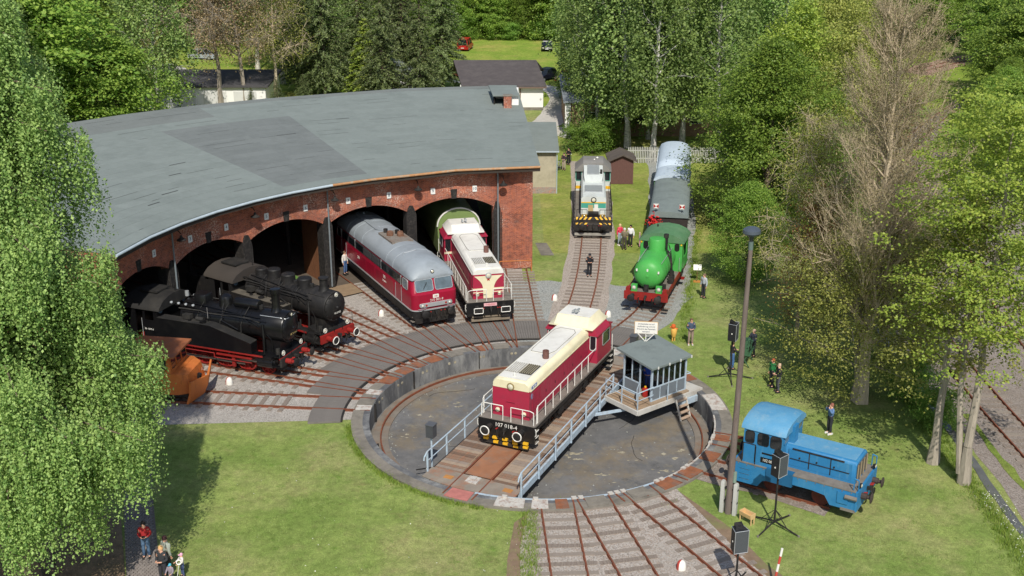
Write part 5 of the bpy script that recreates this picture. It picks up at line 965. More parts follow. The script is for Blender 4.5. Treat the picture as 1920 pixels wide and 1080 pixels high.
# ---------------------------------------------------------------- green fireless engine
def fireless(loc, ph):
    G = layered('fireless green', (74, 164, 76), [((98, 164, 94), .8, .48, .68, .5, None), ((120, 156, 112), 2.5, .58, .72, .4, (2, 2, .4)), ((60, 78, 52), 4, .63, .74, .6, (2.5, 2.5, .35))], .45, .06, 2); GD = mat('dull green roof', (84, 126, 88), .75, .12, 2, (104, 126, 98), .5, 1)
    t = thing('fireless_engine', 'bright green fireless engine with domed vessel and red buffer beam', 'steam locomotive', loc, heading(ph), 'locomotives around the turntable')
    # x = 0 front beam
    MB().bx(-7.6, -.1, -1.3, 1.3, 1.12, 1.28).build('footplate', DECKG, t); MB().bx(-.14, 0, -1.45, 1.45, .75, 1.28).build('buffer_beam', SR, t)
    for y in (-1, 1): MB().bx(-7.6, -.1, min(y*1.3, y*1.36), max(y*1.3, y*1.36), .95, 1.3).build('footplate_edge', SR, t); MB().bx(-7.4, -.2, min(y*.55, y*.62), max(y*.55, y*.62), .45, 1.1).build('frame_plate', SR, t)
    buffers(t, 0, 1, BLK2, None, hm=BLK2, ln=.6); coupling(t, 0, 1, (-.45, .45))
    MB().bx(-.1, .12, -1.5, -1.1, .2, .26).bx(-.1, .12, 1.1, 1.5, .2, .26).build('shunters_step', BLK2, t)
    for x in (-2.6, -5.0):
        for y in (-.78, .78): drivewheel(t, x, y, .56, SR)
    for y in (-1, 1):
        MB().bar((-2.6, y*1.0, .45), (-5.0, y*1.0, .45), .05, .12).build('coupling_rod', ROD, t); MB().cyl((-6.9, y*1.0, .7), (-6.0, y*1.0, .7), .3, 12).build('cylinder', SR, t); MB().bx(-6.4, -5.9, min(y*1.2, y*1.5), max(y*1.2, y*1.5), .4, .46).build('step', SR, t)
        lp = MB().bx(-.35, -.1, min(y*.62, y*1.0), max(y*.62, y*1.0), 1.28, 1.75).build('lamp_bracket', G, t); headlight(t, (-.1, y*.82, 1.55), (1, 0, 0), .14, ALU)
        MB().bx(-.5, -.05, min(y*1.08, y*1.35), max(y*1.08, y*1.35), 1.28, 1.5).build('sand_box', SR, t)
    z = 2.35; rv = 1.02
    prof = [(.02, .42), (.35, .39), (.65, .3), (.85, .16), (.97, -.02), (rv, -.25), (rv, -2.2), (rv+.012, -2.2), (rv+.012, -2.26), (rv, -2.26), (rv, -4.3)]
    MB().lathe(prof, (-.65, 0, z), (1, 0, 0), 32).build('vessel', G, t)
    for x in (-1.4, -2.2, -4.2): MB().lathe([(rv+.003, -.035), (rv+.016, -.035), (rv+.016, .035), (rv+.003, .035)], (-.65+x+.9, 0, z), (1, 0, 0), 32).build('vessel_band', G, t)
    for y in (-1, 1): pathtube([(-.9, y*.78, z+.72), (-2.2, y*.8, z+.72), (-4.6, y*.8, z+.72)], .022, 'vessel_handrail', ALU, t); pathtube([(-4.7, y*.55, z+.9), (-3.9, y*.85, z+.66), (-3.4, y*1.06, z), (-3.4, y*1.1, 1.3)], .03, 'pipe', BLK2, t); MB().bx(-1.2, -.8, min(y*.6, y*1.1), max(y*.6, y*1.1), 1.28, 1.6).build('tool_box', BLK2, t)
    for y, zz in ((-.72, z+.35), (0, z+.4), (.72, z+.28)): MB().bx(-.34, -.3+.0, y-.05, y+.05, zz-.08, zz+.08).build('white_plate', WRIM, t) if abs(y) > .1 else MB().bx(-.28, -.24, -.05, .05, zz-.08, zz+.08).build('white_plate', WRIM, t)
    MB().lathe([(.1, 0), (.1, .04), (.03, .06)], (-.25, 0, z), (1, 0, 0), 12).build('centre_cap', G, t); MB().cyl((-.3, -.05, 1.25), (-.3, -.05, 1.75), .17, 10).build('front_lamp', BLK2, t)
    MB().lathe([(.62, -.35), (.56, -.1), (.54, .62), (.5, .68), (.01, .72)], (-3.3, 0, z+rv), (0, 0, 1), 24).build('steam_dome', G, t)
    MB().cyl((-3.6, .55, z+.9), (-3.6, .55, z+1.75), .13, 10).cyl((-3.6, .55, z+1.7), (-3.6, .55, z+1.95), .17, 10).build('valve', BLK2, t)
    handpipe(t, [(-3.6, .55, z+1.2), (-2.9, .8, z+.95), (-2.8, 1.1, z+.2), (-3.0, 1.15, 1.3)], .05, BLK2); handpipe(t, [(-3.7, .5, z+1.0), (-3.2, .95, z+.7), (-3.4, 1.15, 1.4)], .04, BLK2)
    MB().bx(-2.9, -2.2, 1.05, 1.35, 1.3, 1.75).cyl((-2.55, 1.2, 1.7), (-2.55, 1.2, 2.1), .16, 10).build('air_pump', BLK2, t)
    # cab
    x0, x1 = -4.95, -7.3; fp = [(-1.45, 1.28), (1.45, 1.28), (1.45, 3.32), (1.2, 3.6), (.7, 3.8), (0, 3.86), (-.7, 3.8), (-1.2, 3.6), (-1.45, 3.32)]
    MB().prism(xsec(x0, fp), (-.06, 0, 0)).build('cab_front', G, t); MB().prism(xsec(x1, fp), (-.06, 0, 0)).build('cab_back', G, t)
    for y in (-1, 1):
        MB().bx(x1, x0-.06, min(y*1.4, y*1.45), max(y*1.4, y*1.45), 1.28, 2.1).build('cab_side', G, t); MB().bx(x1, x1+.5, min(y*1.4, y*1.45), max(y*1.4, y*1.45), 2.1, 3.32).build('cab_pillar', G, t); MB().bx(x0-.6, x0-.06, min(y*1.4, y*1.45), max(y*1.4, y*1.45), 2.1, 3.32).build('cab_pillar', G, t)
        MB().prism([(x0+.005, y*1.08+a, 3.0+b_) for a, b_ in rrect(.17, .28, .16, 4)], (.02, 0, 0)).build('cab_window', BLACK, t)
        pathtube([(x0+.08, y*1.3, 1.4), (x0+.08, y*1.3, 2.3)], .02, 'handrail', ALU, t); MB().cyl((x0+.02, y*1.38, 3.2), (x0+.06, y*1.38, 3.2), .06, 8).build('marker_lamp', YELL, t)
        MB().bx(x0-.5, x0+.1, min(y*1.46, y*1.52), max(y*1.46, y*1.52), 1.1, 1.4).build('cab_step_box', BLK2, t)
    rp = [(-1.58, 3.3), (1.58, 3.3), (1.56, 3.38), (1.25, 3.66), (.72, 3.87), (0, 3.94), (-.72, 3.87), (-1.25, 3.66), (-1.56, 3.38)]
    MB().loft([xsec(x, rp) for x in (x0+.06, x1-.3)]).build('cab_roof', GD, t); MB().cyl((-6.6, -.6, 3.85), (-6.6, -.6, 4.05), .05, 6).build('whistle', BLK2, t)
def along(path, s):
    for a, b_ in zip(path[:-1], path[1:]):
        l = (b_-a).length
        if s <= l: return a+(b_-a)*(s/l), math.degrees(math.atan2(b_.x-a.x, b_.y-a.y))
        s -= l
    return path[-1], 0
p0, h0 = Vector((8.75, 71.0, 0)), 0
q0 = Vector((10.6, 77.0, 0)); fireless(Vector((8.72, 71.15, 0)), math.degrees(math.atan2(q0.x-8.72, q0.y-71.15))+180)
# ---------------------------------------------------------------- coaches
def coach_shape(t, L, body, roof, zr=3.75, w=1.45, z0=1.05, hr=.55, ends=None, rn='roof'):
    MB().loft([xsec(x, [(-w, z0), (w, z0), (w, zr-hr), (-w, zr-hr)]) for x in (-L/2, L/2)]).build('body', body, t)
    rp = [(-w-.06, zr-hr-.04)]+[((w+.06)*math.sin(R(a)), zr-hr+hr*math.cos(R(a))**1.0) for a in range(90, -91, -15)][::-1]
    P = [(-(w+.06)*math.cos(R(a)), zr-hr+hr*math.sin(R(a))) for a in range(0, 181, 15)]
    MB().loft([xsec(x, P[::-1]) for x in (-L/2-.12, L/2+.12)]).build(rn, roof, t)
    MB().bx(-L/2, L/2, -1.3, 1.3, .75, 1.05).build('underframe', BLK2, t); bogie(t, L/2-1.6, 2.0, .45); bogie(t, -L/2+1.6, 2.0, .45)
    for s in (-1, 1): buffers(t, s*L/2, s, BLK2)
GRF = mat('grey coach roof', (122, 132, 129), .8, .08, 1.5, (92, 98, 98), .5, .6)
a0 = Vector((11.55, 82.4, 0)); a1 = Vector((13.15, 92.4, 0)); m0 = (a0+a1)/2; h0 = math.degrees(math.atan2(a1.x-a0.x, a1.y-a0.y))+180
bw = thing('brake_van', 'dark wooden van with plain grey roof and open end behind the green engine', 'railway wagon', m0, heading(h0), 'wagons behind the green engine')
WD = mat('dark van wood', (52, 44, 42), .85, .25, 3); L_ = (a1-a0).length
coach_shape(bw, L_, WD, GRF, 3.62, 1.4, hr=.45)
MB().bx(L_/2, L_/2+1.0, -1.3, 1.3, 1.0, 1.12).build('platform', DECKG, bw); MB().bx(L_/2+.02, L_/2+.06, -.25, .2, 1.6, 2.6).build('end_door', mat('grey door', (92, 90, 88), .8), bw); railing(bw, [(L_/2+.95, -1.3, 1.12), (L_/2+.95, -1.3, 2.0), (L_/2+.95, 1.3, 2.0), (L_/2+.95, 1.3, 1.12)], [(L_/2+.95, y, 2.0) for y in (-.6, 0, .6)], m=BLK2)
for y in (-.95, .95):
    o = pathtube([(L_/2-.15, y, 3.3), (L_/2-.15, y, 3.95)], .025, 'signal_bracket', BLK2, bw); MB().prism([(L_/2-.12, y+a, 3.95+b_) for a, b_ in ((-.2, -.17), (.2, -.17), (.2, .17), (-.2, .17))], (-.04, 0, 0)).build('signal_disc', WRIM, o)
    MB().prism([(L_/2-.11, y+a*.19, 3.95+b_*.16) for a, b_ in ((-1, -1), (0, -.1), (-1, 1), (-1, 1))][:3], (-.005, 0, 0)).prism([(L_/2-.11, y+a*.19, 3.95+b_*.16) for a, b_ in ((1, -1), (0, -.1), (1, 1))], (-.005, 0, 0)).build('red_mark', RED, o)
fl = thing('flower_basket', 'bunch of red flowers standing on the end platform of the dark van', 'flowers', m0+Vector((math.sin(R(h0)), math.cos(R(h0)), 0))*(L_/2+.5)+Vector((-1.05, .25, 1.6)), 0)
MB().lathe([(.15, 0), (.25, .35), (.27, .4)], (0, 0, 0), (0, 0, 1), 12).build('basket', mat('wicker', (110, 84, 58), .9, .2, 8), fl); MB().cyl((0, 0, .3), (0, 0, 1.2), .06, 6).build('stem_bundle', mat('stem green', (58, 84, 40), .8), fl)
b = MB()
for i in range(110):
    q = Vector((random.gauss(0, .26), random.gauss(0, .26), 1.35+random.gauss(0, .2))); b.lathe([(.01, -.03), (.07, 0), (.05, .03)], q, (random.gauss(0, 1), random.gauss(0, 1), 1), 5)
tag(b.build('blossom', mat('red blossom', (198, 40, 36), .6, .3, 6), fl), kind='stuff')
gc = thing('green_van', 'dark van with low green end panel between the grey roofed van and railcar', 'railway wagon', Vector((13.45, 94.6, 0)), heading(h0+2), 'wagons behind the green engine')
GE = mat('leaf green paint', (88, 132, 82), .6, .08, 2); PB = mat('pale blue car paint', (190, 204, 216), .5, .05, 1.5, (176, 190, 200), .4, .8)
coach_shape(gc, 3.2, GE, PB, 3.75, 1.42)
for y in (-1.0, 1.0): headlight(gc, (1.63, y, 3.25), (1, 0, 0), .14, BLK2); MB().bx(1.62, 1.66, y-.24, y+.0, 3.15, 3.35).build('signal_plate', WRIM, gc)
rc = thing('railcar', 'pale blue railcar with rounded end and three cab windows below the birches', 'railcar', Vector((14.55, 102.0, 0)), heading(188.5), 'wagons behind the green engine')
PB = mat('pale blue car paint', (190, 204, 216), .5, .05, 1.5, (176, 190, 200), .4, .8)
MB().loft([plan(5.2, 1.45, .6, .6), plan(5.2, 1.45, .6, 2.3), plan(5.15, 1.44, .7, 2.45), plan(4.7, 1.4, .8, 3.15), plan(4.3, 1.25, .8, 3.5), plan(3.9, .9, .7, 3.72), plan(3.6, .5, .4, 3.8)]).build('body', PB, rc)
for y, w in ((-.9, .55), (0, .75), (.9, .55)): window(rc, (4.95-.02*abs(y), y, 2.82), (0, 1, 0), (-.5, 0, .78), w, .55, SKYGL, PB, .03)
MB().loft([plan(5.22, 1.46, .6, 1.2), plan(5.22, 1.46, .6, 2.05)]).build('lower_band', mat('white blue paint', (208, 218, 228), .45, .04), rc); headlight(rc, (4.6, 0, 3.3), (1, 0, .3), .12, BLK2)
for y in (-1, 1):
    for i in range(6): window(rc, (3.2-i*1.3, y*1.445, 2.75), (-y, 0, 0), (0, 0, 1), 1.0, .55, GLASS, PB, .03)
bogie(rc, 3.4, 2.2, .45); bogie(rc, -3.4, 2.2, .45)
# green carriage in bay 10
gp = polar(33.1, -12.3); cg = thing('green_carriage', 'olive green rounded carriage standing in bay 10 behind the crimson diesel', 'railway carriage', gp, heading(-12.3+180))
OL = mat('olive green', (122, 142, 84), .6, .06, 2)
MB().loft([xsec(x, [(-1.5, .9), (1.5, .9), (1.55, 3.0)]+[(1.55*math.cos(R(a)), 3.0+1.3*math.sin(R(a))) for a in range(15, 166, 15)]+[(-1.55, 3.0)]) for x in (-7, 7.6)]).build('body', OL, cg)
MB().tube([(7.62, 1.56*math.cos(R(a)), 3.0+1.31*math.sin(R(a))) for a in range(0, 181, 12)], .06, 5).build('white_rim', WRIM, cg); MB().bx(-7, 7.5, -1.3, 1.3, .5, .9).build('underframe', BLK2, cg); bogie(cg, 5, 2.2, .45); bogie(cg, -5, 2.2, .45); buffers(cg, 7.5, 1)
for y in (-.6, .6): window(cg, (7.61, y, 2.5), (0, 1, 0), (0, 0, 1), .5, .7, GLASS, OL, .03)
# ---------------------------------------------------------------- orange snow plough
OR = layered('orange plough paint', (196, 112, 54), [((176, 92, 48), .8, .48, .66, .6, None), ((140, 78, 48), 2.4, .55, .7, .6, (1.5, 1.5, .5)), ((214, 140, 84), 3, .58, .72, .5, None)], .6, .1, 1.6)
sp = thing('snow_plough', 'orange snow plough with rusty cab roof and wedge blade under the birch', 'snow plough', polar(20.3, -84.2)+Vector((.25, .3, 0)), heading(-84+180))
MB().loft([plan(2.2, 1.3, .12, .55, 2, -1.6), plan(2.2, 1.3, .12, 1.75, 2, -1.6)]).build('body', OR, sp)
MB().loft([[(.55, -1.3, .55), (.55, 1.3, .55), (.55, 1.3, 1.75), (.55, -1.3, 1.75)], [(1.25, -1.05, .6), (1.25, 1.05, .6), (1.05, 1.0, 1.6), (1.05, -1.0, 1.6)]]).build('nose', OR, sp)
MB().loft([plan(1.25, 1.2, .08, 1.75, 2, -1.0), plan(1.15, 1.12, .08, 2.75, 2, -1.05)]).build('cab', OR, sp)
MB().hexa([(-2.5, -1.35, 2.74), (.5, -1.35, 2.66), (.5, 1.35, 2.66), (-2.5, 1.35, 2.74), (-2.5, -1.35, 2.84), (.5, -1.35, 2.76), (.5, 1.35, 2.76), (-2.5, 1.35, 2.84)]).build('cab_roof', mat('rusty roof sheet', (150, 90, 56), .7, .15, 1.5, (118, 84, 70), .8, 1.1), sp)
for y in (-.74, 0, .74): window(sp, (.2, y, 2.25), (0, 1, 0), (-.1, 0, 1), .6, .66, GLASS, OR, .03)
for x in (-.4, -1.4): window(sp, (x, 1.175, 2.25), (-1, 0, 0), (0, -.07, 1), .8, .66, GLASS, OR, .03); window(sp, (x, -1.175, 2.25), (1, 0, 0), (0, .07, 1), .8, .66, GLASS, OR, .03)
for y in (-1, 1): MB().loft([[(1.5, y*.02, .12), (1.15, y*1.5, .12), (1.05, y*1.5, .12), (1.38, y*.02, .12)], [(1.75, y*.02, .65), (1.35, y*1.55, .7), (1.25, y*1.55, .7), (1.63, y*.02, .65)], [(1.85, y*.02, 1.25), (1.45, y*1.6, 1.45), (1.35, y*1.6, 1.45), (1.73, y*.02, 1.25)]]).build('blade', OR, sp)
MB().cyl((1.2, .1, .9), (1.3, .1, 1.25), .12, 10).build('chain_hook', BLK2, sp); MB().bx(-3.7, 1.0, -1.1, 1.1, .35, .55).build('underframe', BLK2, sp)
for x in (-2.6, -.6):
    for y in (-.75, .75): drivewheel(sp, x, y, .42, WHEEL, 6)
text('2', .2, WRIM, sp, (1.24, .62, 1.3), (0, 1, 0), (0, 0, 1))
# ---------------------------------------------------------------- turntable bridge (local +x runs away from the camera, +y left)
BG = thing('turntable_bridge', 'planked turntable bridge with rusty rails and pale blue railings', 'turntable bridge', (CX, CY, 0), heading(24.8))
for y in (-1.05, 1.05): MB().bx(-8.85, 8.85, y-.14, y+.14, -.85, -.14).build('girder', DARK, BG)
for y in (-2.42, 2.3): MB().bx(-8.2, 8.2, y-.05, y+.05, -.34, -.02).build('edge_beam', BLUEP if y < 0 else DARK, BG)
b = MB()
for i in range(18):
    x = -8+i*.94
    for y0, y1 in ((-2.4, -1.1), (1.1, 2.3)): b.bar((x, y0, -.2), (x, y1, -.45), .07, .08)
b.build('bracket', DARK, BG)
PKM = [MB().bx(-.108, .108, -.74, .74, -.06, .004*k).mesh('deck_plank', m) for k, m in enumerate((PLANK, mat('grey deck plank', (146, 132, 120), .95, .2, 2, (118, 90, 72), .6, 1, .5, 25, stretch=(1, 5, 1)), mat('dark deck plank', (112, 92, 78), .95, .2, 2, (136, 96, 70), .6, 1, .5, 25, stretch=(1, 5, 1)), mat('pale deck plank', (162, 144, 126), .95, .15, 2, (130, 104, 84), .6, 1, .5, 25, stretch=(1, 5, 1))))]
for i in range(64):
    x = -7.7+i*.245
    for y in (-1.62, 1.55): link('deck_plank', random.choice(PKM), BG, (x, y, -.012+random.uniform(-.006, .006)), random.uniform(-.008, .008))
for x0, x1, m in ((-7.6, -3.4, RUST), (-3.4, 3.3, RUST), (3.3, 7.8, RUST)): MB().bx(x0+.01, x1-.01, -.68, .68, -.05, -.02).build('centre_plate', mat('orange brown plate', (150, 104, 76), .85, .2, 1, (126, 112, 100), .8, .8, .3), BG)
GP = mat('grey rust plate', (138, 128, 116), .85, .18, 1.2, (160, 98, 62), .8, .9, .3)
for s in (-1, 1):
    P = []; 
    for k in range(9): y = -2.45+4.85*k/8; P.append((s*math.sqrt(9.04**2-y*y), y))
    pl = [(s*7.72, -2.45)]+P+[(s*7.72, 2.4)]
    MB().prism([(x, y, -.06) for x, y in pl], (0, 0, .055)).build('end_plate', GP, BG); MB().prism([(x*.999, y, -.5) for x, y in P]+[(x*.985, y, -.5) for x, y in P[::-1]], (0, 0, .47)).build('end_girder', BLUEP, BG)
    MB().bx(s*8.1-.3, s*8.1+.3, -.3, .3, -.004, .05).bx(s*8.1-.1, s*8.1+.25, -.12, .12, .05, .1).build('locking_bolt', PEEL, BG)
for y in (1.2, -1.9): MB().bx(-8.45, -8.15, y-.22, y+.22, -.004, .02).build('ochre_plate', mat('ochre rust', (176, 124, 70), .85, .15, 2), BG)
for y in (-.75, .75):
    b = MB(); railprof(b, [Vector((-9.75, y, 0)), Vector((0, y, 0)), Vector((9.03, y, 0))], 0); b.build('rail', RAIL, BG)
for y in (-.92, .9, -1.55): MB().bar((-7.6, y-.3*(1 if y < -1 else 0), .008), (7.7, y-.3*(1 if y < -1 else 0), .008), .025, .012).build('deck_strip', mat('tan strip', (160, 140, 116), .9), BG)
def bridge_rail(y, x0, x1, n):
    railing(BG, [(x0-.35, y, .72), (x0-.3, y, .88), (x0, y, 1.05), (x1, y, 1.05)], [], .036, BLUEP, name='top_rail'); MB().tube([(x0, y, .55), (x1, y, .55)], .024, 6).build('middle_rail', BLUEP, BG)
    for i in range(n): x = x0+(x1-x0)*i/(n-1); MB().bx(x-.04, x+.04, y-.035, y+.035, -.3, 1.05).build('railing_post', BLUEP, BG)
bridge_rail(2.38, -8.2, 7.6, 9); bridge_rail(-2.55, -8.2, 4.1, 7)
for y in (-.62, .62): MB().cyl((-8.3, -3.2+y*0, -.95), (-8.3, -3.1, -.95), .01, 6) if False else None
for s in (-1, 1):
    for y in (-1.4, 1.4): MB().lathe([(.12, -.08), (.42, -.06), (.45, -.06), (.42, .06), (.12, .06)], (s*8.35, y, -.6), (1, 0, 0), 18).build('carrier_wheel', DARK, BG)
# mast with small dark floodlight at each end
for c, lab in ((Vector((CX, CY, 0))+UB*-6.66+NB*-3.0, 'dark floodlight box on a pale post at the near end of the bridge'), (Vector((CX, CY, 0))+UB*8.5+NB*2.2, 'dark floodlight box on a short post behind the control cabin')):
    fl = thing('floodlight_post', lab, 'floodlight', c+Vector((0, 0, -.5)), heading(24.8+180), 'floodlight boxes at the bridge ends')
    MB().cyl((0, 0, -.4), (0, 0, 1.5), .05, 8).build('post', BLUEP, fl); MB().bx(-.2, .2, -.2, .2, 1.5, 2.15).build('housing', mat('dark grey box', (72, 74, 78), .5, .1), fl); MB().bx(-.23, .23, -.23, .23, 2.15, 2.2).build('lid', mat('dark grey lid', (86, 88, 92), .5, .1), fl)
    MB().bar((0, 0, -.2), (.55 if lab.endswith('bridge') else -.5, -.6, -.2), .05, .05).build('arm', DARK, fl)
# ---------------------------------------------------------------- control cabin, turned on its own platform beside the bridge
e1 = (UB*math.cos(R(26.8))+NB*math.sin(R(26.8))).normalized(); e2 = (UB*math.sin(R(26.8))*-1*-1 if False else -(Vector((e1.y, -e1.x, 0)))).normalized()
# e1: near corner -> right corner; e2: near corner -> left corner (away from the viewer's right)
near = Vector((CX, CY, 0))+UB*3.35+NB*4.98
K = thing('control_cabin', 'glazed pale blue control cabin with grey roof overhanging the pit', 'cabin', near, math.atan2(e1.y, e1.x))
LX, LY = 2.6, 2.1      # local x along e1, local y along e2
FRM = BLUEP; PNL = mat('blue grey panel', (108, 116, 124), .6, .08, 2); GLC = glass_mat('cabin glass', (206, 214, 214), .35); z0 = .18
MB().bx(-.25, LX+.1, -.0-.25, LY+.1, z0-.08, z0).build('floor', mat('cabin floor', (150, 130, 108), .9, .15, 3), K)
hn, hf = 1.98, 2.5      # roof heights: low on the near/right side
def zr(x, y): return z0+1.95+.28*y/LY+.05
def post(x, y, w=.05, z1=None): MB().bx(x-w, x+w, y-w, y+w, z0, z1 or zr(x, y)).build('corner_post', FRM, K)
for x, y in ((0, 0), (LX, 0), (LX, LY), (0, LY)): post(x, y)
def wallside(p, q, n, panels, name):
    p = Vector((*p, 0)); q = Vector((*q, 0)); u = (q-p)/n; nn = Vector((u.y, -u.x, 0)).normalized()
    for i in range(n):
        a, c = p+u*i, p+u*(i+1); zt = lambda v: zr(v.x, v.y)-.1; ins = u.normalized()*.03
        MB().add([a+ins+Vector((0, 0, z0+.82)), c-ins+Vector((0, 0, z0+.82)), c-ins+Vector((0, 0, zt(c))), a+ins+Vector((0, 0, zt(a)))], [(0, 1, 2, 3)]).build('window_pane', GLC, K)
        if i: MB().bar(a+Vector((0, 0, z0+.8)), a+Vector((0, 0, zt(a))), .065, .06, nn).build('mullion', FRM, K)
    for i in range(panels):
        v = (q-p)/panels; a, c = p+v*i, p+v*(i+1); ins = v.normalized()*.04
        MB().prism([a+ins+Vector((0, 0, z0+.06)), c-ins+Vector((0, 0, z0+.06)), c-ins+Vector((0, 0, z0+.72)), a+ins+Vector((0, 0, z0+.72))], nn*.02).build('lower_panel', PNL, K)
        if i: MB().bar(a+Vector((0, 0, z0)), a+Vector((0, 0, z0+.78)), .05, .05, nn).build('mullion', FRM, K)
    for z in (z0+.77, z0+.03): MB().bar(p+Vector((0, 0, z)), q+Vector((0, 0, z)), .06, .07).build('sill', FRM, K)
    MB().bar(p+Vector((0, 0, zr(p.x, p.y)-.05)), q+Vector((0, 0, zr(q.x, q.y)-.05)), .06, .12).build('head_rail', FRM, K)
wallside((0, 0), (LX, 0), 6, 4, 'front'); wallside((LX, LY), (0, LY), 4, 3, 'rear'); wallside((LX, 0), (LX, LY), 3, 2, 'right')
wallside((0, LY), (0, LY*.42), 2, 1, 'left')
MB().bar((0, LY*.42, z0), (0, LY*.42, zr(0, LY*.42)-.05), .07, .07).bar((0, LY*.42, zr(0, LY*.42)-.08), (0, 0, zr(0, 0)-.08), .06, .1).build('door_frame', FRM, K)
MB().bx(-.55, -.5, .1, .6, z0, z0+.0) if False else None
dl = MB().hexa([(-.02, LY*.42, z0+.05), (-.62, LY*.42-.45, z0+.05), (-.65, LY*.42-.42, z0+.05), (-.05, LY*.42+.03, z0+.05), (-.02, LY*.42, z0+.75), (-.62, LY*.42-.45, z0+.75), (-.65, LY*.42-.42, z0+.75), (-.05, LY*.42+.03, z0+.75)]).build('cabin_door', FRM, K)
RFC = mat('cabin roof felt', (116, 126, 125), .85, .08, 1.5, (86, 94, 96), .6, .7, .2)
o = .24; MB().hexa([(-o, -o, zr(0, 0)-.05), (LX+o, -o, zr(0, 0)-.05), (LX+o, LY+o+.2, zr(0, LY)+.0), (-o, LY+o+.2, zr(0, LY)+.0), (-o, -o, zr(0, 0)+.06), (LX+o, -o, zr(0, 0)+.06), (LX+o, LY+o+.2, zr(0, LY)+.12), (-o, LY+o+.2, zr(0, LY)+.12)]).build('cabin_roof', RFC, K)
for i in range(4): MB().bar((.2+i*.85, -o-.03, zr(0, 0)+.08), (.2+i*.85, -o-.03, zr(0, 0)-.06), .05, .05).build('roof_clip', WRIM, K)
pathtube([(LX+.08, -.05, 1.1), (LX+.35, -.08, 1.1), (LX+.35, .5, 1.1)], .03, 'corner_grab', FRM, K)
# balcony and supporting frame
TM = mat('timber platform', (192, 190, 184), .9, .15, 2, (130, 116, 100), .6, 1)
MB().prism([(-1.25, -.28, z0-.14), (LX+1.1, -.28, z0-.14), (LX+1.0, .9, z0-.14), (LX+.15, LY+.2, z0-.14), (-1.25, LY+.2, z0-.14)], (0, 0, .055)).build('platform', TM, K)
for i in range(8): MB().bx(-1.22, -.27, -.22+i*.3, .06+i*.3, z0-.084, z0-.05).build('platform_board', mat('balcony board', (150, 128, 104), .9, .2, 3, None, 0, 1, .2), K)
MB().bar((-1.25, -.31, z0-.22), (LX+1.1, -.31, z0-.22), .07, .26).bar((-1.28, -.28, z0-.22), (-1.28, LY+.2, z0-.22), .07, .26).build('platform_edge', TM, K)
MB().bar((LX-.6, -.1, -.36), (LX+1.1, -.1, -.36), .7, .34).build('support_beam', FRM, K); MB().bar((-3.0, 1.6, -.35), (1.4, .2, -.35), .1, .14).bar((-1.0, 2.4, -.35), (2.6, 1.5, -.35), .1, .14).build('support_beam', FRM, K)
pts = [(-1.22, LY+.15, z0+.9), (-1.22, -.22, z0+.9), (-.05, -.22, z0+.95)]
MB().tube(pts, .03, 6).tube([(x, y, z-.45) for x, y, z in pts], .022, 6).build('balcony_rail', BLUEP, K)
for x, y in ((-1.22, LY+.15), (-1.22, 1.0), (-1.22, -.22)): MB().bar((x, y, z0-.1), (x, y, z0+.9), .05, .05).build('balcony_post', BLUEP, K)
MB().bar((LX*.36, -.32, z0-.3), (LX*.36, -.32, .95), .04, .04).build('ladder_handrail', FRM, K)
# ladder at the right front
lx = LX*.45
for dx in (0, .75): MB().bar((lx+.35+dx, -.42, .02), (lx+.35+dx, -.85, -1.12), .05, .09).build('ladder_rail', mat('pale ladder', (196, 192, 184), .7, .1, 3), K)
for i in range(4): f = .1+i*.27; y = -.42-.43*f; MB().bx(lx+.35, lx+1.1, y-.1, y+.1, .02-1.14*f-.02, .02-1.14*f+.02).build('ladder_tread', mat('ladder tread', (172, 150, 130), .85, .2, 3), K)
# cabin interior: lever desk
MB().bx(1.3, 2.3, 1.3, 1.9, z0, z0+.85).build('control_desk', PNL, K); MB().cyl((1.5, 1.5, z0+.85), (1.45, 1.3, z0+1.25), .03, 6).build('lever', SR, K)
cr_ = thing('red_container', 'red container with orange cap standing in the cabin doorway', 'container', near+e1*.25+e2*.7+Vector((0, 0, z0)), 0); MB().lathe([(.15, 0), (.17, .05), (.17, .45), (.06, .52)], (0, 0, 0), (0, 0, 1), 12).build('body', RED, cr_); MB().cyl((0, 0, .5), (0, 0, .6), .06, 8).build('cap', YELL, cr_)
# notice board on the roof
rp_ = near+e1*1.7+e2*(LY+.15); sg = thing('notice_board', 'white notice board with four lines of text on the cabin roof', 'sign', rp_+Vector((0, 0, zr(0, LY)+.1)), math.atan2(-1, -.12))
for y in (-.5, 0, .5): MB().bar((0, y*.08, 0), (.0, y, .5), .04, .04).build('support_leg', WRIM, sg)
bd = MB().bx(-.02, .02, -.62, .62, .45, 1.12).build('board', WRIM, sg); MB().bx(-.035, -.015, -.65, .65, .42, 1.15).build('board_back', mat('board wood', (196, 164, 120), .8), sg)
for i, tx in enumerate(('Drehscheibe nur auf', 'Aufforderung und mit', 'Erlaubnis des Personals', 'betreten!')): text(tx, .108, mat('navy lettering', (44, 50, 86), .6), bd, (.026, 0, 1.02-i*.15), (0, 1, 0), (0, 0, 1))
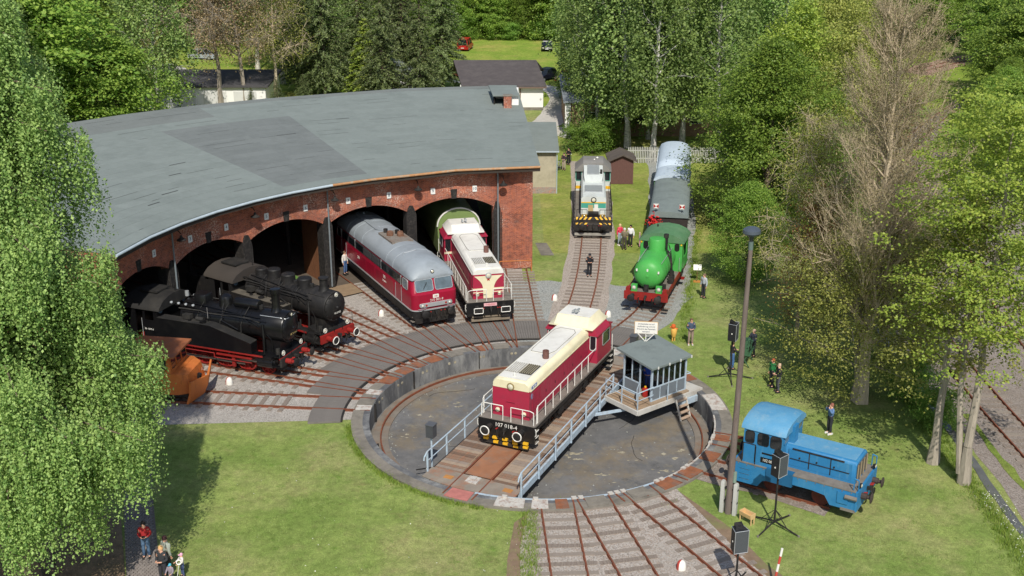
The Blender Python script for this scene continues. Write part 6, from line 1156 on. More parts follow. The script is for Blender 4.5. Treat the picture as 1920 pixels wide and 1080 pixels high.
# ---------------------------------------------------------------- lamp mast
lm = thing('lamp_mast', 'tall leaning grey lamp mast with dome lamp, held between two short concrete posts', 'lamp mast', (9.72, 45.85, -.12), R(60))
top = Vector((.12, .04, 12.4)); MSTM = mat('weathered mast', (112, 100, 94), .85, .18, 2, (84, 70, 62), .6, 1.2, .2, 30, stretch=(3, 3, .6))
def lean(z): return Vector((.05*z*.5*.5, -.02*z*.5, z))
MB().cyl((0, 0, -.3), lean(12.4), .165, 14, .095).build('mast', MSTM, lm)
CP_ = mat('concrete post', (176, 176, 170), .9, .12, 2, (140, 138, 130), .6, 2)
for y in (-.3, .3): MB().loft([[(a+.0, y+b_, z) for a, b_ in rrect(.13, .09, .02, 1)] for z in (-.1, 1.5)]+[[(a*.7, y+b_*.7, 1.56) for a, b_ in rrect(.13, .09, .02, 1)]]).build('concrete_post', CP_, lm)
MB().bx(-.07, .07, -.4, .4, .55, .63).bx(-.07, .07, -.4, .4, 1.2, 1.28).build('clamp', DARK, lm); MB().cyl((.0, -.2, 1.6), (.02, -.2, 2.1), .09, 8).build('cable_box', mat('green grey box', (120, 138, 126), .6), lm)
h = lean(12.4); MB().cyl(h, h+Vector((0, 0, .35)), .1, 10).build('bracket', mat('lamp bracket', (96, 112, 108), .6, .1), lm)
MB().lathe([(.07, .3), (.1, .5), (.15, .6)], h, (0, 0, 1), 12).build('neck', mat('dark grey enamel', (58, 64, 70), .35, .08), lm)
MB().lathe([(.15, .6), (.3, .65), (.38, .74), (.36, .86), (.25, .95), (.1, .99), (.01, 1.0)], h, (0, 0, 1), 24).build('lamp_dome', mat('grey lamp dome', (74, 82, 92), .3, .06, 2), lm)
# ---------------------------------------------------------------- loudspeakers on stands
def speaker(label, c, zb, face, tripod=True, spin=0, s=1.0):
    t = thing('speaker_stand', label, 'loudspeaker', c, R(face), 'black loudspeakers on stands')
    MB().cyl((0, 0, .02 if not tripod else .2), (0, 0, zb+.1), .045, 8).build('pole', BLK2, t)
    if tripod:
        for k in range(4 if s > .5 else 3):
            a = R(spin+k*(90 if s > .5 else 120)); e = Vector((math.cos(a)*1.25, math.sin(a)*1.25, .03)); o = MB().bar((0, 0, .28), e, .05, .05).bar((0, 0, .85), e*.55+Vector((0, 0, .1)), .03, .03).build('leg', BLK2, t); MB().cyl(e-Vector((0, 0, .03)), e+Vector((0, 0, .04)), .05, 8).build('foot', CONC, o)
    bm_ = MB().loft([[( -.24, -.23, zb), (.22, -.3, zb), (.22, .3, zb), (-.24, .23, zb)], [(-.24, -.23, zb+1.0), (.22, -.3, zb+1.0), (.22, .3, zb+1.0), (-.24, .23, zb+1.0)]]).build('cabinet', mat('speaker black', (36, 37, 39), .55, .1, 6), t)
    MB().bx(.222, .24, -.27, .27, zb+.04, zb+.96).build('grille', mat('speaker grille', (74, 78, 82), .6, .2, 30), t)
    P = [(.235, -.29, zb+.01), (.235, .29, zb+.01), (.235, .29, zb+.99), (.235, -.29, zb+.99)]; b = MB(); b.tube(P+P[:1], .014, 4)
    for y in (-1, 1): b.tube([(.23, y*.3, zb+1.0), (-.24, y*.235, zb+1.0)], .012, 4)
    b.build('edge_trim', ALU, t); MB().bx(-.16, -.02, -.06, .06, zb+1.0, zb+1.1).build('handle', BLACK, t); MB().cyl((0, -.265, zb+.45), (0, -.28, zb+.45), .04, 8).build('side_socket', WRIM, t)
    MB().hexa([(-.2, -.16, zb+1.002), (.1, -.2, zb+1.002), (.1, .2, zb+1.002), (-.2, .16, zb+1.002), (-.2, -.16, zb+1.18), (.0, -.18, zb+1.06), (.0, .18, zb+1.06), (-.2, .16, zb+1.18)]).build('cover', BLACK, t)
speaker('black loudspeaker on splayed black legs standing behind the tall lamp mast', (12.46, 60.75, -.13), 2.35, -25, True, 20)
speaker('black loudspeaker on a tripod in front of the small blue shunter', (11.55, 44.7, -.13), 2.55, -50, True, 5)
speaker('black loudspeaker on a pole beside the near approach track at the bottom edge', (9.0, 40.0, -.13), 1.75, -75, True, 45)
# ---------------------------------------------------------------- striped post, marker stones, trough, basket, board
sp_ = thing('striped_post', 'leaning red and white striped post in the grass at the bottom edge', 'post', (10.55, 40.1, -.13), 0)
d = Vector((.16, .1, 1)).normalized(); WR = mat('faded red', (190, 74, 60), .6, .1, 3)
for i in range(5): MB().cyl(d*(.34*i), d*(.34*(i+1)), .05, 10).build('white_band' if i % 2 == 0 else 'red_band', WRIM if i % 2 == 0 else WR, sp_)
MK = [('small white and red marker stone between the wall track and the lawn track', 2.88, 73.64), ('small white and red marker stone left of the green engine track, behind the bridge diesel', 6.25, 70.53), ('small white and red marker stone left of the long crimson diesel', -8.52, 70.69), ('white and red marker stone between the approach tracks at the bottom edge', 7.0, 41.35), ('small red and white marker stone beside the orange snow plough', -15.95, 59.89)]
for lab, x, y in MK:
    mk = thing('marker_stone', lab, 'marker stone', (x, y, -.12), R(-90-40), 'clearance marker stones between the tracks')
    prof = [(.2, 0), (.2, .16), (.17, .3), (.1, .39), (.01, .42)]
    for s, m in ((0, WRIM), (math.pi, WR)):
        vs = []; n = 8
        for r, z in prof: vs += [(r*math.cos(s+math.pi*i/n), r*math.sin(s+math.pi*i/n), z) for i in range(n+1)]
        MB().add(vs, [(j*(n+1)+i, j*(n+1)+i+1, (j+1)*(n+1)+i+1, (j+1)*(n+1)+i) for j in range(4) for i in range(n)]).build('white_half' if m is WRIM else 'red_half', m, mk)
tr = thing('wooden_trough', 'small pale wooden trough on four legs in the grass by the lamp mast', 'trough', (10.42, 45.05, -.13), R(-52)); tr.scale = (.78, .7, .85)
PW_ = mat('pale new wood', (206, 172, 122), .8, .12, 3, None, 0, 1, .1, 20, stretch=(1, 8, 1))
for x in (-.4, .4):
    MB().prism([(x-.02, -.2, .34), (x-.02, .2, .34), (x-.02, .26, .62), (x-.02, -.26, .62)], (.04, 0, 0)).build('end_board', PW_, tr)
    for y in (-.14, .14): MB().bx(x-.03, x+.03, y-.03, y+.03, 0, .36).build('leg', PW_, tr)
for s in (-1, 1): MB().hexa([(-.38, s*.18, .36), (.38, s*.18, .36), (.38, s*.2, .36), (-.38, s*.2, .36), (-.38, s*.24, .6), (.38, s*.24, .6), (.38, s*.26, .6), (-.38, s*.26, .6)]).build('side_board', PW_, tr)
MB().bx(-.38, .38, -.18, .18, .34, .37).build('bottom_board', PW_, tr)
bk = thing('carved_figure', 'small orange and yellow painted wooden figure standing on the lawn behind the cabin', 'figure', (9.95, 66.3, -.12), R(-80)); bk.scale = (.85,)*3
b = MB().lathe([(.14, .35), (.2, .55), (.24, .85), (.2, .95), (.1, 1.0)], (0, 0, 0), (0, 0, 1), 12); b.build('body', mat('ochre wood', (216, 168, 84), .7, .1), bk)
MB().lathe([(.1, 0), (.17, .12), (.15, .26), (.02, .34)], (0, -.05, 1.0), (0, 0, 1), 12).build('hat', mat('orange paint', (206, 98, 44), .6, .1), bk); MB().cyl((.05, .25, .95), (-.05, -.3, 1.1), .05, 6).build('arm', MATS['orange paint'], bk)
for y in (-.08, .08): MB().cyl((0, y, 0), (0, y, .4), .05, 8).build('leg', MATS['ochre wood'], bk)
ib = thing('info_board', 'small white information board on a thin post right of the green engine', 'sign', (13.05, 77.4, -.12), R(-95)); MB().cyl((0, 0, 0), (0, 0, .95), .025, 6).build('post', mat('brown post', (120, 92, 62), .8), ib); MB().prism([(.12, -.28, .9), (.12, .28, .9), (-.08, .28, 1.25), (-.08, -.28, 1.25)], (-.02, 0, -.02)).build('board', WRIM, ib); MB().bx(-.2, .2, -.25, .25, 0, .04).build('foot', mat('orange wood', (190, 128, 62), .8), ib)
il = thing('info_board', 'white label board nailed to the grey leaning stump under the birch', 'sign', (-19.0, 41.6, 1.6), R(-75)); MB().bx(-.02, .02, -.28, .28, 0, .36).build('board', mat('grey label', (186, 186, 184), .5, .05), il); MB().cyl((-.05, 0, -1.7), (-.05, 0, .1), .035, 6).build('post', BLK2, il)
gb = thing('equipment_case', 'stack of dark green equipment cases on a trestle beside the loudspeaker', 'cases', (13.75, 62.9, -.13), R(-20))
GN = mat('case green', (62, 98, 70), .6, .1, 3); MB().bx(-.35, .35, -.75, .75, .75, .82).build('trestle_top', GN, gb)
for x, y, w, d_, z, hh in ((-.02, -.4, .5, .6, .82, .5), (0, .35, .55, .7, .82, .42), (.05, -.3, .4, .5, 1.32, .32)): MB().bx(x-w/2, x+w/2, y-d_/2, y+d_/2, z, z+hh).build('case', GN, gb); MB().bx(x+w/2, x+w/2+.02, y-d_*.3, y+d_*.3, z+.1, z+hh-.1).build('case_front', BLACK, gb)
for y in (-.65, .65): MB().bar((-.3, y, 0), (.2, y, .78), .05, .05).bar((.3, y, 0), (-.2, y, .78), .05, .05).build('trestle_leg', GN, gb)
# ---------------------------------------------------------------- people
DG = lambda: bpy.context.evaluated_depsgraph_get()
def skin_mesh(name, pts, edges, rad, sub=1):
    me = bpy.data.meshes.new(name); me.from_pydata([tuple(p) for p in pts], edges, []); o = bpy.data.objects.new('tmp', me); COL.objects.link(o)
    o.modifiers.new('s', 'SKIN'); sm = o.modifiers.new('u', 'SUBSURF'); sm.levels = sub; sm.render_levels = sub
    for i, r in enumerate(rad):
        r = r if isinstance(r, tuple) else (r, r); me.skin_vertices[0].data[i].radius = r
    me.skin_vertices[0].data[0].use_root = True
    bpy.context.view_layer.update(); ev = o.evaluated_get(DG()); out = bpy.data.meshes.new_from_object(ev); bpy.data.objects.remove(o); out.name = name
    out.materials.clear(); out.materials.append(None)
    out.polygons.foreach_set('use_smooth', [True]*len(out.polygons)); return out
def pose(kind):
    """joints of a standing figure 1.74 m tall that faces +x"""
    J = {'pelvis': (0, 0, .95), 'belly': (0, 0, 1.1), 'chest': (.0, 0, 1.3), 'neck': (.0, 0, 1.47), 'head': (.02, 0, 1.58), 'crown': (.01, 0, 1.68), 'nose': (.12, 0, 1.585)}
    for s, n in ((1, 'l'), (-1, 'r')):
        J.update({'sh'+n: (0, s*.18, 1.39), 'hip'+n: (0, s*.09, .9), 'kn'+n: (.03, s*.1, .5), 'an'+n: (0, s*.11, .09), 'to'+n: (.14, s*.13, .04)})
        a = {'stand': ((-.02, s*.25, 1.12), (.04, s*.26, .87), (.06, s*.25, .78)), 'hold': ((-.03, s*.25, 1.12), (.2, s*.12, 1.1), (.27, s*.06, 1.12)), 'photo': ((.14, s*.27, 1.26), (.2, s*.11, 1.5), (.19, s*.05, 1.57)), 'walk': ((-.08*s, s*.25, 1.13), (.05-.14*s, s*.26, .9), (.08-.16*s, s*.25, .82)), 'reach': ((.12, s*.25, 1.15), (.34, s*.2, 1.1), (.42, s*.17, 1.1)), 'behind': ((-.1, s*.24, 1.12), (-.12, s*.1, .95), (-.13, s*.03, .92))}[kind]
        J['el'+n], J['wr'+n], J['ha'+n] = a
        if kind == 'walk': J['kn'+n] = (.06+.12*s, s*.1, .5); J['an'+n] = (-.02+.2*s, s*.1, .1); J['to'+n] = (.12+.2*s, s*.11, .05)
    return J
POSES = {}
def get_pose(kind):
    if kind in POSES: return POSES[kind]
    J = pose(kind); rad = {'pelvis': (.12, .15), 'belly': (.1, .135), 'chest': (.11, .15), 'neck': .055, 'head': .085, 'crown': .075, 'nose': .018}
    for n in 'lr': rad.update({'sh'+n: .062, 'el'+n: .043, 'wr'+n: .03, 'ha'+n: .036, 'hip'+n: .085, 'kn'+n: .058, 'an'+n: .042, 'to'+n: .035})
    E = [('pelvis', 'belly'), ('belly', 'chest'), ('chest', 'neck'), ('neck', 'head'), ('head', 'crown'), ('head', 'nose')]
    for n in 'lr': E += [('chest', 'sh'+n), ('sh'+n, 'el'+n), ('el'+n, 'wr'+n), ('wr'+n, 'ha'+n), ('pelvis', 'hip'+n), ('hip'+n, 'kn'+n), ('kn'+n, 'an'+n), ('an'+n, 'to'+n)]
    def make(name, keep, scale, extra=0):
        ks = [k for k in J if any(k in e for e in keep)]
        ks.sort(key=lambda k: k != 'pelvis' and k != 'chest'); ix = {k: i for i, k in enumerate(ks)}
        rr = []
        for k in ks: q = rad[k]; q = q if isinstance(q, tuple) else (q, q); rr.append((q[0]*scale+extra, q[1]*scale+extra))
        return skin_mesh(name, [J[k] for k in ks], [(ix[a], ix[b]) for a, b in keep], rr)
    body = make('body', E, 1)
    f = MB()
    for n in 'lr':                                        # fingers: four unequal bent chains and a thumb, grown into the body mesh
        h = Vector(J['ha'+n]); d = (h-Vector(J['wr'+n])).normalized(); w = basis(d)[0]; q = basis(d)[1]
        for k, L_ in enumerate((.07, .082, .076, .06)): o = h+w*(.021*(k-1.5)); f.tube([o, o+d*L_*.6, o+d*L_+q*.02], .0085, 5, .006)
        f.tube([h+w*.03-d*.02, h+w*.055+d*.015, h+w*.05+d*.04], .009, 5)
    import bmesh
    bmh = bmesh.new(); bmh.from_mesh(body); tmp = f.mesh('x'); bmh.from_mesh(tmp); bmh.to_mesh(body); bmh.free(); body.polygons.foreach_set('use_smooth', [True]*len(body.polygons))
    tr_ = make('trousers', [e for e in E if e[0] in ('hipl', 'hipr') or e[1] in ('hipl', 'hipr') or (e[0][:2] == 'kn')]+[('pelvis', 'belly')], 1.06, .018)
    jk = make('jacket', [('pelvis', 'belly'), ('belly', 'chest')]+[e for e in E if e[0][:2] in ('sh', 'el') or (e[0] == 'chest')], 1.06, .02)
    sh = MB(); ha = MB(); ey = MB()
    for n in 'lr':
        a, t_ = Vector(J['an'+n]), Vector(J['to'+n]); sh.loft([[a+Vector((-.09+u, v, z-a.z+(a.z-.09))) for u, v in rrect(.05, .042, .03, 2)] for z in (0, .07)]); sh.loft([[(t_+a)/2+Vector((-.02+u*k, v*k, z-((t_+a)/2).z+(a.z-.09))) for u, v in rrect(.14, .048, .045, 3)] for k, z in ((1, 0), (1, .05), (.75, .085))])
    ha.lathe([(.1, -.02), (.103, .05), (.085, .1), (.045, .125), (.01, .13)], (-.005, 0, 1.6), (-.12, 0, 1), 16)
    for s in (-1, 1): ey.cyl((.088, s*.032, 1.605), (.1, s*.032, 1.605), .013, 6)
    ey.bar((.095, -.025, 1.535), (.095, .025, 1.535), .012, .01)
    def fin(b, n): m_ = b.mesh(n); m_.materials.append(None); return m_
    POSES[kind] = dict(body=body, trousers=tr_, jacket=jk, shoes=fin(sh, 'shoes'), hair=fin(ha, 'hair'), eyes=fin(ey, 'face_features')); return POSES[kind]
SKN = mat('skin', (214, 164, 138), .55, .05, 6); EYE = mat('eye dark', (52, 38, 34), .4)
def cloth(rgb): return mat('cloth %d %d %d' % rgb, rgb, .85, .12, 8)
def person(label, x, y, face, kind, top, legs, hair, shoes=(40, 38, 38), s=1.0, hat=None, group=None, z=-.12, cat='person'):
    t = thing('person', label, cat, (x, y, z), heading(face), group); P = get_pose(kind)
    for n, m in (('body', SKN), ('trousers', cloth(legs)), ('jacket', cloth(top)), ('shoes', cloth(shoes)), ('hair', cloth(hat or hair)), ('face_features', EYE)):
        o = link(n if not (n == 'hair' and hat) else 'cap', P['eyes' if n == 'face_features' else n], t); o.material_slots[0].link = 'OBJECT'; o.material_slots[0].material = m
    t.scale = (s, s, s)
    if hat: b = MB().loft([[(.13+a, b_, 1.63+z_) for a, b_ in rrect(.07, .075, .05, 3)] for z_ in (0, .012)]); o = b.build('cap_peak', cloth(hat), t)
    return t
def held(name, label, cat, p, face, off, size, rgb, s=1.0):
    a = R(90-face); o = Vector((math.cos(a)*off[0]-math.sin(a)*off[1], math.sin(a)*off[0]+math.cos(a)*off[1], off[2]))*s
    t = thing(name, label, cat, Vector(p)+o, heading(face)); x, y, z = size
    MB().loft([[(u*k, v*k, w) for u, v in rrect(x/2, y/2, min(x, y)*.2, 2)] for k, w in ((.92, 0), (1, z*.1), (1, z*.9), (.92, z))]).build('body', cloth(rgb), t); return t
person('man in white shirt and blue jeans on the planks by the long crimson diesel', -11.95, 78.75, 120, 'stand', (226, 222, 214), (72, 98, 140), (96, 76, 58), z=-.0)
person('man in black jacket and black cap walking on the empty track behind the turntable', 5.53, 78.5, 178, 'hold', (34, 35, 40), (36, 37, 42), (30, 30, 34), hat=(40, 42, 48), z=-.1)
person('woman in pink jacket with rucksack in the group left of the green engine', 8.35, 86.0, 150, 'stand', (214, 62, 88), (150, 160, 170), (216, 190, 140), (220, 216, 210))
person('man in olive shirt and dark trousers seen from behind, left of the green engine', 8.6, 84.9, 20, 'hold', (122, 112, 92), (74, 68, 62), (206, 206, 196))
person('person in white top and black coat in the group left of the green engine', 9.15, 85.7, 200, 'stand', (226, 228, 230), (42, 42, 48), (30, 30, 30))
person('child in grey jacket and pink trousers beside the green engine cab', 9.85, 85.6, 100, 'stand', (150, 136, 138), (206, 150, 168), (196, 174, 150), s=.68)
person('man in pale grey shirt and dark trousers below the bushy green tree', 13.0, 74.1, 235, 'stand', (170, 176, 184), (46, 48, 54), (120, 96, 80))
person('man in blue hooded jacket and beige trousers on the lawn behind the cabin', 10.9, 65.7, 178, 'hold', (66, 80, 102), (150, 130, 120), (110, 84, 66), (196, 190, 184))
person('person in black jacket and grey trousers, nearer of the pair beside the leafing trees', 14.75, 58.8, 262, 'hold', (36, 37, 40), (84, 84, 92), (206, 176, 150))
person('person with green scarf and red hair, farther of the pair beside the leafing trees', 14.55, 59.5, 250, 'stand', (52, 132, 76), (40, 40, 44), (176, 92, 60))
person('person in blue jacket taking a photograph behind the blue shunter', 16.3, 53.7, 250, 'photo', (92, 122, 164), (44, 46, 54), (150, 96, 80), (206, 204, 200))
held('camera', 'small black camera held up by the person in blue jacket behind the shunter', 'camera', (16.3, 53.7, -.12), 250, (.2, 0, 1.54), (.08, .13, .09), (34, 34, 36))
person('technician in black top and blue jeans behind the farther loudspeaker', 12.75, 62.0, 70, 'reach', (44, 44, 48), (70, 104, 152), (70, 56, 48))
person('technician in dark jacket standing behind the green equipment cases', 14.35, 63.9, 230, 'reach', (58, 62, 72), (50, 52, 58), (190, 160, 140))
person('man in red jacket and blue jeans walking on the cobbled path', -15.35, 42.2, 172, 'hold', (166, 42, 44), (86, 112, 140), (40, 34, 32))
held('camera', 'small dark camera held by the man in red jacket on the path', 'camera', (-15.35, 42.2, -.12), 172, (.27, 0, 1.08), (.1, .14, .1), (34, 34, 36))
person('woman with dark hair in grey green jacket at the bottom left path edge', -14.15, 41.1, 40, 'stand', (158, 164, 152), (60, 58, 60), (62, 36, 40))
person('person with fair hair in black jacket at the bottom left path edge', -14.1, 40.35, 200, 'hold', (52, 54, 58), (52, 52, 58), (214, 168, 116))
person('child in pink hat and white top on the lawn at the bottom left', -13.45, 40.8, 230, 'reach', (214, 208, 206), (74, 86, 124), (224, 160, 186), s=.64, hat=(226, 170, 196))
person('small child in turquoise cap and grey top at the bottom left', -13.75, 40.2, 190, 'reach', (140, 130, 140), (110, 108, 116), (90, 180, 200), s=.58, hat=(86, 176, 200))
lp = thing('pinwheel', 'white paper pinwheel on a stick held by the small child in turquoise cap', 'toy', (-13.5, 40.2, .45), 0); MB().cyl((0, 0, -.2), (.12, .05, .45), .012, 6).build('stick', WRIM, lp); MB().ring((.12, .02, .47), (.2, -1, .3), .09, .025).build('wheel', WRIM, lp)
person('operator in blue overalls inside the control cabin by the window', *(near+e1*.75+e2*1.0)[:2], 200, 'hold', (40, 72, 166), (44, 62, 120), (70, 60, 54), z=z0)
person('operator in grey jacket inside the control cabin', *(near+e1*1.6+e2*.75)[:2], 120, 'stand', (92, 98, 108), (52, 52, 60), (90, 70, 60), z=z0)
# cyclist and walker by the annex
def bicycle(label, x, y, face, rgb):
    t = thing('bicycle', label, 'bicycle', (x, y, -.12), heading(face)); fm = cloth(rgb)
    for dx in (-.5, .5):
        o = MB().ring((dx, 0, .34), (0, 1, 0), .32, .022).build('wheel', BLK2, t); b = MB()
        for k in range(8): a = math.pi*k/4; b.cyl((dx, 0, .34), (dx+.31*math.cos(a), 0, .34+.31*math.sin(a)), .005, 4)
        b.build('spokes', ALU, o)
    MB().tube([(-.5, 0, .34), (-.15, 0, .85), (.38, 0, .85), (.0, 0, .3), (-.15, 0, .85)], .02, 6).tube([(0, 0, .3), (-.5, 0, .34)], .016, 6).tube([(.5, 0, .34), (.38, 0, .95)], .02, 6).build('frame', fm, t)
    MB().tube([(.34, -.26, 1.0), (.4, 0, .97), (.34, .26, 1.0)], .016, 6).build('handlebar', ALU, t); MB().loft([[(-.2+a, b_, z) for a, b_ in rrect(.12, .07, .05, 2)] for z in (.9, .95)]).build('saddle', BLACK, t); MB().cyl((0, -.1, .3), (0, .1, .3), .09, 10).build('crank', DARK, t)
bicycle('silver bicycle standing on the grass beside the stucco lean-to', 4.55, 110.2, 205, (150, 152, 156)); bicycle('dark bicycle farther behind, by the hedge', 5.75, 113.2, 195, (52, 52, 58))
person('cyclist in dark jacket and beige trousers beside the silver bicycle', 5.05, 110.4, 200, 'hold', (50, 42, 52), (172, 156, 144), (60, 50, 50)); person('cyclist in black coat standing behind the silver bicycle', 5.6, 112.6, 200, 'hold', (26, 26, 30), (30, 30, 34), (26, 26, 30))
# ---------------------------------------------------------------- cars
def car(label, x, y, face, rgb, L_=4.4, w=.86, h=1.45, van=False, group='cars parked beyond the shed'):
    t = thing('parked_car', label, 'van' if van else 'car', (x, y, -.12), heading(face), group); pm = mat('car paint %d %d %d' % rgb, rgb, .3, .04, 2, None, 0, 1, 0, 40, 0, .6); a = L_/2
    low = [(-a, .35), (-a*.98, .75), (-a*.9, .86), (a*.45, .9), (a*.93, .74), (a, .5), (a*.98, .3), (-a*.98, .25)] if not van else [(-a, .35), (-a, .95), (a*.62, .98), (a*.95, .85), (a, .5), (a*.98, .3), (-a*.98, .28)]
    MB().loft([[(x_*(1 if abs(yy) < w else .98), yy, z) for x_, z in low] for yy in (-w, -w*.94, w*.94, w)]).build('body', pm, t)
    up = ((-.82, .4, .86, -.62, .1, h) if not van else (-.99, .6, .95, -.95, .32, h)); x0, x1, zb, x2, x3, zt = up; x0, x1, x2, x3 = [q*a for q in (x0, x1, x2, x3)]
    MB().hexa([(x0, -w*.95, zb), (x1, -w*.95, zb), (x1, w*.95, zb), (x0, w*.95, zb), (x2, -w*.76, zt-.06), (x3, -w*.76, zt-.06), (x3, w*.76, zt-.06), (x2, w*.76, zt-.06)]).build('window_band', GLASS, t)
    MB().hexa([(x2-.04, -w*.77, zt-.07), (x3+.04, -w*.77, zt-.07), (x3+.04, w*.77, zt-.07), (x2-.04, w*.77, zt-.07), (x2, -w*.7, zt), (x3, -w*.7, zt), (x3, w*.7, zt), (x2, w*.7, zt)]).build('car_roof', pm, t)
    for s in (-1, 1):
        MB().bar((x1, s*w*.94, zb), (x3, s*w*.77, zt-.05), .06, .05).bar((x0, s*w*.94, zb), (x2, s*w*.77, zt-.05), .12, .05).bar(((x0+x1)/2, s*w*.955, zb), ((x2+x3)/2, s*w*.775, zt-.05), .08, .05).build('pillar', pm, t)
        for dx in (-a*.6, a*.62): o = MB().lathe([(.1, -.1), (.3, -.1), (.32, -.06), (.32, .08), (.22, .1)], (dx, s*(w-.08), .32), (0, s, 0), 14).build('wheel', BLK2, t); MB().cyl((dx, s*(w+.0), .32), (dx, s*(w+.03), .32), .19, 10).build('hub', ALU, o)
        MB().bx(a*.94, a*1.0, min(s*w*.55, s*w*.9), max(s*w*.55, s*w*.9), .55, .72).build('headlight', LENS, t); MB().bx(-a*1.0, -a*.97, min(s*w*.65, s*w*.92), max(s*w*.65, s*w*.92), .6, .85 if not van else 1.1).build('tail_light', RED, t)
    MB().bx(a*.97, a*1.01, -.26, .26, .4, .5).bx(-a*1.015, -a*.99, -.26, .26, .5, .6).build('number_plate', WRIM, t)
car('red van seen from behind at the left end of the meadow', -7.7, 193.5, 10, (176, 30, 36), 4.4, .92, 1.95, True)
car('black car facing the camera at the far edge of the meadow', 5.75, 193, 182, (26, 28, 34), 4.4, .9, 1.5); car('grey green car half hidden by birch leaves at the far meadow edge', 9.0, 193, 180, (70, 84, 78), 4.3)
car('dark blue estate car on the grass right of the dark roofed building', 4.6, 163.5, 215, (28, 32, 44), 4.7, .92, 1.6); car('red car on the grass behind the blue estate car and the bush', 7.6, 162.4, 208, (190, 40, 44), 4.2)
car('red car hidden behind the dark roofed white building', -7.2, 166, 140, (176, 40, 40), 4.2)
car('silver estate car parked under the thin trees at upper left', -48.2, 183, 105, (160, 166, 174), 4.6, .9, 1.6); car('white and red car parked under the trees at upper left, nearer than the silver one', -49.3, 168.4, 80, (214, 208, 204), 4.3)
car('blue car glimpsed between the trunks at top left centre', -34, 185, 175, (78, 112, 148), 4.2); car('pale blue car glimpsed through the birch crowns', 25, 172, 170, (140, 160, 172), 4.2); car('white car glimpsed through the birch crowns at the meadow edge', 14.5, 188, 185, (214, 214, 212), 4.2)
# ---------------------------------------------------------------- trees
G_ = np.random.default_rng(5)
def quads_mesh(name, V, m):
    n = len(V); me = bpy.data.meshes.new(name); me.vertices.add(n*4); me.vertices.foreach_set('co', V.reshape(-1).astype(np.float32)); me.loops.add(n*4); me.loops.foreach_set('vertex_index', np.arange(n*4, dtype=np.int32)); me.polygons.add(n); me.polygons.foreach_set('loop_start', np.arange(0, n*4, 4, dtype=np.int32)); me.update(calc_edges=True); me.validate(); me.materials.append(m); return me
def unit(v): return v/np.maximum(np.linalg.norm(v, axis=1, keepdims=True), 1e-6)
def leaves(c, size, up=.5, asp=.62, out=None, hang=0):
    """one folded leaf or spray (rhombus) on every centre"""
    n = len(c); N = G_.normal(size=(n, 3)); N[:, 2] = np.abs(N[:, 2])+up
    if out is not None: N += out*1.0
    N = unit(N); A = G_.normal(size=(n, 3)); A[:, 2] -= hang; U = unit(A-N*np.sum(A*N, 1, keepdims=True)); V = np.cross(N, U); s = size*G_.uniform(.65, 1.3, (n, 1))
    return np.stack([c-U*s*.5, c+V*s*.5*asp-U*s*.05, c+U*s*.5, c-V*s*.5*asp-U*s*.05], 1)
def segs_mesh(name, S_, m, nside=5):
    """tapered limbs; S_ rows: ax ay az bx by bz ra rb"""
    S_ = np.array(S_); a = S_[:, :3]; b = S_[:, 3:6]; d = unit(b-a); h = np.where(np.abs(d[:, 2:3]) > .95, np.array([[1., 0, 0]]), np.array([[0, 0, 1.]])); u = unit(np.cross(d, h)); w = np.cross(d, u); vs = []
    for i in range(nside): t = 2*math.pi*i/nside; o = u*math.cos(t)+w*math.sin(t); vs.append(a+o*S_[:, 6:7]); vs.append(b+o*S_[:, 7:8])
    Q = np.stack([np.stack([vs[2*i], vs[2*((i+1) % nside)], vs[2*((i+1) % nside)+1], vs[2*i+1]], 1) for i in range(nside)], 1).reshape(-1, 4, 3)
    me = quads_mesh(name, Q, m); me.polygons.foreach_set('use_smooth', [True]*len(me.polygons)); return me
def limbs(H, spread, n, r0, base=.25, seed=0, lean=(0, 0), up=.7, sub_=2, wig=.03, jit=.7):
    rr = random.Random(seed); S_ = []; pts = []; k = 9; P = []
    for i in range(k+1):
        t = i/k; P.append((lean[0]*t+rr.gauss(0, wig*H*.15), lean[1]*t+rr.gauss(0, wig*H*.15), H*.93*t)) if i else P.append((0, 0, -.15))
    for i in range(k):
        f = (1.5 if i == 0 else 1); S_.append((*P[i], *P[i+1], r0*f*(1-i/k*.93), r0*(1-(i+1)/k*.93)))
    for j in range(n):
        t = base+(1-base)*(j+rr.random())/n*.97; i = min(k-1, int(t*k)); q = np.array(P[i])+(np.array(P[i+1])-np.array(P[i]))*(t*k-i); az = j*2.4+rr.gauss(0, .3); L_ = spread(t)*rr.uniform(.75, 1.05); rad = r0*(1-t*.93)*.45
        d = np.array([math.cos(az), math.sin(az), up*rr.uniform(.5, 1.3)]); d /= np.linalg.norm(d); m_ = 4
        for s in range(m_):
            e = q+d*L_/m_*1.1; S_.append((*q, *e, rad*(1-s/m_*.8), rad*(1-(s+1)/m_*.8))); q = e; pts.append(e); d = d+np.array([rr.gauss(0, .18), rr.gauss(0, .18), rr.gauss(.04, .12)]); d /= np.linalg.norm(d)
            for _ in range(sub_):
                dd = d+np.array([rr.gauss(0, jit), rr.gauss(0, jit), rr.gauss(.1, .4)]); dd /= np.linalg.norm(dd); e2 = e+dd*L_*rr.uniform(.15, .4); S_.append((*e, *e2, rad*.35*(1-s/m_*.6), rad*.1)); pts.append(e2)
    return S_, np.array(pts)
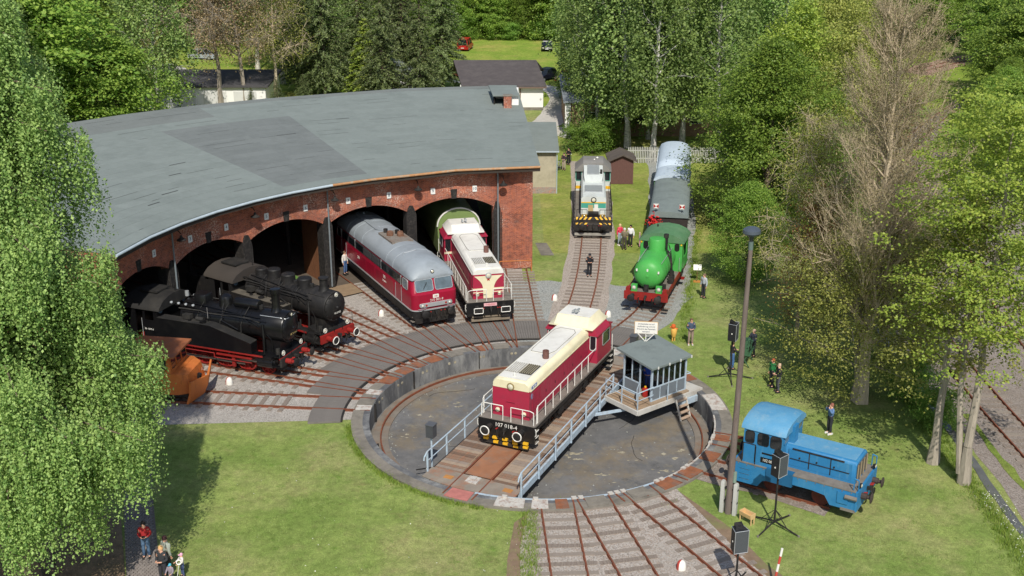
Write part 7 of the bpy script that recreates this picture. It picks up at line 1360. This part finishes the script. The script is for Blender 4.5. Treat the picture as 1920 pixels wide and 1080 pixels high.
BARK = mat('grey brown bark', (112, 98, 84), .95, .25, 4, (78, 72, 62), .6, 2, .5, 14, stretch=(3, 3, .6)); BARKG = mat('pale grey bark', (158, 148, 134), .9, .18, 3, (112, 104, 96), .6, 2, .4, 14, stretch=(3, 3, .6)); BIRCHB = mat('white birch bark', (206, 202, 194), .85, .1, 4, (52, 48, 46), .85, 2.6, .3, 14, stretch=(1.2, 1.2, 3)); DBARK = mat('dark spruce bark', (92, 78, 68), .95, .25, 4); TANB = mat('tan bark', (192, 176, 150), .9, .15, 3, (150, 138, 120), .6, 2, stretch=(3, 3, .6))
LV = {'birch': leaf_mat('birch leaf', (98, 132, 64), (168, 192, 110), .3), 'birch2': leaf_mat('dusky birch leaf', (98, 126, 66), (156, 178, 98), .42), 'maple': leaf_mat('maple leaf', (104, 140, 56), (164, 186, 84), .42), 'spring': leaf_mat('spring leaf', (124, 150, 58), (178, 190, 86), .42), 'beech': leaf_mat('beech leaf', (98, 134, 50), (156, 182, 78), .42), 'spruce': leaf_mat('spruce needle', (80, 98, 58), (126, 140, 84), .2), 'larch': leaf_mat('yellow fir needle', (98, 124, 44), (158, 168, 72), .2), 'brown': leaf_mat('brown bud', (140, 118, 88), (190, 170, 130), .3), 'haze': leaf_mat('beige bud', (140, 132, 90), (190, 178, 134), .3), 'copper': leaf_mat('copper leaf', (118, 76, 40), (164, 124, 70), .3), 'olive': leaf_mat('olive leaf', (118, 128, 56), (172, 172, 88), .35), 'fresh': leaf_mat('fresh green leaf', (96, 138, 54), (150, 180, 82), .42)}
def clumps(H, prof, z0, nc, nl, sig, flat=.6, shell=.45, seed=0, size=.3, up=.6, pts=None, keep=1.0):
    g = np.random.default_rng(seed); t = g.beta(1.2, 1.15, nc); az = g.uniform(0, 2*math.pi, nc); rr_ = np.array([prof(x) for x in t])*(shell+(1-shell)*np.sqrt(g.random(nc))); lob = 1+.22*np.sin(az*3+seed+t*7)+.12*np.sin(az*5+t*13)
    c = np.stack([np.cos(az)*rr_*lob, np.sin(az)*rr_*lob, z0+(H-z0)*t], 1)
    if pts is not None and len(pts): k = min(len(pts), nc//2); c[:k] = pts[g.permutation(len(pts))[:k]]
    d = g.normal(size=(nc, nl, 3))*sig*g.uniform(.6, 1.3, (nc, 1, 1)); d[:, :, 2] *= flat; o = c.copy(); o[:, 2] = 0; o = unit(o)*.5
    C_ = (c[:, None, :]+d).reshape(-1, 3); C_[:, 2] -= np.repeat(np.linalg.norm(d[:, :, :2], axis=2).reshape(-1)*.25, 1); return leaves(C_, size, up, .7, np.repeat(o, nl, 0))
def weep(H, prof, z0, ns, step, size, seed, lmin=.8, lmax=3.0, floor=1.6, per=9, wav=.16):
    g = np.random.default_rng(seed); out = []
    ncl = ns//per; t0 = g.beta(1.1, 1.05, ncl); az0 = g.uniform(0, 2*math.pi, ncl)
    for i in range(ns):
        k = i % ncl; t = np.clip(t0[k]+g.normal(0, .025), 0, 1); az = az0[k]+g.normal(0, .16)/(.3+prof(t)*.35); r = prof(t)*(.35+.65*math.sqrt(g.random()))*(1+wav*math.sin(az*4+t*9)); z = z0+(H-z0)*t; L_ = g.uniform(lmin, lmax)*(1-.35*t); n = max(3, int(L_/step)); s = np.linspace(0, 1, n); z1 = np.maximum(z-s*L_, floor+g.uniform(0, .8)); sp = .1+.08*s
        out.append(np.stack([math.cos(az)*(r+s*.25)+g.normal(0, 1, n)*sp, math.sin(az)*(r+s*.25)+g.normal(0, 1, n)*sp, z1], 1))
    C_ = np.concatenate(out); o = C_.copy(); o[:, 2] = 0; return leaves(C_, size, .25, .72, unit(o)*.5, 1.2)
PROTO = {}
def proto(key, crown, trunk): PROTO[key] = (crown, trunk)
dome = lambda Rm: (lambda t: Rm*math.sqrt(max(.02, 1-(2*t-.85)**2*(.95 if t > .42 else 1.1)))*(1 if t > .1 else .75))
egg = lambda Rm: (lambda t: Rm*(math.sin(math.pi*min(1, .12+.88*t)**.75)**.8+.08))
def build_protos():
    for k in range(2):
        S_, P = limbs(20, lambda t: 4.2*(1.15-t), 22, .24, .3, 30+k, (random.uniform(-1, 1), .6), .8); proto('birch%d' % k, quads_mesh('crown', np.concatenate([weep(20.5, lambda t: 4.3*(1-t)**.55*(.6+1.4*min(t, .28)), 4.5, 1500, .17, .24, 40+k, .7, 2.6, 3.2), clumps(20.5, lambda t: 3.8*(1-t)**.6, 5.5, 200, 34, .5, .8, .3, 50+k, .24)]), LV['birch2' if k else 'birch']), segs_mesh('trunk', S_, BIRCHB))
        if k: proto('low_birch0', quads_mesh('crown', weep(20.5, lambda t: 4.0*(1-t)**.6*(.75+1.0*min(t, .25)), 2.6, 1700, .17, .24, 47, .7, 2.8, .8), LV['birch2']), PROTO['birch1'][1] if 'birch1' in PROTO else PROTO['birch0'][1])
        S_, P = limbs(14, lambda t: 5.2*(1.1-t*.8), 20, .32, .18, 60+k); proto('beech%d' % k, quads_mesh('crown', clumps(14.5, dome(5.3), 1.0, 680, 96, .55, .36, .5, 70+k, .18, .9, P), LV['beech']), segs_mesh('trunk', S_, BARK))
        S_, P = limbs(11, lambda t: 4.6*(1.1-t*.8), 16, .26, .15, 80+k); proto('maple%d' % k, quads_mesh('crown', clumps(11.5, dome(4.9), .9, 330, 90, .6, .26, .5, 90+k, .25, 1.2, P), LV['maple']), segs_mesh('trunk', S_, BARK))
        S_, P = limbs(17, lambda t: 4.5*(1.1-t*.8), 18, .27, .1, 100+k); proto('edge%d' % k, quads_mesh('crown', clumps(17, lambda t: 4.6*(1-.45*t**2), .5, 420, 52, .7, .36, .5, 110+k, .36, .9, P), LV['fresh' if k else 'maple']), segs_mesh('trunk', S_, BARK))
        # spruce
        S_ = [(0, 0, -.2, 0, 0, 9, .26, .16), (0, 0, 9, 0, 0, 19.5, .16, .02)]; g = np.random.default_rng(120+k); C_ = []; z = 1.6
        while z < 19.4:
            t = z/20; Lb = 4.0*(1-t)**.85+.15; nb = int(8+3*(1-t))
            for j in range(nb):
                az = g.uniform(0, 6.283); L_ = Lb*g.uniform(.65, 1.1); n = max(4, int(L_/.11)); s = np.linspace(.12, 1, n); x = s*L_; zz = z+.25*s*L_*.2-.26*s*s*L_; b_ = np.stack([np.cos(az)*x, np.sin(az)*x, zz], 1); S_.append((0, 0, z, *b_[-1], .035, .008))
                for q in (-1, 0, 1): w = (1-s)*.5*L_*.36*q; C_.append(b_+np.stack([-np.sin(az)*w, np.cos(az)*w, -.06-.12*np.abs(g.normal(size=n))], 1)+g.normal(0, .05, (n, 3)))
            z += .34+.22*t
        C_ = np.concatenate(C_); o = C_.copy(); o[:, 2] = 0; proto('spruce%d' % k, quads_mesh('crown', leaves(C_, .3, .5, .36, unit(o)*.5, .9), LV['spruce']), segs_mesh('trunk', S_, DBARK))
        if k == 0: proto('larch0', quads_mesh('crown', leaves(C_, .42, .8, .5, unit(o)*.6, .4), LV['larch']), PROTO['spruce0'][1])
        # half bare brown tree
        S_, P = limbs(19, lambda t: 4.4*(1.1-t*.7), 26, .22, .25, 130+k, (.8, .3), .6, 4); tw = []; g = np.random.default_rng(140+k)
        for q in P:
            for _ in range(3): e = q+g.normal(0, .75, 3)-np.array([0, 0, .25]); tw.append((*q, *e, .014, .006))
        C_ = np.array([s[3:6] for s in tw]); C_ = np.repeat(C_, 9, 0)+g.normal(0, .3, (len(C_)*9, 3)); proto('brown%d' % k, quads_mesh('crown', leaves(C_, .2, .3, .5), LV['brown' if k == 0 else 'olive']), segs_mesh('trunk', S_+tw, BARKG if k == 0 else TANB, 4))
    S_, P = limbs(15, lambda t: 4*(1.1-t*.8), 18, .24, .12, 150); proto('spring0', quads_mesh('crown', clumps(15.5, dome(4.4), 1.2, 480, 52, .5, .45, .4, 151, .22, .8, P), LV['spring']), segs_mesh('trunk', S_, BARK))
    S_, P = limbs(15, lambda t: 4*(1.1-t*.8), 18, .24, .12, 152); proto('olive0', quads_mesh('crown', clumps(15.5, dome(4.2), 1.2, 460, 46, .55, .55, .3, 153, .19, .6, P), LV['olive']), segs_mesh('trunk', S_, BARKG))
    S_, P = limbs(2.6, lambda t: 1.2, 10, .06, .1, 154); proto('bush0', quads_mesh('crown', clumps(2.8, dome(1.6), .1, 120, 60, .28, .6, .3, 155, .13, .7, P), LV['fresh']), segs_mesh('trunk', S_, BARK)); proto('bush1', quads_mesh('crown', clumps(2.8, dome(1.6), .1, 120, 60, .28, .6, .3, 156, .13, .7, P), LV['beech']), PROTO['bush0'][1])
build_protos()
NAMES = {'birch': 'birch_tree', 'low_birch': 'birch_tree', 'beech': 'hornbeam_tree', 'maple': 'maple_tree', 'edge': 'woodland_tree', 'spruce': 'spruce_tree', 'larch': 'young_fir_tree', 'brown': 'budding_tree', 'spring': 'leafing_tree', 'olive': 'leafing_tree', 'bush': 'bush'}
def tree(key, x, y, h, label, group=None, w=1.0, rot=None):
    c, tk = PROTO[key]; H0 = {'bi': 20.5, 'be': 14.5, 'ma': 11.5, 'ed': 17, 'sp': 20, 'la': 20, 'br': 19, 'ol': 15.5, 'bu': 2.8, 'lo': 20.5}[key[:2]]; H0 = 15.5 if key == 'spring0' else H0; s = h/H0
    t = thing(NAMES[key[:-1]], label, 'bush' if key[:4] == 'bush' else 'tree', (x, y, -.14), random.uniform(0, 6.28) if rot is None else rot, group); t.scale = (s*w, s*w, s); link('trunk', tk, t); link('crown', c, t); return t
# the great weeping birch at the left
def big_birch():
    t = thing('weeping_birch', 'very large weeping birch filling the left edge of the picture', 'tree', (-19.6, 40.4, -.14)); pr = lambda q: np.interp(q, [0, .06, .18, .29, .46, .6, .79, .95, 1], [5.0, 5.7, 6.1, 5.1, 4.8, 4.1, 3.2, 1.5, .4])
    g = np.random.default_rng(8); out = []; bg_ = []; H, z0 = 26.0, 5.2
    for k in range(110):                                   # boughs; curtains of hanging twigs along each
        t_ = min(1, max(0, (k+g.random())/125)); az = k*2.39996+g.normal(0, .35); Rk = pr(t_)*g.uniform(.78, 1.1); zb = z0+(H-z0)*t_; wd = .36+.04*Rk
        bg_.append((0, 0, zb-.3*Rk, math.cos(az)*Rk*.6, math.sin(az)*Rk*.6, zb+.3, .07, .04)); bg_.append((math.cos(az)*Rk*.6, math.sin(az)*Rk*.6, zb+.3, math.cos(az)*Rk, math.sin(az)*Rk, zb-.1, .04, .015))
        for _ in range(int(50+40*Rk)):
            f = g.beta(2.2, 1.1); r = Rk*f; side = g.normal(0, wd)*(.5+.6*f); L_ = g.uniform(.6, 3.3)*(1-.3*t_)*(.5+.5*f); n = max(3, int(L_/.066)); sn = np.linspace(0, 1, n); z1 = np.maximum(zb+.35*math.sin(f*3)-sn*L_+g.normal(0, .12), 2.2+g.uniform(0, 1.2)); sp = .04+.06*sn; x = r+sn*.12
            out.append(np.stack([math.cos(az)*x-math.sin(az)*side+g.normal(0, 1, n)*sp, math.sin(az)*x+math.cos(az)*side+g.normal(0, 1, n)*sp, z1], 1))
    I_ = g.normal(size=(30000, 3)); I_ /= np.linalg.norm(I_, axis=1, keepdims=True); tt = g.random(30000); zz = 3.5+(H-4)*tt; rr2 = pr(tt)*.62*np.sqrt(g.random(30000)); az = g.uniform(0, 6.283, 30000); I_ = np.stack([np.cos(az)*rr2, np.sin(az)*rr2, zz], 1)
    link('shadow_foliage', quads_mesh('shadow_foliage', leaves(I_, .24, .2, .7), LV['birch']), t)  # larger inner leaves added so the birch casts a denser shadow
    C_ = np.concatenate(out); o = C_.copy(); o[:, 2] = 0; print('birch leaves', len(C_)); link('crown', quads_mesh('crown', leaves(C_, .1*G_.choice([.75, 1, 1.3], (len(C_), 1)), .2, .74, unit(o)*.6, 1.4), LV['birch']), t)
    S_, P = limbs(25, lambda q: 4.2*(1.08-q), 30, .42, .18, 9, (-.6, .5), .55, 2); link('trunk', segs_mesh('trunk', S_+bg_, BARK, 8), t)
    st = MB(); st.loft([[(-.1+a*k+.35*z/1.6, .1+b_*k, z) for a, b_ in [(math.cos(q*.7)*(1+.2*math.sin(q*3)), math.sin(q*.7)) for q in range(9)]] for z, k in ((-.1, .55), (.4, .36), (1.0, .3), (1.7, .22))]).build('root_flare', BARK, t)
big_birch()
# near trees on the right
def near_tree(name, label, x, y, crown, S_, bark, ns=7, rot=0, tw=None): t = thing(name, label, 'tree', (x, y, -.14), rot); link('trunk', segs_mesh('trunk', S_, bark, ns), t); link('crown', crown, t); link('twigs', segs_mesh('twigs', tw, TWIG, 3), t) if tw else None; return t
TWIG = mat('brown twig', (178, 162, 136), .9, .2, 3)
g = np.random.default_rng(77)
S_, P = limbs(21.8, lambda t: 4.9*(1.1-t)**.55, 60, .36, .14, 21, (.3, .6), 1.7, 3, .02, .38); tw = []
for q in P:
    r = q[:2]/max(.3, np.linalg.norm(q[:2]))
    for _ in range(3):
        d = np.array([r[0]*.5+g.normal(0, .35), r[1]*.5+g.normal(0, .35), 1.0]); d /= np.linalg.norm(d); L_ = g.uniform(.45, 1.3); e = q+d*L_; tw.append((*q, *e, .013, .004))
        for _ in range(3): f = g.uniform(.25, .9); dd = d+g.normal(0, .42, 3); dd /= np.linalg.norm(dd); q1 = q+d*L_*f; tw.append((*q1, *(q1+dd*g.uniform(.2, .55)), .008, .003))
C_ = np.array([s[3:6] for s in tw]); C_ = np.repeat(C_, 5, 0)+g.normal(0, .16, (len(C_)*5, 3)); near_tree('budding_tree', 'tall brown budding tree with pale trunk and almost no leaves, right of the lamp mast', 19.0, 57.6, quads_mesh('crown', leaves(C_, .085, .2, .5), LV['haze']), S_, TANB, 5, 0, tw)
S_, P = limbs(9.5, lambda t: 4.4*(1.1-t*.6), 22, .2, .16, 23, (-.4, 0), .2, 3); near_tree('leafing_tree', 'low spreading tree with small yellow green leaves behind the person photographing', 18.9, 58.3, quads_mesh('crown', clumps(9.6, lambda t: 4.9*(1-.45*t), 1.3, 900, 42, .4, .5, .25, 24, .115, .6, P), LV['olive']), S_, BARKG)
S_, P = limbs(10, lambda t: 2.8*(1.1-t*.7), 16, .13, .08, 25); near_tree('copper_tree', 'slender brown leaved tree between the bushy green tree and the budding tree', 17.9, 64.5, quads_mesh('crown', clumps(10.5, lambda t: 2.3*(1-.6*t), .8, 330, 40, .35, .8, .25, 26, .09, .4, P), LV['copper']), S_, BARK)
for (x, y, H, Rm, seed, lab, lean, key, nc) in ((21.34, 48.6, 18.8, 5.2, 27, 'tall maple with sparse yellow green leaves and a forked pale trunk at right', (.2, .8), 'spring', 680), (20.56, 50.6, 13.5, 3.6, 28, 'thin trunked leafing tree just left of the forked pale trunk', (.2, .4), 'olive', 260), (25.5, 60.5, 16, 4.2, 29, 'yellow green maple behind the forked trunk, beside the railway line', (.5, .3), 'spring', 420)):
    S_, P = limbs(H, lambda t: Rm*1.05*(1.1-t*.75), 24, .24, .38, seed, lean, .5, 3)
    if seed == 27: S_ += [(-.25, .05, .5, -.55, .5, 4.5, .17, .13), (-.55, .5, 4.5, -.5, .9, 10, .13, .05)]
    near_tree('maple_tree' if key == 'spring' else 'leafing_tree', lab, x, y, quads_mesh('crown', clumps(H+.4, lambda t: Rm*(.75+.5*t-.85*t*t), H*.33, nc, 52, .34, .35, .2, seed, .15, 1.0, P), LV[key]), S_, BARKG if seed != 29 else BARK)
tree('brown1', 17.6, 66.5, 14.5, 'olive brown half leafed tree left of the tall budding tree', w=.95, rot=.5); tree('brown0', 21.8, 63.5, 16.5, 'brown half leafed tree right of and behind the tall budding tree', w=.9, rot=1.5); tree('brown1', 21.5, 59, 11, 'low olive brown half leafed tree under the tall budding tree', w=1.1, rot=2.5)
tree('beech0', 20.5, 90.5, 15.2, 'broad bushy green tree right of the railcar and grey roofed van', w=1.04, rot=1); tree('beech1', 16.4, 77.0, 7.4, 'smaller bushy green tree beside the man in pale shirt', w=.95)
tree('spring0', 25.5, 104, 17, 'yellow green tree behind the broad bushy tree', w=.95); tree('olive0', 27.5, 95, 17.5, 'tall olive green leafing tree between the bushy tree and the budding tree', w=.85); tree('beech0', 24.5, 84, 9.5, 'dark green tree in the shade behind the budding tree', rot=2.3, w=.9); tree('olive0', 30.5, 110, 18.5, 'olive leafing tree farther behind the budding tree', w=.8, rot=4); tree('spring0', 33, 122, 17, 'pale yellow green tree left of the far line', rot=2, w=.9); tree('beech1', 22, 99, 12, 'green tree behind the broad bushy tree, by the picket fence', w=.9)
# birches behind the railcar
BIRB = [(12.13, 120.25), (14.2, 114.4), (18.2, 122.5), (8.8, 131), (22, 129), (12.5, 137), (18.5, 140), (26, 137), (30, 130), (9.5, 147), (24, 149), (15.5, 150), (33, 143), (21, 116)]
for x, y, h in ((9.2, 123.5, 19), (9.0, 130.5, 14), (11.4, 126.5, 20), (14.8, 124.5, 17)): tree('low_birch0', x, y, h, 'birch with foliage hanging to the ground in front of the flat roofed building', 'low hanging birches', 1.1)
for i, (x, y) in enumerate(BIRB): tree('birch%d' % (i % 2), x, y, random.uniform(21, 26), ['white trunked birch left of the picket fence, behind the wooden hut', 'white trunked birch standing in front of the picket fence beside the railcar', 'white trunked birch right of the railcar end'][i] if i < 3 else 'tall birch in the dense group behind the railcar', None if i < 3 else 'birches behind the railcar', random.uniform(.9, 1.1))
tree('larch0', 8.2, 152.5, 6.5, 'small grey green fir beside the red car', w=1.5); tree('bush1', 7.2, 149.5, 2.8, 'round bush in front of the red car', w=1.1)
for x, y, h in ((6.4, 118.6, 2.6), (8.3, 117.5, 3.2), (9.6, 120, 3.4)): tree('bush%d' % random.randint(0, 1), x, y, h, 'leafy bush on the grass behind the teal engine', 'bushes behind the teal engine')
tree('bush0', 22.1, 54.4, 2.2, 'green bush at the foot of the leafing tree beside the ditch', w=1.0); tree('bush0', 21.8, 57.5, 2.4, 'green bush beyond the first one on the ditch bank')
# behind the engine shed, left
LT = [('birch0', -45, 79, 24, 'drooping birch behind the left end of the shed roof'), ('birch1', -52, 90, 25, 0), ('maple0', -38.6, 113, 12.5, 'bright green maple behind the back edge of the shed roof'), ('maple1', -46, 112, 20, 'tall bright maple at upper left'), ('birch1', -44, 100, 22, 0), ('birch0', -38, 123, 24, 0), ('edge0', -56, 108, 20, 1), ('edge1', -60, 96, 21, 1), ('birch0', -52, 124, 25, 0), ('edge0', -48, 130, 19, 1), ('birch1', -52, 146, 24, 0), ('brown1', -42, 136, 11, 'small brown twiggy tree in front of the long garage'), ('brown0', -35.4, 140.6, 25, 'tall half bare tree with pale forked trunk at the shed roof edge'), ('brown0', -32.6, 141.2, 25, 'half bare brown tree right of the forked trunk'), ('brown1', -29, 143, 22, 'brownish thin crowned tree left of the spruces'), ('edge0', -36, 195, 17, 1), ('edge1', -42.5, 200, 18, 1), ('edge0', -30, 192, 17, 1), ('edge1', -56, 198, 18, 1), ('edge0', -25, 190, 17, 1), ('birch0', -37.5, 172, 24, 0), ('birch1', -32, 176, 24, 0), ('edge1', -66, 190, 18, 1), ('birch1', -57, 178, 24, 0), ('brown1', -51, 158, 20, 'thin leafing tree beside the white car'), ('birch0', -55, 150, 23, 0), ('edge1', -60, 140, 18, 1), ('birch1', -31.5, 160, 24, 0), ('birch0', -26.5, 166, 25, 0), ('edge0', -66, 120, 20, 1), ('edge0', -70, 160, 18, 1), ('edge1', -62, 172, 18, 1), ('maple0', -60, 84, 17, 1), ('maple1', -46, 90, 15, 1)]
for k, x, y, h, lab in LT: tree(k, x, y, h, 'birch in the mixed wood at upper left' if lab == 0 else 'leafy tree in the mixed wood at upper left' if lab == 1 else lab, {0: 'birches at upper left', 1: 'wood at upper left'}.get(lab) if isinstance(lab, int) else None)
for x, y, h in ((-15.9, 142.2, 20), (-11.2, 142.8, 17), (-24.2, 150, 23), (-20.5, 157, 21), (-14.2, 151.5, 22), (-9.3, 155.5, 22), (-27.5, 153, 20), (-16.5, 162, 19)): tree('spruce%d' % random.randint(0, 1), x, y, h, {-24.2: 'big dark spruce left of the yellowish young fir', -15.9: 'dark spruce directly right of the yellowish young fir', -11.2: 'dark spruce standing in front of the gabled shed', -14.2: 'dark spruce with bare lower trunk right of the young fir', -9.3: 'dark spruce left of the dark roofed white building'}.get(x, 'dark spruce behind the front row of spruces'), None if x in (-24.2, -14.2, -9.3, -15.9, -11.2) else 'spruces behind the shed')
tree('larch0', -18.4, 146.5, 11, 'yellowish young fir among the dark spruces', w=1.5)
for x, y, h in ((-28, 138, 4.5), (-31, 137.5, 3.6), (-25, 139, 5)): tree('spruce1', x, y, h, 'low dark young spruce at the back edge of the shed roof', 'young spruces behind the shed', w=1.7)
# woodland edge behind the meadow
for r, (y0, dx) in enumerate(((209, 5.2), (217, 6.2), (228, 7.5))):
    x = -86
    while x < 62:
        xx = x+random.uniform(-1.5, 1.5); tree(random.choice(['edge0', 'edge1', 'edge0', 'beech0', 'maple1'] if r == 0 else ['edge0', 'edge1', 'beech1']), xx, y0+random.uniform(-1.8, 2.2), random.uniform(14, 20) if r else random.uniform(11, 17), 'leafy tree in the woodland edge behind the meadow', 'woodland edge behind the meadow', 1.05); x += dx
for x in range(-60, 56, 4): tree('bush%d' % random.randint(0, 1), x+random.uniform(-1.5, 1.5), 205.4+random.uniform(-.8, .8), random.uniform(2.2, 4.2), 'bush under the woodland edge behind the meadow', 'bushes under the woodland edge', 1.1)
# upper right, both sides of the far line
for k, x, y, h, lab in (('maple0', 60.0, 138.5, 13, 'large bright green tree right of the far line, casting shadow on the track'), ('maple1', 64.5, 148.5, 14.5, 'bright green tree at the right edge behind the shadowed track'), ('beech0', 54.5, 127, 8.5, 'pale green bushy tree in front of the far line'), ('edge0', 70.5, 158, 16, 1), ('edge1', 77, 167, 17, 1), ('maple0', 60.5, 131, 11, 1), ('beech1', 50, 117, 9, 1), ('maple1', 47.5, 109, 9.5, 1), ('beech0', 44, 101, 9, 1), ('edge0', 72, 176, 15, 1), ('edge1', 60, 186, 15, 1), ('maple1', 66, 193, 14, 1), ('edge0', 50, 190, 16, 1), ('edge1', 54, 179, 15, 1), ('edge0', 79, 190, 16, 1), ('edge1', 69, 198, 15, 1), ('edge0', 62, 192, 14, 1), ('beech1', 76, 205, 15, 1), ('edge1', 84, 199, 16, 1), ('edge0', 57, 186, 14, 1), ('spring0', 51, 172, 14, 1), ('olive0', 45, 160, 16, 1), ('beech0', 40, 150, 14, 1), ('maple1', 47, 180, 15, 1), ('edge1', 92, 186, 17, 1), ('edge0', 95, 172, 17, 1), ('edge0', 90, 215, 18, 1), ('edge1', 70, 214, 18, 1), ('edge0', 100, 205, 18, 1), ('olive0', 38, 136, 17, 1), ('edge1', 40, 168, 18, 1), ('edge0', 36, 180, 18, 1), ('edge1', 46, 196, 18, 1)): tree(k, x, y, h, 'leafy tree along the far railway line at upper right' if lab == 1 else lab, 'trees along the far line' if lab == 1 else None)
# grass tufts and weeds: nobody could count them
def tufts(name, label, pts, m, h, n=9):
    p = np.repeat(np.array(pts), n, 0); k = len(p); p[:, :2] += G_.normal(0, .09, (k, 2)); d = G_.normal(0, .45, (k, 3)); d[:, 2] = 1; d = unit(d)*h*G_.uniform(.5, 1.3, (k, 1)); s = np.stack([-d[:, 1], d[:, 0], np.zeros(k)], 1); s = unit(s)*.012
    return tag(link(name, quads_mesh(name, np.stack([p-s, p+s, p+d+s*.2, p+d-s*.2], 1), m)), label, 'weeds', kind='stuff')
WG = leaf_mat('weed green', (104, 140, 48), (150, 168, 72), .3)
pts = [tuple(polar(random.uniform(10.0, 10.3), random.uniform(196, 262), -.13)) for _ in range(420)]+[(random.uniform(-.4, 8), random.uniform(46, 47), -.13) for _ in range(10)]
for _ in range(1500): y = random.uniform(40, 64); pts.append((22.0+(y-52)*.02+random.gauss(-.35, .28), y, -.13))
for _ in range(500): y = random.uniform(66, 90); pts.append((11.4+(y-71)*.19+random.gauss(0, .2), y, -.12))
for _ in range(400): pts.append((random.uniform(.4, 1.1), random.uniform(38, 46), -.13))
tufts('grass_tufts', 'loose grass tufts along the pit rim, track edges and ditch bank', pts, WG, .16)
WF = mat('white blossom', (226, 226, 214), .8, .05); c = np.array([(22.0+random.gauss(0, .35), random.uniform(40, 47.5), .06) for _ in range(260)]+[(random.uniform(-13, 2), random.uniform(40, 50), -.1) for _ in range(70)]); tag(link('wild_flowers', quads_mesh('wild_flowers', leaves(c, .045, 1.5, 1), WF)), 'tiny white wild flowers in the grass along the ditch bank', 'flowers', kind='stuff')
bl = []; g = np.random.default_rng(91)
X = g.uniform(-19, 22, 150000); Y = 40+g.random(150000)**1.2*34; cl = np.sin(X*1.7+np.sin(Y*1.3)*2)+np.sin(Y*2.3+X*.6)+g.normal(0, .8, len(X)); r_ = np.hypot(X-CX, Y-CY)
ok = (cl > .2) & (r_ > 10.15) & ~((X > .9) & (X < 11.2) & (Y < 49)) & ~((X < -13.2) & (Y < 56)) & ((X > 8.8) | (Y < 54.6)) & (X < 21.9) & ~((X > 8.5) & (X < 17) & (np.abs((X-9.45)*.537+(Y-50.13)*.843) < 1.7))
p = np.stack([X[ok], Y[ok], np.full(ok.sum(), -.132)], 1); k = len(p); d = g.normal(0, .6, (k, 3)); d[:, 2] = 1; d = unit(d)*.055*g.uniform(.5, 1.5, (k, 1)); s_ = np.stack([-d[:, 1], d[:, 0], np.zeros(k)], 1); s_ = unit(s_)*.014
tag(link('lawn_grass', quads_mesh('lawn_grass', np.stack([p-s_, p+s_, p+d+s_*.2, p+d-s_*.2], 1), leaf_mat('lawn blade', (112, 134, 64), (156, 168, 98), .3))), 'short mown grass of the lawns round the turntable', 'grass', kind='stuff')
